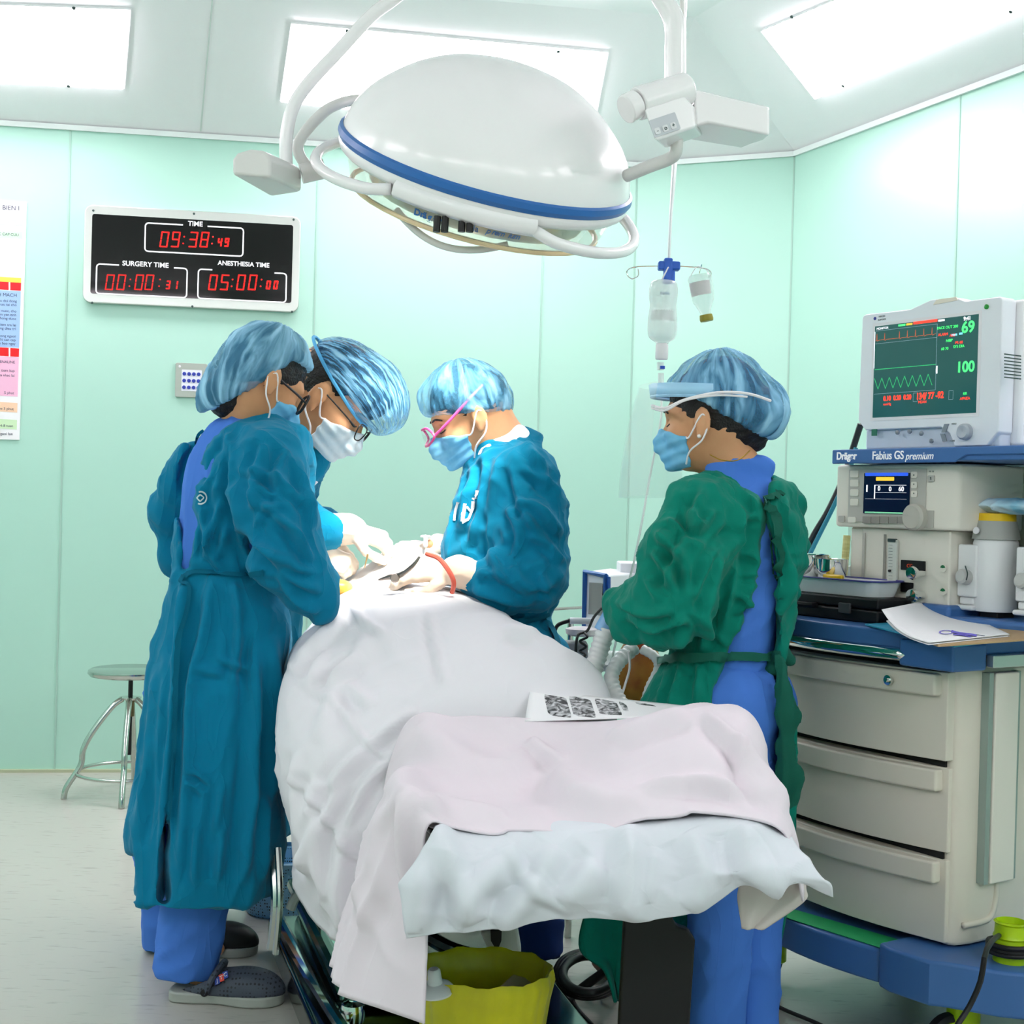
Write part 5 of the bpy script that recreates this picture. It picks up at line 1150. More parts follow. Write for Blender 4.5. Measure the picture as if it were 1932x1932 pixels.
# handle rail: wavy tube that leaves the skirt in four bows
def hnd(t0, t1, bow, dz, r=.0125):
    m = MB(LM); pts = []
    for k in range(13):
        s = k/12; a = math.radians(t0+(t1-t0)*s); b = math.sin(math.pi*s)**.6
        pts.append(((RL*.975+bow*b)*math.cos(a), (RL*.975+bow*b)*math.sin(a), -.055-dz*b))
    m.tube(pts, r, seg=10, sub=3); m.obj('handle', M_lampw, lp, smooth=180)
for t0, t1 in ((-158, -112), ): pass
hnd(-205, -118, .045, .03); hnd(-62, 25, .045, .03); hnd(35, 80, .04, .03); hnd(100, 145, .04, .03)
m = MB(LM); m.lathe([(RL*.99, -.03), (RL*1.015, -.04), (RL*1.015, -.058), (RL*.99, -.068), (RL*.965, -.06), (RL*.95, -.03)], 24, cap=False, a0=math.radians(-116), a1=math.radians(-62)); m.obj('handle_bridge', M_lampw, lp, smooth=180)
m = MB(LM); pts = [((RL*.75)*math.cos(math.radians(a)), (RL*.75)*math.sin(math.radians(a)), -.115-.035*math.sin(math.radians((a+125)*180/60))) for a in range(-125, -64, 6)]; m.tube(pts, .008, seg=8, sub=2)
m.obj('lower_handle', M_lampg, lp, smooth=180)
def ring_text(s, a0, size, z=-.05, shear=0, sp=1.0, bold=.0):
    """lettering on the skirt below the band"""
    a = a0
    for ch in s:
        wd_ = size*(.3 if ch in 'lir ' else .85 if ch == 'm' else .55)*sp; aa = math.radians(a); rr = RL*.912
        o = Vector((rr*math.cos(aa), rr*math.sin(aa), z)); rad = Vector((math.cos(aa), math.sin(aa), -.12)).normalized(); tg = Vector((-math.sin(aa), math.cos(aa), 0)); upv = rad.cross(tg)
        if ch != ' ': text('lettering', ch, size, LM @ frame(o, tg, upv, rad), M_lampb, lp, shear=shear, depth=.0008, bold=bold)
        a += math.degrees(wd_/rr)
ring_text('Dräger', -107, .019, -.086, bold=.0006, sp=1.1); ring_text('Sola', -88, .019, -.082, sp=1.1); ring_text('premium', -78, .018, -.08, shear=.3, sp=1.1)
# left joint box and arms
m = MB(); A = P(437, 312, 2.85)
def hull(m, front, back):
    n = len(front); m.add(front+back, [tuple(range(n)), tuple(range(2*n-1, n-1, -1))]+[(i, n+i, n+(i+1) % n, (i+1) % n) for i in range(n)])
fr_ = [P(437, 330, 2.86), P(437, 300, 2.86), P(446, 288, 2.86), P(470, 281, 2.86), P(500, 284, 2.86), P(511, 300, 2.86), P(511, 336, 2.86)]
bk_ = [P(510, 372, 3.04), P(510, 330, 3.04), P(516, 318, 3.04), P(530, 308, 3.04), P(556, 310, 3.04), P(570, 322, 3.04), P(570, 362, 3.04)]
hull(m, fr_, bk_); m.obj('joint_box', M_lampg, lp, bevel=.008)
m = MB(); m.tube([P(540, 318, 3.02), P(540, 262, 3.02), P(552, 205, 3.02), P(580, 160, 3.02), P(640, 95, 3.02), P(700, 30, 3.02), P(740, 0, 3.02), P(800, -45, 3.02), P(900, -80, 3.02)], .0145, seg=12, sub=5); m.obj('spring_arm', M_lampw, lp, smooth=180)
m = MB(); m.tube([P(600, 322, 3.05), P(578, 312, 3.05), P(562, 282, 3.05), P(572, 255, 3.06), P(600, 222, 3.08), P(630, 200, 3.12), P(680, 188, 3.2), P(800, 185, 3.35), P(1000, 230, 3.4)], .0125, seg=12, sub=5); m.obj('yoke', M_lampg, lp, smooth=180)
m = MB(); m.cyl(P(568, 328, 3.04), P(612, 318, 3.05), .022); m.obj('pivot', M_lampg, lp)
# ceiling shaft, right arm with its control box
m = MB(); m.tube([P(1232, -20, 2.86), P(1250, 0, 2.86), P(1272, 40, 2.86), P(1274, 100, 2.86), P(1274, 170, 2.86)], [.016, .02, .022, .022, .022], seg=14, sub=5); m.obj('drop_arm', M_lampw, lp, smooth=180)
m = MB(); m.tube([P(1182, 332, 2.95), P(1225, 314, 2.9), P(1262, 300, 2.88), P(1276, 284, 2.86), P(1276, 240, 2.86)], .0135, seg=12, sub=5); m.obj('lower_arm', M_lampg, lp, smooth=180)
m = MB(); m.cyl(P(1180, 207, 2.78), P(1202, 196, 2.79), .03, seg=28); m.cyl(P(1202, 196, 2.79), P(1296, 168, 2.84), .034, seg=28); m.obj('hinge_barrel', M_lampw, lp, bevel=.004)
m = MB(); fr_ = [P(1214, 205, 2.76), P(1290, 180, 2.8), P(1308, 200, 2.81), P(1312, 240, 2.81), P(1236, 266, 2.76)]; bk_ = [v+Vector((.03, .1, .01)) for v in fr_]
hull(m, fr_, bk_); cb = m.obj('control_box', M_lampw, lp, bevel=.006)
m = MB(); fr_ = [P(1308, 168, 2.83), P(1452, 202, 2.83), P(1452, 256, 2.83), P(1335, 232, 2.83), P(1312, 238, 2.83)]; bk_ = [P(1300, 172, 2.98), P(1440, 206, 2.98), P(1444, 262, 2.98), P(1400, 280, 2.95), P(1290, 262, 2.95)]
hull(m, fr_, bk_); m.obj('brake_housing', M_lampw, lp, bevel=.006)
fx = (P(1290, 180, 2.8)-P(1214, 205, 2.76)).normalized(); fz = (P(1236, 266, 2.76)-P(1214, 205, 2.76)).normalized(); fn_ = fx.cross(fz).normalized()
if fn_.y > 0: fn_ = -fn_
FM = frame(P(1252, 237, 2.775)+fn_*.002, fx, -fz, fn_)
m = MB(FM); m.prism(rrect(-.032, .034, -.018, .018, .003), 0, .002); m.obj('button_panel', mat('button_grey', 'ccd2d6', .5), cb)
for i in range(3):
    m = MB(FM); m.prism(rrect(-.028+.02*i, -.015+.02*i, -.014, -.001, .003), .002, .004); m.obj('button', mat('button_light', 'e6e9ea', .5), cb)
    text('button_mark', '-o+'[i], .013, FM @ Matrix.Translation((-.0215+.02*i, -.007, .0045)), M_dark, cb)
# thin mounting shaft up to the ceiling, seen beside the arm
m = MB(); m.tube([P(1288, -30, 3.0), P(1286, 160, 3.0)], .006, seg=8, sub=0); m.obj('cable_conduit', M_lampg, lp)
m = MB(); t = Vector((P(1000, 0, 2.9).x, 2.9, HR)); m.lathe([(.16, -.03), (.16, 0), (0, 0)], 32, Matrix.Translation(t)); m.lathe([(.04, -.35), (.04, 0)], 24, Matrix.Translation(t)); m.obj('ceiling_mount', M_lampw, lp)
m = MB(); b = P(1232, -20, 2.86); m.tube([b, b+Vector((-.05, .0, .06)), t+Vector((.1, 0, -.33)), t+Vector((0, 0, -.33))], .02, seg=10); q = P(900, -80, 3.02); m.tube([q, q+Vector((.06, -.02, .03)), t+Vector((-.02, 0, -.3))], .0145, seg=10); m.obj('upper_arm', M_lampw, lp, smooth=180)
ld = bpy.data.lights.new('lamp_beam', 'SPOT'); lo_ = bpy.data.objects.new('lamp_beam', ld); COL.objects.link(lo_); ld.energy = LAMP_W*4; ld.spot_size = math.radians(27); ld.spot_blend = .6; ld.shadow_soft_size = .25; ld.color = (1, .96, .88)
lo_.parent = lp; src = c-ax*.2; lo_.location = src-lp.location; tgt = P(730, 1085, 3.5); lo_.rotation_euler = (tgt-src).to_track_quat('-Z', 'Y').to_euler()
# ================================================================== wall things
nW = inward(A0, A1)
def WP(px, py, off=0): return PP(px, py, A0, nW)+nW*off
wx = -dA if dA.x < 0 else dA
def wall_frame(px, py, off=0): return frame(WP(px, py, off), wx, Vector((0, 0, 1)), nW if wx.cross(Vector((0, 0, 1))).dot(nW) > 0 else -nW)
# clock
o = WP(365, 490); Wc = wall_frame(365, 491, 0); cw = (WP(567, 500)-WP(161, 480)).length; chh = (WP(365, 400).z-WP(365, 582).z)
ck = empty('operating_room_clock', o, 'steel framed black clock panel with red digits on the back wall', 'clock')
m = MB(Wc); m.prism(rrect(-cw/2, cw/2, -chh/2, chh/2, .035), 0, .03); m.obj('frame', mat('satin_steel', 'dadcd8', .3, metal=.9), ck, bevel=.004)
m = MB(Wc); iw, ih = (WP(554, 500)-WP(177, 480)).length, (WP(365, 417).z-WP(365, 565).z); m.prism(rrect(-iw/2, iw/2, -ih/2, ih/2, .01), .03, .033)
m.obj('display_glass', mat('black_glass', '070708', .04, spec=.5), ck)
M_white2 = mat('white_lettering', 'f4f6fa', .5, emit='ffffff', es=.15); M_red = mat('red_led', 'e81010', .4, emit='ff1208', es=.9); M_redd = mat('dim_red_led', 'b01010', .4, emit='d01008', es=.6)
SK = cw/406.0  # metres per photo pixel on the panel
def cl(x, y): return ((x-365)*SK, -(y-(491+(x-365)*.05))*SK)
def seg7(name, ch, x, y, hgt, mt, parent, Wf, wd=.5, th=.085, shear=.12, z=.0335):
    on = {'0': 'abcdef', '1': 'bc', '2': 'abged', '3': 'abgcd', '4': 'fgbc', '5': 'afgcd', '6': 'afgedc', '7': 'abc', '8': 'abcdefg', '9': 'abcdfg'}[ch]
    w_ = hgt*wd; h2 = hgt/2; t = hgt*th; g = t*.25; m = MB(Wf)
    segs = {'a': (-w_/2+g, h2-t, w_/2-g, h2), 'd': (-w_/2+g, -h2, w_/2-g, -h2+t), 'g': (-w_/2+g, -t/2, w_/2-g, t/2), 'b': (w_/2-t, g, w_/2, h2-g), 'c': (w_/2-t, -h2+g, w_/2, -g), 'f': (-w_/2, g, -w_/2+t, h2-g), 'e': (-w_/2, -h2+g, -w_/2+t, -g)}
    for k in on:
        x0, y0, x1, y1 = segs[k]; m.prism([(x+a+b*shear, y+b) for a, b in ((x0, y0), (x1, y0), (x1, y1), (x0, y1))], z, z+.0015)
    return m.obj(name, mt, parent, smooth=0)
def dots(x, y, r, mt, parent, Wf, gap, z=.0335):
    m = MB(Wf)
    for s in (-1, 1): m.prism([(x+gap*.12*s+r*math.cos(a*math.pi/4), y+s*gap+r*math.sin(a*math.pi/4)) for a in range(8)], z, z+.0015)
    m.obj('colon', mt, parent, smooth=0)
def digits(x0, y0, big, small, yb, spans, mt):
    for ch, x in zip(big, spans[:4]):
        a, b = cl(x, yb); seg7('digit', ch, a, b, 30*SK, mt, ck, Wc)
    for ch, x in zip(small, spans[6:8]):
        if ch != ' ': a, b = cl(x, yb+5); seg7('digit', ch, a, b, 17*SK, mt, ck, Wc, th=.17)
    for x in spans[4:6]: a, b = cl(x, yb+1); dots(a, b, 1.6*SK, mt, ck, Wc, 6.5*SK)
digits(0, 0, '0938', '49', 454, (311, 332, 365, 386, 347, 401, 415, 428), M_red)
digits(0, 0, '0000', '31', 536, (212, 233, 266, 285, 249, 304, 320, 334), M_redd)
digits(0, 0, '0500', '00', 536, (404, 426, 457, 479, 440, 495, 509, 523), M_red)
def clock_box(x0, y0, x1, y1, g0, g1):
    """rounded outline with a gap in its top side for the title"""
    (a0, b1), (a1, b0) = cl(x0, y0), cl(x1, y1); b1 -= 0; r = 6*SK
    pts = rrect(a0, a1, -(y1-491)*SK , -(y0-491)*SK, r, 4); g0_, g1_ = (g0-365)*SK, (g1-365)*SK; T = 1.3*SK; m = MB(Wc)
    n = len(pts)
    for i in range(n):
        p, q = pts[i], pts[(i+1) % n]
        seglist = [(p, q)]
        if abs(p[1]-q[1]) < 1e-9 and p[1] > (-(y0-491)-3)*SK and abs(p[0]-q[0]) > .05: seglist = [(p, (g1_, p[1])), ((g0_, q[1]), q)]
        for p_, q_ in seglist:
            d = Vector((q_[0]-p_[0], q_[1]-p_[1])); L = d.length
            if L < 1e-6: continue
            d /= L; nn = Vector((-d.y, d.x))*T
            m.prism([(p_[0]+nn.x, p_[1]+nn.y), (p_[0]-nn.x, p_[1]-nn.y), (q_[0]-nn.x, q_[1]-nn.y), (q_[0]+nn.x, q_[1]+nn.y)], .0335, .0345)
    m.obj('outline', M_white2, ck, smooth=0)
clock_box(275, 427, 459, 481, 345, 391); clock_box(187, 510, 355, 566, 228, 330); clock_box(376, 510, 543, 566, 402, 520)
for s, x, y, sz in (('TIME', 368, 424, 13), ('SURGERY TIME', 277, 502, 13), ('ANESTHESIA TIME', 461, 501, 12.2)):
    a, b = cl(x, y); text('lettering', s, sz*SK, Wc @ Matrix.Translation((a, b, .0336)), M_white2, ck, depth=.0005, bold=.0006)
for x, y in ((178, 400), (367, 406), (554, 417), (176, 573), (364, 580), (551, 590)):
    p = WP(x, y, .03); m = MB(); m.lathe([(.005, 0), (.005, .002), (0, .003)], 10, axis_frame(p, nW)); m.obj('screw', M_dark, ck)
# keypad
Wk = wall_frame(361, 718, 0); kp = empty('wall_keypad', WP(361, 718), 'square steel wall keypad with twelve blue buttons left of the surgical caps', 'keypad')
ks = (WP(390, 718)-WP(331, 718)).length/59
m = MB(Wk); m.prism(rrect(-30*ks, 30*ks, -33*ks, 33*ks, .008), 0, .012); m.obj('plate', mat('keypad_steel', 'b3b8b0', .35, metal=.6), kp, bevel=.002)
m = MB(Wk); m.prism(rrect(-18*ks, 20*ks, -21*ks, 20*ks, .003), .012, .0135); m.obj('key_field', mat('keypad_white', 'eceff8', .5), kp)
M_key = mat('blue_key', '2f40a8', .4)
for i in range(4):
    for j in range(3):
        m = MB(Wk); m.lathe([(3.6*ks, 0), (3.6*ks, .002), (0, .0025)], 12, Matrix.Translation(((-13+9*i)*ks, (12-13*j)*ks, .0135))); m.obj('key', M_key, kp)
m = MB(Wk); m.lathe([(2.4*ks, 0), (2.4*ks, .002), (0, .003)], 10, Matrix.Translation((-22*ks, 26*ks, .012))); m.obj('indicator', M_loop, kp)
# poster at the left edge
ps = empty('wall_poster', WP(0, 600), 'tall poster with coloured text blocks at the left edge of the back wall', 'poster')
x0w = WP(-170, 600); M_blk = mat('poster_ink', '3a3f5a', .6)
def pq(x0, y0, x1, y1, z0, z1, dy=.0):
    q = [WP(x0, y0+dy*x0), WP(x1, y0+dy*x1), WP(x1, y1+dy*x1), WP(x0, y1+dy*x0)]; return [v+nW*z0 for v in q]+[v+nW*z1 for v in q]
BF = [(0,1,2,3),(7,6,5,4),(0,4,5,1),(1,5,6,2),(2,6,7,3),(3,7,4,0)]
SL = -.22
def pblk(name, y0, y1, col, x0=-260, x1=45):
    m = MB(); xr = lambda y: x1-(y-380)*.03; q = []
    for x, y in ((x0, y0), (xr(y0), y0), (xr(y1), y1), (x0, y1)): q.append(WP(x, y+.06*(x-40)))
    m.add([v+nW*.006 for v in q]+[v+nW*.0065 for v in q], BF); m.obj(name, mat('poster_'+col, col, .6), ps, smooth=0)
m = MB(); q = [WP(-270, 366), WP(51, 383), WP(37, 830), WP(-275, 822)]; m.add(q+[v+nW*.006 for v in q], BF); m.obj('sheet', M_paper, ps, smooth=0)
pblk('text_block', 415, 427, 'c4f0c8'); pblk('text_block', 438, 452, 'c4f0c8'); pblk('text_block', 452, 525, 'fdfbe2'); pblk('text_block', 525, 534, 'fbe95a')
pblk('title_bar', 534, 549, 'e8202a'); pblk('text_block', 550, 657, 'a4c6f4'); pblk('title_bar', 658, 674, 'ee1c20'); pblk('text_block', 675, 749, 'f8c0dc'); pblk('text_block', 761, 779, 'fbd4b4'); pblk('text_block', 793, 811, 'd2efc4')
def ptxt(s, y, sz, mt=M_blk, xr=38): Wt = wall_frame(xr-(y-380)*.03, y, .0066); text('lettering', s, sz*ks*1.0, Wt, mt, ps, align='RIGHT', depth=.0003)
for s, y, sz in (('TAI BIEN I', 394, 12), ('CUC CAP CUU', 444, 7), ('TINH MACH', 558, 9), ('theo doi dong', 569, 7), ('mau tai cho', 576, 7), ('uong nuoc, cho', 588, 7), ('nam yen tinh', 595, 7), ('khong duoc', 602, 7), ('kiem tra lai', 614, 7), ('trong dieu tri', 621, 7), ('phong nguoi', 635, 7), ('khi can cap', 642, 7), ('va bao ngay', 649, 7), ('ADRENALINE', 684, 7), ('tiem bap', 700, 7), ('2, va nhac lai', 709, 7), ('5 phut', 742, 7), ('ho tro 3 phut', 772, 7), ('tu 4-8 tuan', 804, 7), ('nguoi lon', 819, 7)):
    ptxt(s, y, sz)
for y0, y1 in ((534, 549), (658, 674)):
    m = MB(); q = [WP(17, y0-1), WP(20, y0-1), WP(20, y1), WP(17, y1)]; m.add([v+nW*.0066 for v in q]+[v+nW*.007 for v in q], BF); m.obj('divider', M_paper, ps, smooth=0)
# ================================================================== anaesthesia machine
mc0 = PZ(1785, 1782, .27); mc0.z = 0
_a = math.radians(33); mu = Vector((-math.sin(_a), math.cos(_a), 0)); mv = Vector((mu.y, -mu.x, 0))
am = empty('anaesthesia_machine', mc0, 'anaesthesia machine trolley with blue shelves and cream drawers at the right', 'medical machine', rz=math.atan2(-mu.y, -mu.x))
MW = frame(mc0, -mu, mv, Vector((0, 0, 1)))     # x: to the right along the front, y: into the machine
MWi = MW.inverted()
def MF(px, py, b=0.0):
    p = MWi @ PP(px, py, mc0+mv*b, mv); return p
def MS(px, py, a=0.0):
    return MWi @ PP(px, py, mc0+mu*a, mu)
M_cream = mat('cream_machine_enamel', 'e2ddcd', .45, bump=(60, .05, .002)); M_cream2 = mat('light_cream_enamel', 'efebde', .45); M_mblue = mat('machine_blue', '4472b0', .4); M_mblued = mat('machine_blue_lettering_field', '3a68a8', .4)
M_grey = mat('button_field_grey', 'c3c1b8', .5); M_alu = mat('aluminium', 'c9ccc8', .3, metal=.8)
def cylm(p, ax, r, h, seg=24, r2=None, M=None):
    m = MB(); m.lathe([(r, 0), (r if r2 is None else r2, h), (0, h)], seg, axis_frame(p, ax)); return m
# cabinet with a bowed front: front line y(x) = -bow
def bow(x): return -.035*math.sin(math.pi*min(max(-x/.56, 0), 1))
WD = .56
def bowed(z0, z1, off, x0=-WD, x1=0, th=.03, n=14):
    m = MB(MW); f = [(x0+(x1-x0)*i/n, bow(x0+(x1-x0)*i/n)+off) for i in range(n+1)]; b = [(x1, off+th+.02), (x0, off+th+.02)]
    m.prism(f+b, z0, z1); return m
m = MB(MW); m.prism([(-WD, .004), (.0, .004), (.012, .02), (.02, .06), (.02, .6), (-WD, .6)], .265, .872)
m.obj('cabinet_body', M_cream, am, bevel=.01)
for z0, z1 in ((.272, .452), (.468, .652), (.668, .86)):
    top = z0 > .6
    d = bowed(z0, z1, -.004-(.012 if top else 0), x0=-WD+.008, x1=-.001).obj('drawer', M_cream, am, bevel=.003)
    bowed(z1-.052, z1-.004, -.026-(.012 if top else 0), x0=-WD+.008, x1=-.016, th=.02).obj('handle', M_cream, d, bevel=.006)
    if top:
        x = MF(1686, 1274, -.05).x; m = cylm(MW @ Vector((x, bow(x)-.042, .832)), -mv, .011, .006); m.lathe([(.006, 0), (.005, .01), (0, .01)], 12, axis_frame(MW @ Vector((x, bow(x)-.045, .832)), -mv)); m.obj('lock', M_chrome, d)
m = MB(MW); m.box((-WD+.01, -.002, .272), (-.014, .01, .868)); m.obj('drawer_gap_shade', mat('painted_gap_shade', '1d1d1c', .8), am)  # dark filler behind the drawers, its colour stands for shade in the gaps
# side channel and round recess lip
a1, a2 = MS(1855, 1262, -.03), MS(1885, 1665, -.03)
m = MB(MW); m.box((.02, .085, .40), (.045, .165, .86)); m.obj('side_channel', M_cream2, am, bevel=.004)
m = MB(MW); m.box((.02, .068, .40), (.04, .083, .86)); m.box((.02, .167, .40), (.036, .18, .86)); m.obj('channel_rail', mat('grey_green_strip', '9fb0a8', .4, metal=.3), am)
m = MB(MW); m.tube([(.02, .03, .312), (.021, .09, .312), (.021, .12, .322), (.021, .135, .36), (.021, .135, .42)], .007, seg=8); m.obj('recess_lip', M_cream, am, smooth=180)
# blue base with step, green tape, castors
def base_poly(off): return [(-WD-.1, -.07)]+[(x, bow(x)-.075-off) for x in np.linspace(-WD, -.12, 9)]
m = MB(MW); m.prism([(-WD-.1, .66), (-WD-.1, -.05)]+[(x, 1.4*bow(x)-.07) for x in np.linspace(-WD, -.1, 9)]+[(-.1, .66)], .17, .245); m.obj('base_step', M_mblue, am, bevel=.008)
m = MB(MW); m.prism([(-.1, .66), (-.1, -.1), (-.06, -.11), (.04, -.1), (.06, -.08), (.16, -.02), (.24, .06), (.26, .1), (.26, .66)], .165, .262); m.obj('base_corner', M_mblue, am, bevel=.008)
m = MB(MW); m.box((.16, .05, .09), (.255, .5, .17)); m.obj('base_skirt', M_mblue, am, bevel=.01)
tz = .2465
q = [PZ(1490, 1714, tz), PZ(1732, 1784, tz), PZ(1706, 1803, tz), PZ(1478, 1730, tz)]
m = MB(); quadbox(m, q, tz, tz+.0012); m.obj('green_tape', mat('green_tape', '2fb56c', .5), am)
M_lime = mat('lime_plastic', 'b4d810', .35); M_tyre = mat('black_tyre', '1c1c1f', .6)
def castor(X, Y, ang):
    o = MW @ Vector((X, Y, 0)); m = MB(); m.lathe([(.036, .165), (.039, .16), (.036, .152), (.035, .06), (.02, .05), (0, .05)][::-1], 28, Matrix.Translation(o)); h = m.obj('castor', M_lime, am)
    R = Matrix.Rotation(ang, 4, 'Z'); W = Matrix.Translation(o+R.to_3x3() @ Vector((-.035, 0, .062))) @ R @ Matrix.Rotation(math.pi/2, 4, 'X')
    m = MB(W); m.lathe([(.05, -.014), (.06, -.01), (.062, 0), (.06, .01), (.05, .014)], 32, cap=True); m.obj('wheel', M_tyre, h)
    m = MB(W); m.lathe([(.046, -.017), (.048, 0), (.046, .017)], 28); m.obj('hub', M_lime, h)
t = MWi @ PZ(1818, 1902, .13); castor(t.x, t.y, math.radians(20)); castor(-WD-.02, .05, .3); castor(.2, .55, .2); castor(-WD-.02, .58, .4)
p = MWi @ PZ(1906, 1812, .262); p = MW @ Vector((p.x, p.y, .262))
m = MB(); m.lathe([(.036, 0), (.037, .035), (.034, .04), (.034, .048), (.037, .052), (.034, .058), (.033, .078), (.036, .082), (.031, .084), (.029, .07), (.0, .068)], 28, Matrix.Translation(p)); m.obj('cable_post', M_lime, am)
o = None
m = MB(); pts = []
for k in range(34): a = k*.62; pts.append(p+Vector((.046*math.cos(a), .046*math.sin(a), .016+.0008*k)))
pts += [P(1862, 1790, 2.62), P(1850, 1850, 2.6), P(1828, 1900, 2.6), P(1800, 1945, 2.58), P(1790, 1990, 2.58)]
m.tube(pts, .0055, seg=7, sub=3); o = m.obj('power_cable', M_black, None); lab(o, 'black cable wound round the lime post of the anaesthesia machine', 'cable')
# worktop with steel rail
def top_line(off, n=12, x0=-WD-.02, x1=-.07): return [(x, bow(x)*1.5-off) for x in np.linspace(x0, x1, n)]
m = MB(MW); m.prism([(-WD-.06, .62), (-WD-.06, 0)]+top_line(.035)+[(.02, -.045), (.05, 0), (.06, .05), (.06, .62)], .902, .945); m.obj('worktop', M_mblue, am, bevel=.007)
m = MB(MW); m.tube([(x, y, .893) for x, y in top_line(.046)], .014, seg=10, sub=2); m.obj('front_rail', M_chrome, am, smooth=180)
ca, cb_ = MF(1765, 1243, -.05), MF(1880, 1230, -.05)
m = MB(MW); m.box((-.085, -.08, .87), (.062, .03, .928)); m.obj('corner_block', M_mblue, am, bevel=.006)
m = MB(MW); m.box((.055, .035, .876), (.075, .5, .904)); m.obj('side_rail', M_alu, am, bevel=.003)
# upper housing (display) on gas block
XL_, XR_ = -.456, -.105
m = MB(MW); m.prism([(XL_, .1), (XR_-.02, .098), (XR_+.012, .115), (XR_+.03, .16), (XR_+.045, .34), (XL_, .42)], 1.165, 1.318); hs = m.obj('display_housing', M_cream2, am, bevel=.008)
m = MB(MW); m.box((XL_+.03, .125, .985), (-.37, .15, 1.165)); m.box((-.385, .12, .915), (-.118, .42, 1.165)); m.obj('gas_block', M_cream2, am, bevel=.005)
m = MB(MW); m.box((-.118, .3, .93), (.5, .42, 1.318)); m.obj('back_panel', mat('sage_panel', 'b9c2ad', .5), am, bevel=.004)
m = MB(MW); m.prism([(-.20, .10), (-.10, .1), (-.1, .42), (-.24, .42)], .945, .995); m.prism([(-.16, .1), (-.12, .09), (.1, .12), (.5, .2), (.5, .42), (-.16, .42)], .945, .972); m.obj('blue_plinth', M_mblue, am, bevel=.01)
y_ = .098
def onF(name, px0, py0, px1, py1, mt, parent, d0=0, d1=.002, b=y_, r=.002):
    p, q = MF(px0, py0, b), MF(px1, py1, b); c_ = MF((px0+px1)/2, (py0+py1)/2, b); w2 = abs(q.x-p.x)/2; h2 = abs(p.z-q.z)/2
    m = MB(MW @ frame((c_.x, b, c_.z), (1, 0, 0), (0, 0, 1), (0, -1, 0))); m.prism(rrect(-w2, w2, -h2, h2, min(r, w2*.9, h2*.9), 3), d0, d1); return m.obj(name, mt, parent, smooth=0)
def txF(s, px, py, size, mt, parent, b=y_, d=.003, **k):
    p = MF(px, py, b); return text('lettering', s, size, MW @ frame((p.x, b-d, p.z), (1, 0, 0), (0, 0, 1), (0, -1, 0)), mt, parent, **k)
onF('button_field', 1601, 884, 1744, 987, M_grey, hs)
onF('button_field', 1716, 962, 1762, 996, M_grey, hs, .001, .003)
M_scr = mat('machine_screen', '0a0c22', .15, emit='0a1030', es=.25)
sc_ = onF('screen', 1632, 892, 1716, 970, M_scr, hs, .002, .004, r=.001)
def em(name, c, s=.8): return mat(name, c, .4, emit=c, es=s)
E_blue, E_yel, E_grn, E_wht, E_red = em('screen_blue', '2450c8'), em('screen_yellow', 'e0b030'), em('screen_green', '70b890', .5), em('screen_white', 'e8e8ee'), em('screen_red', 'ff3a26', .9)
onF('status_bar', 1634, 892, 1715, 898, E_blue, sc_, .004, .0045); onF('alarm_bar', 1655, 900, 1689, 907, E_yel, sc_, .004, .0045); onF('menu_bar', 1633, 965, 1713, 970, E_grn, sc_, .004, .0045)
for x0, y0, x1, y1 in ((1652, 915, 1712, 916), (1652, 929, 1712, 930), (1634, 941, 1712, 942), (1652, 915, 1653, 941), (1637, 915, 1639, 928)): onF('line', x0, y0, x1, y1, E_wht, sc_, .004, .0045, r=.0001)
for s, x, y in (('0', 1661, 922), ('0', 1682, 923), ('60', 1703, 923)): txF(s, x, y, .016, E_wht, sc_, d=.0048)
M_sk = mat('softkey_grey', '9b9990', .5)
for i in range(5): onF('soft_key', 1630+16.6*i, 974, 1645+16.6*i, 988, M_sk, hs, .002, .005)
for i, y in enumerate((895, 912, 930, 948)): onF('button', 1606, y-7, 1621, y+6, M_cream2, hs, .002, .004, r=.003)
onF('button', 1602, 975, 1616, 986, M_cream2, hs, .002, .004, r=.003); onF('button', 1583, 973, 1594, 985, M_grey, hs, .0, .003, r=.003)
for s, y in (('x', 897), ('*', 916), ('^', 933)): onF('button', 1721, y-7, 1732, y+5, M_cream2, hs, .002, .004, r=.003); txF(s, 1726.5, y-1, .008, M_dark, hs, d=.0045)
onF('button', 1752, 897, 1764, 909, M_grey, hs, .0, .003, r=.003); txF('S', 1758, 903, .009, M_dark, hs, d=.0035); txF('= =', 1758, 890, .01, M_dark, hs, d=.001)
p = MF(1732, 976, y_); m = MB(); m.lathe([(.031, 0), (.031, .018), (.026, .024), (0, .024)], 28, axis_frame(MW @ Vector((p.x, y_, p.z)), -mv)); m.obj('dial', mat('dial_grey', 'c6c3b8', .45), hs)
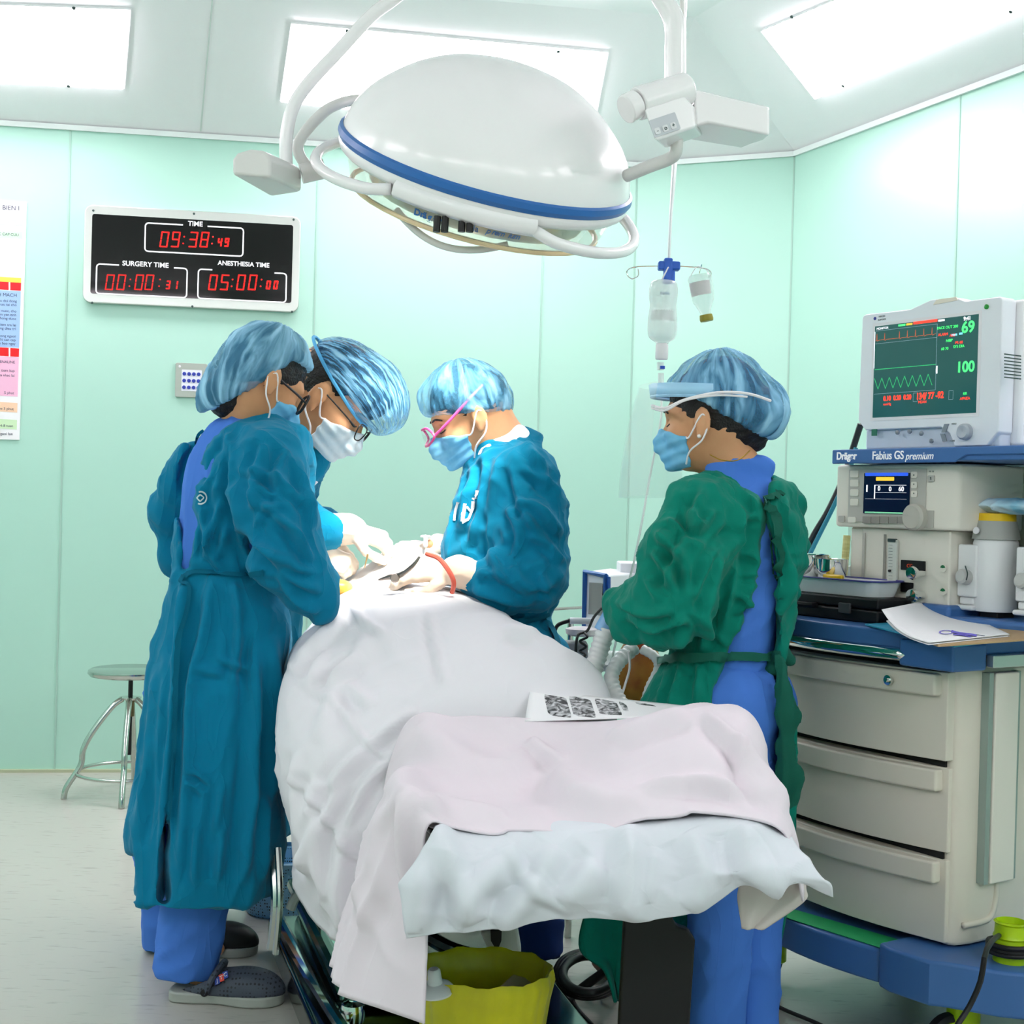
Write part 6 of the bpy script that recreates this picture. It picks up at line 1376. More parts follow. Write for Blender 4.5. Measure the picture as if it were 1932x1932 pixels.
# gas block details
yb = .118
onF('seam', 1628, 1005, 1630, 1106, M_grey, am, 0, .001, b=yb, r=.0001); onF('seam', 1668, 1008, 1669.5, 1108, M_sk, am, 0, .001, b=yb, r=.0001)
fm = onF('flow_meter', 1679, 1018, 1693, 1110, mat('flow_glass', 'dfe3da', .1, spec=.7), am, 0, .006, b=yb)
for i in range(14): onF('scale_mark', 1680, 1028+5.8*i, 1687, 1029+5.8*i, M_dark, fm, .006, .0065, b=yb, r=.0001)
onF('tube_cap', 1679, 1016, 1693, 1023, M_dark, fm, 0, .008, b=yb); p = MF(1683, 1077, yb); m = MB(); m.lathe([(.003, -.003), (.003, .003)], 10, axis_frame(MW @ Vector((p.x, yb-.008, p.z)), -mv)); m.obj('float', M_black, fm)
for y in (1068, 1110):
    w_ = 45 if y < 1100 else 22
    g = onF('gas_display', 1701, y-12, 1701+w_, y+(10 if y < 1100 else 8), M_black, am, 0, .003, b=yb)
    if y < 1100: txF('CC', 1718, y, .012, em('dim_orange_led', 'a03a20', .5), g, b=yb, d=.0035)
    q = MF(1742, y+13, yb); c_ = MW @ Vector((q.x, yb, q.z)); m = MB(); m.cyl(c_, c_-mv*.03, .008); m.lathe([(.014, 0), (.016, .006), (.014, .014), (0, .015)], 16, axis_frame(c_-mv*.03, -mv)); m.obj('gas_valve', M_chrome, am)
    q = MF(1781, y+4+(0 if y < 1100 else 2), yb); m = MB(); m.lathe([(.009, 0), (.009, .004), (0, .004)], 20, axis_frame(MW @ Vector((q.x, yb, q.z)), -mv)); g = m.obj('gauge', M_cream2, am)
    m = MB(); c_ = MW @ Vector((q.x, yb-.0045, q.z)); m.add([c_+(-mu)*.0075*math.cos(a)+Vector((0, 0, .0075*math.sin(a))) for a in (.2, .9, 1.6, 2.3, 3)]+[c_], [(0, 1, 2, 3, 4, 5)]); m.obj('gauge_scale', mat('gauge_green', '2f7a50', .5), g)
# blue top shelf with the maker's lettering
yt = .062
m = MB(MW); m.box((-.43, yt, 1.322), (.5, .46, 1.352)); m.prism([(-.43, 1.322), (-.43, 1.3525), (.5, 1.3525), (.5, 1.334), (-.03, 1.334), (-.06, 1.318), (-.43, 1.318)], yt-.006, yt, None, 'y')
sh = m.obj('top_shelf', M_mblue, am, bevel=.005)
txF('Dräger', 1601, 861, .025, M_white2, sh, b=yt, d=.0072, bold=.0007, sx=.9); txF('Fabius GS', 1679, 860, .0275, M_white2, sh, b=yt, d=.0072, bold=.0003, sx=.88); txF('premium', 1738, 861, .024, M_white2, sh, b=yt, d=.0072, shear=.3, sx=.92)
# vaporisers
M_vap = mat('vaporiser_white', 'f0f2f2', .4); M_yel = mat('yellow_ring', 'f6c814', .4)
def vap(px, b, first):
    p = MF(px, 1130, b); x, z0 = p.x, .985; e = bpy.data.objects.new('vaporiser', None); COL.objects.link(e); e.parent = am
    T = MW @ Matrix.Translation((x, b, z0)); m = MB(T); m.lathe([(.048, 0), (.05, .01), (.05, .155), (.047, .163)], 32); m.obj('vessel', M_vap, e)
    m = MB(T); m.lathe([(.053, .163), (.051, .175), (.044, .205)], 32); m.obj('dial', mat('vap_dial_grey', 'aeb0aa', .45), e)
    m = MB(T); m.lathe([(.043, .205), (.042, .222), (0, .222)], 32); m.obj('colour_ring', M_yel if first else mat('purple_ring', '7a3f9a', .4), e)
    m = MB(T); m.box((-.062, -.055, .03), (-.008, 0, .15)); m.box((-.065, -.06, 0), (-.012, -.01, .012)); m.box((-.058, -.05, .012), (-.018, -.01, .03)); fb = m.obj('filler_block', M_vap, e, bevel=.005)
    m = MB(T @ axis_frame((-.035, -.055, .075), (0, -1, .15))); m.lathe([(.018, 0), (.017, .018), (.012, .022), (0, .022)], 24); m.obj('filler_cap', mat('vap_cap', 'c6c8c4', .4), e)
    m = MB(T @ axis_frame((-.012, -.053, .182), (0, -1, .2))); m.lathe([(.008, 0), (.008, .003), (0, .003)], 16); m.obj('zero_button', M_loop, e)
    m = MB(T); m.tube([(-.036, -.058, .1), (-.02, -.078, .1), (-.014, -.078, .085), (-.018, -.076, .07)], .0015, seg=6); m.obj('wire_clip', M_dark, e)
    return T
T1 = vap(1876, .2, True); T2 = vap(1990, .2, False)
m = MB(MW); q = MF(1885, 1137, .2); m.box((q.x-.03, .17, .962), (q.x+.02, .23, .984)); m.obj('mount', M_black, am, bevel=.004)
# clear absorber canister with yellow hose left of the gas block
m = MB(); m.tube([P(1598, 1010, 3.42), P(1594, 1060, 3.42), P(1590, 1105, 3.42)], .009, seg=10); e_ = m.obj('breathing_hose', mat('yellow_hose', 'e2dc9c', .5, mottle=(20, 'cfc888', .4, .6, (1, 1, 12))), am)
q = MF(1597, 1060, .2); m = MB(MW); m.box((-.47, .16, .92), (-.405, .22, 1.17)); m.obj('canister', mat('clear_canister', 'd8efe4', .08, alpha=.3, spec=.6), am, bevel=.004)
# slanting dark hose behind the machine
m = MB(); m.tube([P(1478, 1130, 3.7), P(1530, 1020, 3.68), P(1562, 965, 3.66), P(1590, 905, 3.66), P(1608, 850, 3.66), P(1624, 800, 3.64)], .0085, seg=8); o = m.obj('gas_hose', mat('dark_hose', '20262b', .5), None); lab(o, 'dark gas hose slanting up behind the blue shelf', 'hose')
m = MB(); m.tube([P(1492, 1120, 3.68), P(1538, 1025, 3.66), P(1568, 965, 3.64), P(1598, 900, 3.62), P(1615, 845, 3.62)], .006, seg=8); o = m.obj('gas_hose', mat('teal_hose', '2f8fa6', .5), None); lab(o, 'teal gas hose running beside the dark hose behind the shelf', 'hose')
# ------------------------------------------------------------------ patient monitor on the shelf
zs = 1.3525
mo = empty('patient_monitor', MW @ Vector((-.2, .15, zs)), 'white patient monitor with green and red readings on the blue shelf', 'monitor')
yq = .125
def mfq(px, py, b=yq): return MF(px, py, b)
tl, tr, br_, bl = mfq(1628, 590), mfq(1890, 563), mfq(1884, 838), mfq(1618, 838)
x0, x1, z0, z1 = (tl.x+bl.x)/2, (tr.x+br_.x)/2, zs+.005, (tl.z+tr.z)/2
MC = MW @ frame((0, yq, 0), (1, 0, 0), (0, 0, 1), (0, -1, 0))     # x right, y up, z towards the viewer
m = MB(MC); top = [(x1-.006, z1), (x1-.1, z1+.0), (x1-.13, z1+.012), (x1-.2, z1+.014), (x1-.26, z1-.002), (x0+.006, z1)]
m.prism([(x0-.004, z0+.07), (x0+.02, z0+.045), (x0+.25, z0+.045), (x0+.275, z0+.03), (x0+.29, z0), (x1-.03, z0), (x1, z0+.03), (x1+.001, z1-.008)]+top+[(x0, z1-.008)], -.05, 0)
M_mon = mat('monitor_white', 'f3f6fa', .4); bz = m.obj('bezel', M_mon, mo, bevel=.004)
m = MB(MC); m.box((x0+.01, z0-.004, -.055), (x1-.005, z0+.05, -.012)); m.obj('base', mat('monitor_blue_white', 'd6dfec', .4), mo, bevel=.008)
m = MB(MC); m.box((x0+.02, z0, -.12), (x1+.02, z1-.002, -.05)); m.prism([(x0+.05, z0), (x1+.03, z0), (x1+.03, z1-.06), (x1-.02, z1-.05), (x0+.05, z1-.05)], -.26, -.12); bk = m.obj('rear_housing', mat('monitor_rear', 'fbfcfd', .45), mo, bevel=.01)
for i in range(8):
    p = MS(1910, 670+i*6.2, -(x1+.031)); m = MB(MW); m.box((x1+.031, p.y-.028, p.z-.0012), (x1+.033, p.y+.028, p.z+.0012)); m.obj('vent_slot', M_dark, bk)
def onM(name, px0, py0, px1, py1, mt, parent, d0=0, d1=.0015, r=.0005):
    """rectangle on the monitor face; photo pixels measured on its tilted outline"""
    def q(px, py): p = mfq(px, py); return p
    p, r_ = q(px0, py0), q(px1, py1); c1 = q((px0+px1)/2, (py0+py1)/2); w2 = abs(p.x-r_.x)/2; h2 = max(abs(p.z-r_.z)/2-.0, .0004)
    m = MB(MC @ Matrix.Translation((c1.x, c1.z, 0))); m.prism(rrect(-w2, w2, -h2, h2, min(r, w2*.9, h2*.9), 3), d0, d1); return m.obj(name, mt, parent, smooth=0)
# screen corners in the photo: (1652,612) (1849,595) (1840,780) (1647,787)
s0, s1, s2, s3 = mfq(1651, 613), mfq(1848, 596), mfq(1841, 780), mfq(1648, 787)
sx0, sx1, sz0, sz1 = (s0.x+s3.x)/2, (s1.x+s2.x)/2, (s2.z+s3.z)/2, (s0.z+s1.z)/2
def SC_(u, v): return sx0+(sx1-sx0)*u, sz1+(sz0-sz1)*v
m = MB(MC); m.prism([(sx0-.008, sz0-.008), (sx1+.008, sz0-.008), (sx1+.008, sz1+.008), (sx0-.008, sz1+.008)], 0, .0008); m.obj('screen_surround', M_loop, bz, smooth=0)
m = MB(MC); m.prism([(sx0, sz0), (sx1, sz0), (sx1, sz1), (sx0, sz1)], .0008, .0016); ms = m.obj('screen', mat('dark_teal_screen', '1c4a48', .12, emit='1c4c4a', es=.45), mo, smooth=0)
def sr(name, u0, v0, u1, v1, mt):
    (a, b), (c_, d) = SC_(u0, v0), SC_(u1, v1); m = MB(MC); m.prism([(a, d), (c_, d), (c_, b), (a, b)], .0016, .0021); return m.obj(name, mt, ms, smooth=0)
def tr_(name, pts, wd_, mt):
    m = MB(MC); q = [Vector((*SC_(u, v), .0021)) for u, v in pts]
    for a, b in zip(q[:-1], q[1:]):
        d = (b-a).normalized(); n = Vector((-d.y, d.x, 0))*wd_; m.add([a+n, a-n, b-n, b+n], [(0, 1, 2, 3)])
    return m.obj(name, mt, ms, smooth=0)
E_g2, E_g3, E_cy, E_dk, E_or = em('reading_green', '44f070', 1.0), em('trace_green', '20a060', .7), em('screen_cyan', '70d8f0', .9), em('screen_grid', '6f8c96', .5), em('trace_orange', 'a8502c', .7)
sr('alarm_bar', .24, .01, .31, .03, E_g2); sr('alarm_bar', .32, .01, .38, .03, E_yel); sr('alarm_bar', .39, .0, .62, .028, E_red); sr('status_field', .63, .01, .69, .03, E_wht)
for v in (.05, .19, .74): sr('grid_line', .01, v, .62, v+.004, E_dk)
sr('grid_line', .62, .05, .623, .74, E_dk); sr('grid_line', .0, .06, .004, .46, E_wht); sr('grid_line', .01, .47, .62, .478, E_g3); sr('range_bar', .62, .49, .636, .57, E_wht)
ek = [(.01, .16)]
for k in (.02, .1, .25, .33, .41, .49, .57): ek += [(k, .155), (k+.004, .085), (k+.008, .165), (k+.03, .155)]
tr_('trace', ek+[(.61, .15)], .0006, E_or)
wv = []
for k in range(8): wv += [(.01+k*.077, .57), (.05+k*.077, .69)]
tr_('trace', wv, .0009, E_g3)
def st(s, u, v, size, mt, **k): a, b = SC_(u, v); return text('reading', s, size, MC @ Matrix.Translation((a, b, .0022)), mt, ms, depth=.0002, **k)
st('9:41', .9, .033, .012, E_wht, bold=.0004); st('69', .91, .125, .036, E_g2, bold=.0008); st('100', .895, .53, .034, E_g2, bold=.0008); st('134/ 77 -92', .57, .8, .021, E_red, bold=.0008, sx=.82); st('0.10  0.20  0.20', .25, .8, .016, E_red, bold=.0006, sx=.85)
for s, u, v, z, mt in (('PACE OUT 200', .72, .1, .009, E_g2), ('ALARM', .68, .17, .009, E_red), ('ART', .77, .19, .009, E_red), ('NIBP', .74, .24, .009, E_g2), ('PR 60', .83, .27, .009, E_red), ('60 70', .7, .32, .009, E_g2), ('SYS DIA', .83, .31, .009, E_g2), ('mmHg', .15, .86, .009, E_red), ('MEAN', .5, .86, .009, E_red), ('RR', .9, .8, .009, E_g2), ('APNEA', .9, .85, .009, E_red), ('MONITOR', .08, .03, .008, E_wht)): st(s, u, v, z, mt)
sr('marker', .76, .175, .81, .195, E_cy); sr('marker', .83, .17, .86, .19, E_cy)
for u in (.41, .75): tr_('box_outline', [(u, .76), (u+.04, .76), (u+.04, .85), (u, .85), (u, .76)], .0005, E_dk)
M_btn = mat('monitor_button', '8a949c', .5)
def mbtn(px, py, r, mt=M_btn): p = mfq(px, py); m = MB(MC @ Matrix.Translation((p.x, p.z, 0))); m.lathe([(r, 0), (r, .003), (r*.6, .0045), (0, .0045)], 20); return m.obj('button', mt, bz)
for px, py in ((1694, 816), (1717, 814), (1739, 818), (1758, 832)): mbtn(px, py, .0055)
m = onM('power_switch', 1646, 810, 1655, 822, mat('green_switch', '2f7d62', .4), bz, 0, .003); mbtn(1862, 579, .0055, mat('green_led', '1c7a2c', .4, emit='1c7a2c', es=.3))
p = mfq(1823, 815); m = MB(MC @ Matrix.Translation((p.x, p.z, 0))); m.lathe([(.019, 0), (.018, .012), (.014, .016), (.006, .014), (0, .013)], 32); m.obj('jog_dial', mat('dial_silver', 'b9c0c8', .35), bz)
for y0, y1, dx in ((800, 816, 1), (818, 833, -1)):
    a, b = mfq(1783, y0), mfq(1783, y1); m = MB(MC); q = .006*dx; m.prism([(a.x-.006+q, a.z), (a.x+.006+q, a.z), (a.x+.006-q*.3, b.z), (a.x-.006-q*.3, b.z)], 0, .003); m.obj('button', M_btn, bz)
p = mfq(1651, 601); m = MB(MC @ Matrix.Translation((p.x, p.z, 0))); m.lathe([(.004, 0), (.004, .001), (0, .001)], 16); m.obj('badge', mat('navy_badge', '2c3f9a', .5), bz)
for s, px, py, z in (('NIHON', 1664, 597, .006), ('KOHDEN', 1664, 603, .006), ('MENU', 1800, 800, .005), ('HOME', 1797, 832, .005)):
    p = mfq(px, py); text('lettering', s, z, MC @ Matrix.Translation((p.x, p.z, .0004)), M_dark, bz, depth=.0002)
m = MB(MC); m.prism([(x1-.19, z1+.001), (x1-.12, z1+.004), (x1-.125, z1+.012), (x1-.18, z1+.012)], -.001, .002); m.obj('alarm_lamp', mat('cream_lamp', 'f4ead8', .3), bz)
# small white box on the shelf right of the monitor
p = MS(1925, 790, -.15); m = MB(MW); m.box((.12, .3, zs), (.3, .4, zs+.07)); o = m.obj('cable_box', M_mon, None, bevel=.005); lab(o, 'small white box beside the monitor at the right frame edge', 'box')
# blue-white wrapped pad on the first vaporiser
T = T1 @ Matrix.Translation((.04, 0, .2225)); f = Field(*bounds([T @ Vector((-.13, -.06, -.01)), T @ Vector((.12, .06, .05)), T @ Vector((.1, -.06, 0)), T @ Vector((-.1, .06, 0))], .03), .005)
f.ell(T @ Vector((0, 0, .017)), (.11, .055, .015), .01, M=MW.to_3x3().to_4x4()); o = sdf_obj('wrapped_pad', f, mat('blue_white_wrap', 'cfeaf6', .4, mottle=(9, '7cc4e2', .45, .6)), None, disp=lambda V, N: .005*folds(V, (1, 0, 0), 8, 40, 3)); lab(o, 'crumpled blue and white wrapped pad on the yellow-ringed vaporiser', 'pad')
# ------------------------------------------------------------------ things on the worktop
ZW = .9455
def WM(px, py, z=ZW): return MWi @ PZ(px, py, z)
a, b = WM(1480, 1175), WM(1738, 1200)
ccx, ccy = -.40, .035
bxp = [WM(1478, 1180), WM(1640, 1205), WM(1745, 1165)]
cs = empty('instrument_case', MW @ Vector((-.37, .05, ZW)), 'flat black plastic case under the white tray on the blue worktop', 'case')
X0, X1, Y0, Y1 = -.6, -.215, -.005, .112
m = MB(MW); m.box((X0, Y0, ZW), (X1, Y1, ZW+.03)); m.obj('case_base', M_black, cs, bevel=.006)
m = MB(MW); m.box((X0, Y0, ZW+.032), (X1, Y1, ZW+.058)); m.obj('case_lid', M_black, cs, bevel=.006)
m = MB(MW); m.box((-.33, Y0-.008, ZW+.018), (-.295, Y0, ZW+.042)); m.obj('latch', mat('grey_latch', '4a4b4d', .4), cs, bevel=.002)
m = MB(MW); m.tube([(-.55, Y0, ZW+.03), (-.54, Y0-.022, ZW+.03), (-.42, Y0-.022, ZW+.03), (-.41, Y0, ZW+.03)], .007, seg=8, sub=3); m.obj('carry_handle', M_black, cs)
ZT = ZW+.059
ty_ = empty('enamel_tray', MW @ Vector((-.4, .03, ZT)), 'white enamel tray with thin blue rim resting on the black case', 'tray')
def tray(z0, z1, g0, g1, x0, x1, y0, y1):
    m = MB(MW); n = None; rings = []
    for z, g in ((z0, g0), (z1, g1), (z1+.001, g1+.006), (z1, g1-.003), (z0+.003, g0-.003)):
        r = rrect(x0-g, x1+g, y0-g, y1+g, .025, 5); rings.append([(p[0], p[1], z) for p in r])
    k = len(rings[0]); vs = [v for r in rings for v in r]; fs = [(i*k+j, i*k+(j+1) % k, (i+1)*k+(j+1) % k, (i+1)*k+j) for i in range(4) for j in range(k)]+[tuple(range(k))[::-1], tuple(range(4*k, 5*k))]
    m.add(vs, fs); return m, rings
m, rg = tray(ZT, ZT+.035, -.01, 0, -.585, -.235, -.002, .108); m.obj('basin', mat('white_enamel', 'eef1f4', .2), ty_, smooth=50)
m = MB(MW); m.tube([(p[0], p[1], ZT+.037) for p in rrect(-.591, -.229, -.008, .114, .03, 5)], .0022, seg=6, closed=True, sub=1); m.obj('rim', mat('navy_rim', '3d3f8c', .4), ty_)
ZI = ZT+.034
bo = empty('steel_bowl', MW @ Vector((-.50, .05, ZI)), 'shiny steel kidney bowl upturned in the white tray', 'bowl')
m = MB(MW @ Matrix.Translation((-.5, .055, ZT+.036)) @ Matrix.Scale(1.0, 4)); m.lathe([(.045, 0), (.052, .012), (.055, .052), (.058, .054), (.053, .053), (.048, .014), (0, .01)], 30); m.obj('bowl_shell', M_chrome, bo)
m = MB(MW @ Matrix.Translation((-.425, .06, ZT+.036))); m.lathe([(.033, 0), (.038, .02), (.04, .045), (.042, .046), (.037, .045), (.0, .01)], 26); o = m.obj('steel_cup', M_chrome, None); lab(o, 'small shiny steel cup beside the larger bowl in the tray', 'cup')
m = MB(MW @ Matrix.Translation((-.38, .02, ZT+.036)) @ Matrix.Rotation(-.25, 4, 'Z')); m.prism([(-.03, -.012), (.025, -.014), (.045, -.004), (.03, .012), (-.025, .014)], 0, .01); o = m.obj('ampoule_packet', M_yel, None, bevel=.004); lab(o, 'yellow plastic packet at the front of the white tray', 'packet')
m = MB(MW @ Matrix.Translation((-.36, .03, ZT+.004))); m.prism(rrect(-.2, .11, -.02, .066, .01), 0, .03); o = m.obj('gauze', M_paper, None, bevel=.006); lab(o, 'flat stack of white gauze filling the white tray', 'gauze')
m = MB(MW @ Matrix.Translation((-.56, .14, ZW))); m.box((-.07, 0, 0), (.09, .06, .12)); o = m.obj('white_carton', M_mon, None, bevel=.004); lab(o, 'plain white carton behind the steel bowl left of the gas block', 'carton')
# folder and papers
q = [WM(1632, 1190), WM(1790, 1165), WM(1960, 1205), WM(1770, 1225)]
def flat(name, px, z, th, mt, parent=None):
    m = MB(); quadbox(m, [PZ(x, y, z) for x, y in px], z, z+th); return m.obj(name, mt, parent, bevel=.0008)
fo = flat('cyan_folder', [(1632, 1180), (1790, 1172), (1990, 1198), (1800, 1222)], ZW+.0008, .004, mat('cyan_card', '2fa6cc', .5)); lab(fo, 'cyan card folder under the papers on the blue worktop', 'folder')
cb2 = flat('clipboard', [(1700, 1196), (1850, 1168), (2000, 1205), (1770, 1221)], ZW+.0055, .004, mat('tan_board', 'b79a72', .6)); lab(cb2, 'tan clipboard edge showing below the white papers', 'clipboard')
pb = empty('paper_stack', PZ(1800, 1200, ZW+.01), 'white stamped papers curling up on the clipboard', 'paper')
A, B, C_, D = PZ(1672, 1192, ZW+.011), PZ(1800, 1150, ZW+.011), PZ(1905, 1200, ZW+.011), PZ(1752, 1216, ZW+.011)
for k_ in range(2):
    V = []
    for i in range(13):
        for j in range(17):
            s, t = j/16, i/12; p = (A*(1-s)+D*s)*(1-t)+(B*(1-s)+C_*s)*t
            V.append(tuple(p+Vector((-.01*k_*(1-s), 0, .004*k_+.042*(1-s)**3*(1-.25*t)*(1 if k_ else .55)))))
    i, j = np.meshgrid(np.arange(12), np.arange(16), indexing='ij'); a = (i*17+j).ravel()
    sp = mesh_obj('paper_sheet', np.array(V), np.stack([a, a+1, a+18, a+17], 1), M_paper, pb, 180); s_ = sp.modifiers.new('solid', 'SOLIDIFY'); s_.thickness = .0012
bvq = bvh_of(sp); M_stamp = mat('violet_stamp', '6a5fd0', .6)
tr = []
for k in range(10):
    a = 2*math.pi*k/10; b = 2*math.pi*(k+1)/10; tr.append([(1785+14*math.cos(a), 1194+4*math.sin(a)), (1785+14*math.cos(b), 1194+4*math.sin(b)), (1785+11*math.cos(b), 1194+3*math.sin(b)), (1785+11*math.cos(a), 1194+3*math.sin(a))])
decal('stamp', bvq, tr+stroke([(1795, 1192), (1810, 1196), (1830, 1198), (1858, 1203)], 4)+stroke([(1798, 1198), (1818, 1200), (1835, 1203)], 2), M_stamp, sp, .0016, 3.0)
# ================================================================== drip set, stool, equipment behind and below
YI = 3.55
M_ivw = mat('white_rod', 'e6e8e8', .3, metal=.3)
iv = empty('drip_hanger', P(1262, 500, YI), 'ceiling-hung drip rod with blue clamp and wire hooks left of the woman in green', 'drip stand')
tz_ = P(1278, 200, YI)
m = MB(); m.tube([P(1262, 492, YI), P(1266, 400, YI), P(1273, 306, YI), P(1292, -20, YI), Vector((P(1296, -60, YI).x, YI, HR))], [.004, .004, .007, .008, .008], seg=8, sub=2); m.obj('rod', M_ivw, iv)
m = MB(); o = P(1262, 503, YI); m.box(o-Vector((.028, .015, .01)), o+Vector((.028, .015, .012))); m.box(o-Vector((.014, .018, .045)), o+Vector((.008, .01, .02))); m.box(o+Vector((.004, -.018, -.045)), o+Vector((.015, .01, -.01))); m.obj('clamp', mat('royal_blue_plastic', '2f66cc', .4), iv, bevel=.004)
m = MB(); m.tube([P(1242, 502, YI), P(1205, 503, YI), P(1186, 508, YI), P(1183, 518, YI), P(1192, 526, YI), P(1204, 520, YI), P(1204, 508, YI-.02)], .0017, seg=6)
m.obj('hook', M_chrome, iv)
m = MB(); m.tube([P(1280, 502, YI), P(1318, 505, YI), P(1336, 509, YI), P(1342, 517, YI), P(1336, 524, YI)], .0017, seg=6); m.obj('hook', M_chrome, iv)
m = MB(); m.tube([P(1324, 499, YI), P(1320, 515, YI), P(1324, 523, YI)], .0016, seg=6); m.obj('hook', M_chrome, iv)
M_soft = mat('translucent_bottle', 'f3fbfa', .15, alpha=.55, spec=.6)
M_fluid = mat('clear_glass', 'eafaf6', .05, alpha=.35, spec=.8)
b1 = empty('infusion_bottle', P(1250, 590, YI), 'large translucent infusion bottle hanging upside down from the blue clamp', 'bottle')
o = P(1249, 648, YI-.01); k = YI/FPX
T = Matrix.Translation(o); m = MB(T)
prof = [(12*k, 0), (14*k, 3*k), (24*k, 10*k), (28*k, 24*k), (27*k, 50*k), (25*k, 70*k), (27*k, 90*k), (26*k, 108*k), (20*k, 117*k), (0, 120*k)]
pr, _ = spline([Vector((a, b, 0)) for a, b in prof], [0]*len(prof), 3); m.lathe([(v.x, v.y) for v in pr], 32); m.obj('bottle_body', M_soft, b1, smooth=60)
m = MB(T); m.lathe([(27.5*k, 40*k), (26.6*k, 52*k), (25.8*k, 60*k)], 32, cap=False, a0=-2.6, a1=-.8); m.obj('label', mat('pale_label', 'e3e6e4', .5, alpha=.8), b1)
m = MB(T); m.lathe([(25.6*k, 88*k), (25.9*k, 93*k)], 32, cap=False, a0=-1.9, a1=-1.2); m.obj('printed_mark', mat('blue_ink', '7db4dc', .5), b1)
m = MB(T); m.lathe([(11*k, -30*k), (12*k, -28*k), (12*k, -4*k), (10*k, 0), (0, 0)], 20); m.obj('cap', M_loop, b1)
m = MB(T); m.tube([o*0+Vector((-5*k, -.01, 117*k)), Vector((0, -.02, 128*k)), Vector((6*k, -.01, 140*k)), Vector((10*k, 0, 146*k))], .002, seg=6); m.obj('hanging_strap', M_loop, b1)
T2_ = Matrix.Translation(P(1333, 602, YI)) @ Matrix.Rotation(math.radians(-11), 4, 'Y'); b2 = empty('glass_vial', P(1333, 602, YI), 'small glass vial with olive cap hanging from the right hook', 'bottle')
m = MB(T2_); m.lathe([(9*k, 8*k), (12*k, 18*k), (20*k, 34*k), (22*k, 48*k), (23*k, 78*k), (20*k, 84*k), (0, 85*k)], 28); m.obj('vial_body', M_fluid, b2, smooth=60)
m = MB(T2_); m.lathe([(22.4*k, 44*k), (23.2*k, 70*k)], 28, cap=False, a0=-2.9, a1=-.9); m.obj('label', mat('grey_label', 'd8d6d4', .5), b2)
m = MB(T2_); m.lathe([(12*k, -4*k), (13*k, 0), (12*k, 8*k), (0, 9*k)], 24); m.obj('cap', mat('olive_cap', '9c8f30', .4), b2)
m = MB(T2_); m.tube([Vector((-20*k, 0, 80*k)), Vector((-6*k, 0, 97*k)), Vector((2*k, 0, 100*k)), Vector((14*k, 0, 92*k)), Vector((21*k, 0, 80*k))], .0012, seg=6); m.obj('net_strap', M_loop, b2)
ch = empty('drip_chamber', P(1244, 700, YI), 'drip chamber and thin line running down from the infusion bottle', 'tube')
m = MB(); m.cyl(P(1246, 684, YI), P(1246, 698, YI), .009); m.cyl(P(1247, 704, YI), P(1247, 735, YI), .0075); m.obj('chamber', M_soft, ch)
m = MB(); m.box(P(1249, 694, YI)-Vector((.006, .015, .004)), P(1249, 694, YI)+Vector((.006, -.008, .004))); m.obj('roller_clamp', mat('blue_clip', '2450c0', .4), ch)
m = MB(); m.tube([P(1247, 735, YI), P(1248, 780, 3.5), P(1240, 830, 3.48), P(1226, 900, 3.45), P(1212, 980, 3.4), P(1196, 1060, 3.38), P(1178, 1130, 3.38), P(1160, 1220, 3.38), P(1140, 1290, 3.36)], .0028, seg=6); m.obj('line', mat('soft_tube', 'e8f4ee', .3), ch)
# stool
so_ = empty('round_stool', PZ(225, 1515, 0), 'round steel stool with black screw stem by the back wall at the left', 'stool')
sc0 = PZ(247, 1500, 0); ys = sc0.y
def SP(px, py, dy=0): return P(px, py, ys+dy)
M_stl = mat('stool_steel', 'c3c8c2', .18, metal=1)
o = SP(247, 1276); R_ = (SP(325, 1270)-SP(168, 1270)).length/2
m = MB(Matrix.Translation((o.x, ys, o.z))); m.lathe([(0, 0), (R_*.8, 0), (R_*.95, .004), (R_, .014), (R_*.99, .026), (R_*.93, .031), (0, .03)], 48); m.obj('seat', M_stl, so_, smooth=50)
m = MB(); m.cyl(Vector((o.x, ys, o.z-.005)), Vector((o.x, ys, SP(247, 1424).z)), .009); m.obj('screw_stem', M_black, so_)
zc_ = SP(247, 1318).z; m = MB(Matrix.Translation((o.x, ys, zc_))); m.lathe([(.0, -.002), (.04, -.002), (.044, .006), (0, .008)], 24); m.obj('collar', M_stl, so_)
m = MB(); m.cyl(Vector((o.x, ys, zc_)), Vector((o.x, ys, zc_-.07)), .017); m.obj('nut', mat('worn_brass', '7a6a4c', .4, metal=.8), so_)
for a in (math.radians(205), math.radians(-25), math.radians(100), math.radians(-80)):
    d = Vector((math.cos(a), math.sin(a)*1.0, 0)); b = Vector((o.x, ys, 0)); m = MB(); zt = zc_
    m.tube([b+d*.03+Vector((0, 0, zt)), b+d*.07+Vector((0, 0, zt-.03)), b+d*.14+Vector((0, 0, zt*.68)), b+d*.175+Vector((0, 0, zt*.5)), b+d*.185+Vector((0, 0, zt*.33)), b+d*.235+Vector((0, 0, zt*.12)), b+d*.245+Vector((0, 0, 0))], .0115, seg=10); m.obj('leg', M_stl, so_, smooth=180)
m = MB(); zr = SP(247, 1455).z; m.tube([Vector((o.x+.2*math.cos(k*math.pi/12), ys+.2*math.sin(k*math.pi/12), zr)) for k in range(24)], .007, seg=8, closed=True, sub=2); m.obj('foot_ring', M_stl, so_, smooth=180)
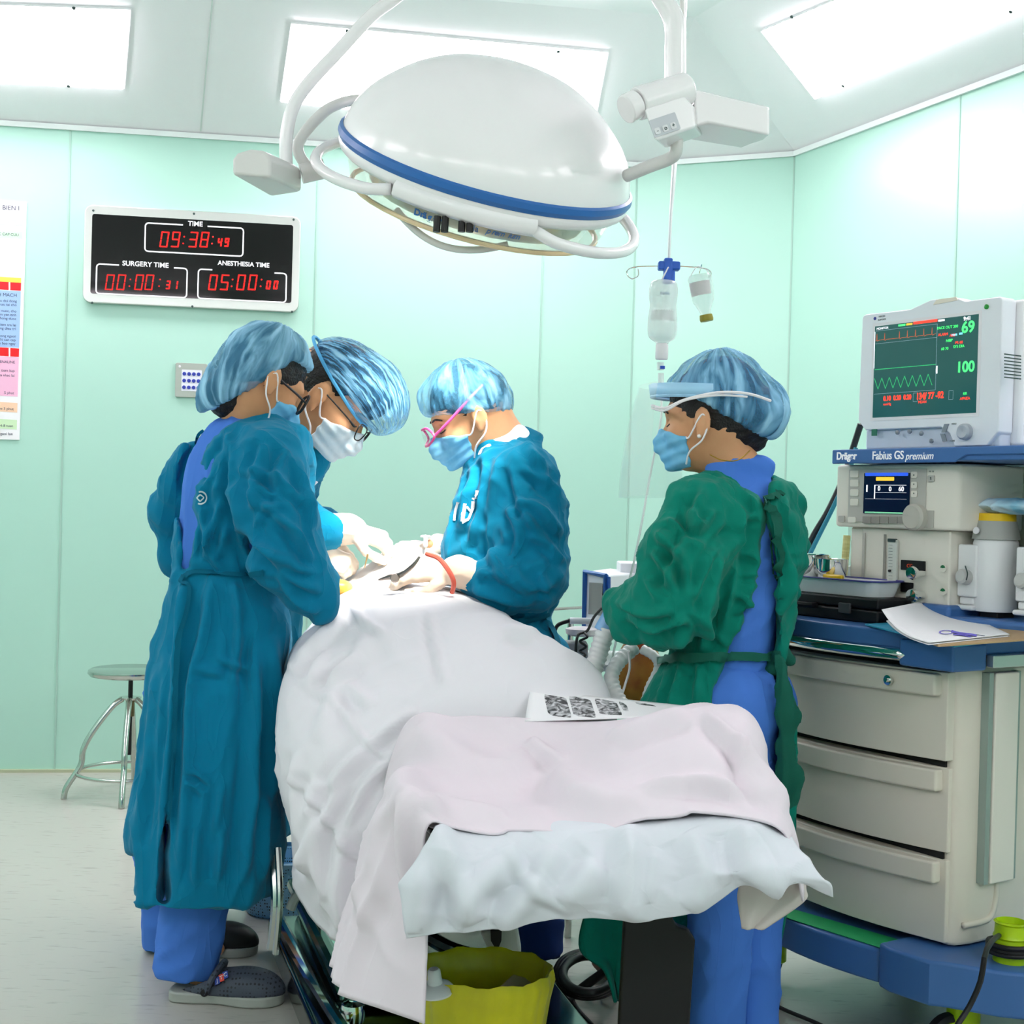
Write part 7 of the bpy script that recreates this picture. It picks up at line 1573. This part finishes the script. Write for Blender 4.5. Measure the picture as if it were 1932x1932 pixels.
# light blue perforated basket beyond the table foot
bk_ = PZ(497, 1738, 0); bs = empty('plastic_basket', bk_+Vector((0, .1, 0)), 'light blue perforated plastic basket on the floor behind the teal gown', 'basket')
M_lb = mat('light_blue_plastic', '8cc4e6', .4)
def basket_mat():
    nt = M_lb.node_tree; b = nt.nodes['Principled BSDF']; tc = nt.nodes.new('ShaderNodeTexCoord'); mp = nt.nodes.new('ShaderNodeMapping'); mp.inputs['Scale'].default_value = (30, 30, 22)
    v = nt.nodes.new('ShaderNodeTexVoronoi'); v.inputs['Randomness'].default_value = .1; r = nt.nodes.new('ShaderNodeValToRGB'); r.color_ramp.interpolation = 'CONSTANT'; r.color_ramp.elements[1].position = .27
    r.color_ramp.elements[0].color = hexlin('12181c'); r.color_ramp.elements[1].color = hexlin('8cc4e6')
    nt.links.new(tc.outputs['Object'], mp.inputs[0]); nt.links.new(mp.outputs[0], v.inputs['Vector']); nt.links.new(v.outputs['Distance'], r.inputs[0]); nt.links.new(r.outputs[0], b.inputs['Base Color'])
basket_mat()
m = MB(Matrix.Translation(bk_+Vector((.03, .12, 0)))); m.lathe([(.1, 0), (.105, .01), (.125, .15), (.13, .152), (.12, .15), (.1, .012), (0, .01)], 36, cap=True); m.obj('basket_body', M_lb, bs)
m = MB(Matrix.Translation(bk_+Vector((.03, .12, 0)))); m.lathe([(.125, .15), (.135, .152), (.136, .162), (.126, .165)], 36, cap=False); m.obj('rim', mat('light_blue_rim', '9ccbe8', .4), bs)
# electrosurgical unit on a white trolley behind the right side
YE = 3.95
eu = empty('electrosurgical_unit', P(1150, 1200, YE), 'white blue-framed electrosurgical unit behind the drape at centre right', 'medical machine')
def boxpx(x0, y0, x1, y1, Y0, Y1): a, b = P(x0, y1, Y0), P(x1, y0, Y0); return (a.x, Y0, a.z), (b.x, Y1, b.z)
m = MB(); fr_ = [P(1101, 1200, YE), P(1104, 1078, YE), P(1142, 1086, YE-.12), P(1142, 1205, YE-.12)]; bk2 = [P(1148, 1198, YE+.22), P(1150, 1072, YE+.22), P(1215, 1080, YE+.1), P(1215, 1200, YE+.1)]
hull(m, fr_, bk2); m.obj('housing', M_mon, eu, bevel=.006)
m = MB(); pf = lambda x, y: P(x, y, YE-.012-(x-1104)/38*.12)
m.tube([pf(1102, 1195), pf(1104, 1078), pf(1143, 1087), pf(1143, 1128)], .008, seg=6, sub=0); m.obj('blue_frame', mat('unit_blue', '2a66b4', .4), eu)
m = MB(); hull(m, [pf(1110, 1158), pf(1112, 1099), pf(1137, 1101), pf(1135, 1162)], [v+Vector((0, .02, 0)) for v in (pf(1110, 1158), pf(1112, 1099), pf(1137, 1101), pf(1135, 1162))]); m.obj('front_panel', mat('grey_panel', '8f8c8a', .4), eu)
m = MB(); q = [pf(1142.5, 1086), pf(1152, 1089), pf(1152, 1130), pf(1142.5, 1128)]; hull(m, q, [v+Vector((0, .01, 0)) for v in q]); m.obj('side_stripe', mat('unit_blue2', '1c56b0', .4), eu)
m = MB(); m.box(*boxpx(1170, 1063, 1215, 1092, 4.0, 4.15)); o = m.obj('white_box', M_mon, None, bevel=.004); lab(o, 'small white box on top of the electrosurgical unit', 'box')
tr_2 = empty('equipment_trolley', PZ(1150, 1560, 0), 'grey wire trolley carrying the electrosurgical unit behind the drape', 'trolley')
YT = 3.98
for z_, nm in ((P(0, 1210, YT).z, 'shelf'), (.35, 'shelf')):
    m = MB(); x0_, x1_ = P(1075, 1200, YT).x, P(1225, 1200, YT).x; m.box((x0_, YT-.17, z_-.02), (x1_, YT+.2, z_)); m.obj('shelf', mat('trolley_grey', 'bfc4c4', .4), tr_2, bevel=.003)
for x_ in (x0_+.01, x1_-.01):
    for y_t in (YT-.16, YT+.19): m = MB(); m.cyl(Vector((x_, y_t, 0)), Vector((x_, y_t, P(0, 1148, YT).z if x_ < .3 and y_t > 4 else P(0, 1205, YT).z)), .01); m.obj('post', M_stl, tr_2)
m = MB(); m.tube([P(1032, 1150, 4.25), P(1100, 1146, 4.25), P(1200, 1146, 4.25)], .005, seg=6, sub=0); m.tube([P(1033, 1150, 4.25), P(1033, 1300, 4.25)], .008, seg=6, sub=0); m.obj('guard_rail', M_stl, tr_2)
def tube_thing(name, pts, r, mt, label, cat='cable', seg=8, sub=6): m = MB(); m.tube(pts, r, seg=seg, sub=sub); o = m.obj(name, mt, None, smooth=180); lab(o, label, cat); return o
tube_thing('black_cable', [P(1045, 1200, 3.85), P(1052, 1180, 3.82), P(1075, 1171, 3.8)], .0055, M_black, 'thick black cable entering the white connector below the teal gown')
m = MB(); m.cyl(P(1075, 1171, 3.8), P(1118, 1172, 3.8), .009); o = m.obj('cable_connector', M_mon, None, bevel=.002); lab(o, 'white cylindrical cable connector at the electrosurgical unit', 'connector')
tube_thing('black_cable', [P(1135, 1148, 3.78), P(1120, 1165, 3.76), P(1108, 1190, 3.74), P(1090, 1200, 3.72), P(1086, 1240, 3.7), P(1090, 1262, 3.7)], .0038, M_black, 'thin black cable looping down from the blue stripe to the drape')
tube_thing('coiled_cable', [P(1104, 1195, 3.72), P(1108, 1202, 3.7), P(1094, 1210, 3.72), P(1106, 1220, 3.7), P(1094, 1228, 3.72), P(1104, 1236, 3.7), P(1090, 1246, 3.7)], .0036, M_black, 'black curly cable hanging in zigzags above the drape')
m = MB(Matrix.Translation(P(1098, 1200, 3.85))); m.lathe([(.03, 0), (.045, .006), (.047, .02), (.03, .025), (0, .025)], 24); o = m.obj('white_dish', M_loop, None); lab(o, 'white round dish on the trolley behind the curly cable', 'dish')
m = MB(); m.box(*boxpx(1060, 1215, 1110, 1262, 3.8, 3.9)); o = m.obj('grey_power_box', mat('mid_grey', '9c9ca0', .5), None, bevel=.004); lab(o, 'grey power box half hidden behind the drape edge', 'box')
# corrugated breathing hoses and amber bag
def corrug(name, pts, r, mt, label, pitch=.012):
    q, rr = spline([Vector(p) for p in pts], [1]*len(pts), 40); out = [q[0]]; acc = 0
    for a, b in zip(q[:-1], q[1:]):
        acc += (b-a).length
        if acc > pitch/4: out.append(b); acc = 0
    rs = [r*(1+.07*math.sin(i*math.pi/2)) for i in range(len(out))]
    m = MB(); m.tube(out, rs, seg=16, sub=0); o = m.obj(name, mt, None, smooth=180); lab(o, label, 'hose'); return o
M_hose = mat('translucent_white_hose', 'f2f6f5', .3, spec=.6)
corrug('breathing_hose', [P(1144, 1185, 3.2), P(1130, 1230, 3.2), P(1115, 1280, 3.18), P(1108, 1330, 3.15)], .022, M_hose, 'wide corrugated white hose rising to a blue connector at the green cuff')
m = MB(); m.cyl(P(1136, 1190, 3.2), P(1150, 1155, 3.2), .02, .014); m.cyl(P(1150, 1155, 3.2), P(1158, 1130, 3.2), .012); o = m.obj('hose_connector', mat('light_blue_connector', '8fc4f4', .3), None, bevel=.002); lab(o, 'light blue hose connector under the green sleeve cuff', 'connector')
corrug('breathing_hose', [P(1196, 1222, 3.25), P(1168, 1248, 3.22), P(1154, 1275, 3.2), P(1160, 1305, 3.18), P(1180, 1340, 3.15)], .017, M_hose, 'curved corrugated white hose in front of the amber bag')
corrug('breathing_hose', [P(1212, 1225, 3.4), P(1236, 1240, 3.38), P(1242, 1262, 3.38), P(1225, 1300, 3.36), P(1212, 1345, 3.34)], .012, M_hose, 'thin white hose bending down at the right of the amber bag')
tube_thing('thin_line', [P(1186, 1228, 3.2), P(1188, 1260, 3.2), P(1180, 1290, 3.19), P(1172, 1315, 3.18)], .003, M_loop, 'thin white line hanging in front of the amber bag', 'tube')
f = Field(*bounds([P(1150, 1215, 3.5), P(1245, 1330, 3.35)], .06), .005); f.ell(P(1205, 1275, 3.5), (.062, .05, .085), .02); f.ell(P(1205, 1235, 3.5), (.045, .035, .05), .02)
o = sdf_obj('breathing_bag', f, mat('amber_rubber', 'c08434', .35, mottle=(7, '963c20', .42, .62)), None); lab(o, 'amber brown breathing bag framed by white hoses behind the table', 'bag')
# ------------------------------------------------------------------ under the table
bn = empty('yellow_waste_bin', PZ(920, 1990, 0), 'bin with yellow plastic liner under the foot end of the table', 'bin')
YB_ = 2.62
M_liner = mat('yellow_liner', 'd8d410', .3, spec=.6, mottle=(8, 'b8b414', .35, .7)); cbn = P(912, 1855, YB_); rx = (P(1040, 1855, YB_)-P(790, 1855, YB_)).length/2
def bin_ring(z, s, wob, n=72, ph=0): return [Vector((cbn.x+rx*s*math.cos(2*math.pi*i/n)*(1+wob*math.sin(i*1.7+ph)+wob*.6*math.sin(i*3.1)), YB_+.02+rx*.9*s*math.sin(2*math.pi*i/n)*(1+wob*math.sin(i*2.3+ph)), z+wob*.12*math.sin(i*.9+ph))) for i in range(n)]
zr_ = P(912, 1850, YB_).z+.02
rings = [bin_ring(0.003, .78, 0), bin_ring(zr_*.5, .9, .012), bin_ring(zr_-.06, 1.0, .02), bin_ring(zr_-.02, 1.06, .03), bin_ring(zr_, 1.03, .02), bin_ring(zr_-.006, .97, .015), bin_ring(zr_-.06, .93, .02, ph=2), bin_ring(zr_*.5, .84, .02, ph=1), bin_ring(.06, .7, .01)]
n = 72; m = MB(); m.add([v for r in rings for v in r], [(i*n+j, i*n+(j+1) % n, (i+1)*n+(j+1) % n, (i+1)*n+j) for i in range(8) for j in range(n)]+[tuple(range(n))[::-1], tuple(range(8*n, 9*n))]); m.obj('liner', M_liner, bn, smooth=50)
T = Matrix.Translation(P(822, 1868, 2.55)) @ Matrix.Rotation(math.radians(8), 4, 'X') @ Matrix.Rotation(math.radians(-6), 4, 'Y'); m = MB(T); m.lathe([(.0, -.004), (.034, -.004), (.036, 0), (.03, .008), (.014, .014), (.012, .038), (.009, .042), (0, .042)], 32); o = m.obj('white_funnel', mat('milky_plastic', 'dfe8ea', .3, spec=.5), None, smooth=50); lab(o, 'milky white funnel lid lying in the yellow lined bin', 'funnel')
m = MB(); q = [P(905, 1895, 2.6), P(968, 1836, 2.72), P(1020, 1852, 2.72), P(962, 1902, 2.58)]; hull(m, q, [v-Vector((0, -.01, .03)) for v in q]); o = m.obj('plastic_package', mat('clear_blister', 'cfd0b4', .2, alpha=.75), None, bevel=.004); lab(o, 'clear plastic package in the yellow lined bin', 'package')
m = MB(); pts = []
for kk in range(3):
    pts += [PZ(1110+ (60-6*kk)*math.cos(a), 1838+(42-4*kk)*math.sin(a), .06+.015*kk) for a in np.linspace(0, 2*math.pi, 14)[:-1]]
m.tube(pts+[PZ(1090, 1870, .03), PZ(1060, 1900, .01), PZ(1045, 1950, .01)], .011, seg=8, sub=3); o = m.obj('coiled_floor_cable', M_black, None, smooth=180); lab(o, 'thick black cable coiled on the floor between the bin and black board', 'cable')
tube_thing('floor_cable', [PZ(1072, 1862, .008), PZ(1085, 1900, .008), PZ(1120, 1940, .008), PZ(1160, 1990, .008)], .007, M_black, 'black cable curving over the floor below the coil')
tube_thing('floor_cable', [PZ(1440, 1884, .006), PZ(1480, 1905, .006), PZ(1540, 1930, .006), PZ(1600, 1960, .006)], .005, M_black, 'thin black cable on the floor right of the blue trousers')
m = MB(); q = [(905, 1758), (975, 1748), (984, 1800), (960, 1838), (930, 1815)]; vs = [P(x, y, 2.95) for x, y in q]; hull(m, vs, [v+Vector((0, .05, 0)) for v in vs]); o = m.obj('pedal_bracket', mat('pale_bracket', 'cfd6cf', .4), None, bevel=.006); lab(o, 'pale bracket with dark slot under the table above the bin', 'bracket')
m = MB(); q = [(925, 1748), (947, 1746), (946, 1775), (938, 1795), (926, 1775)]; vs = [P(x, y, 2.94) for x, y in q]; hull(m, vs, [v+Vector((0, .004, 0)) for v in vs]); s_ = m.obj('slot', M_black, o)
m = MB(); m.tube([P(800, 1762, 2.9), P(850, 1790, 2.85), P(925, 1815, 2.8), P(960, 1850, 2.75)], .016, seg=8); o = m.obj('foot_pedal_bar', M_steeld, None); lab(o, 'dark steel bar sloping behind the yellow bin', 'bar')
m = MB(); q = [(808, 1775), (832, 1762), (834, 1775), (822, 1788), (804, 1790)]
f = Field(*bounds([PZ(1150, 1822, 0), PZ(1172, 1845, .05)], .1), .005); a, b = PZ(1136, 1815, .03), PZ(1168, 1842, .03); f.cap(a, b, .028, .035, flat=(Vector((0, 0, 1)), .7)); o = sdf_obj('tan_slipper', f, mat('tan_suede', '8f7458', .7), None); lab(o, 'tan slipper on the floor behind the black board', 'slipper')
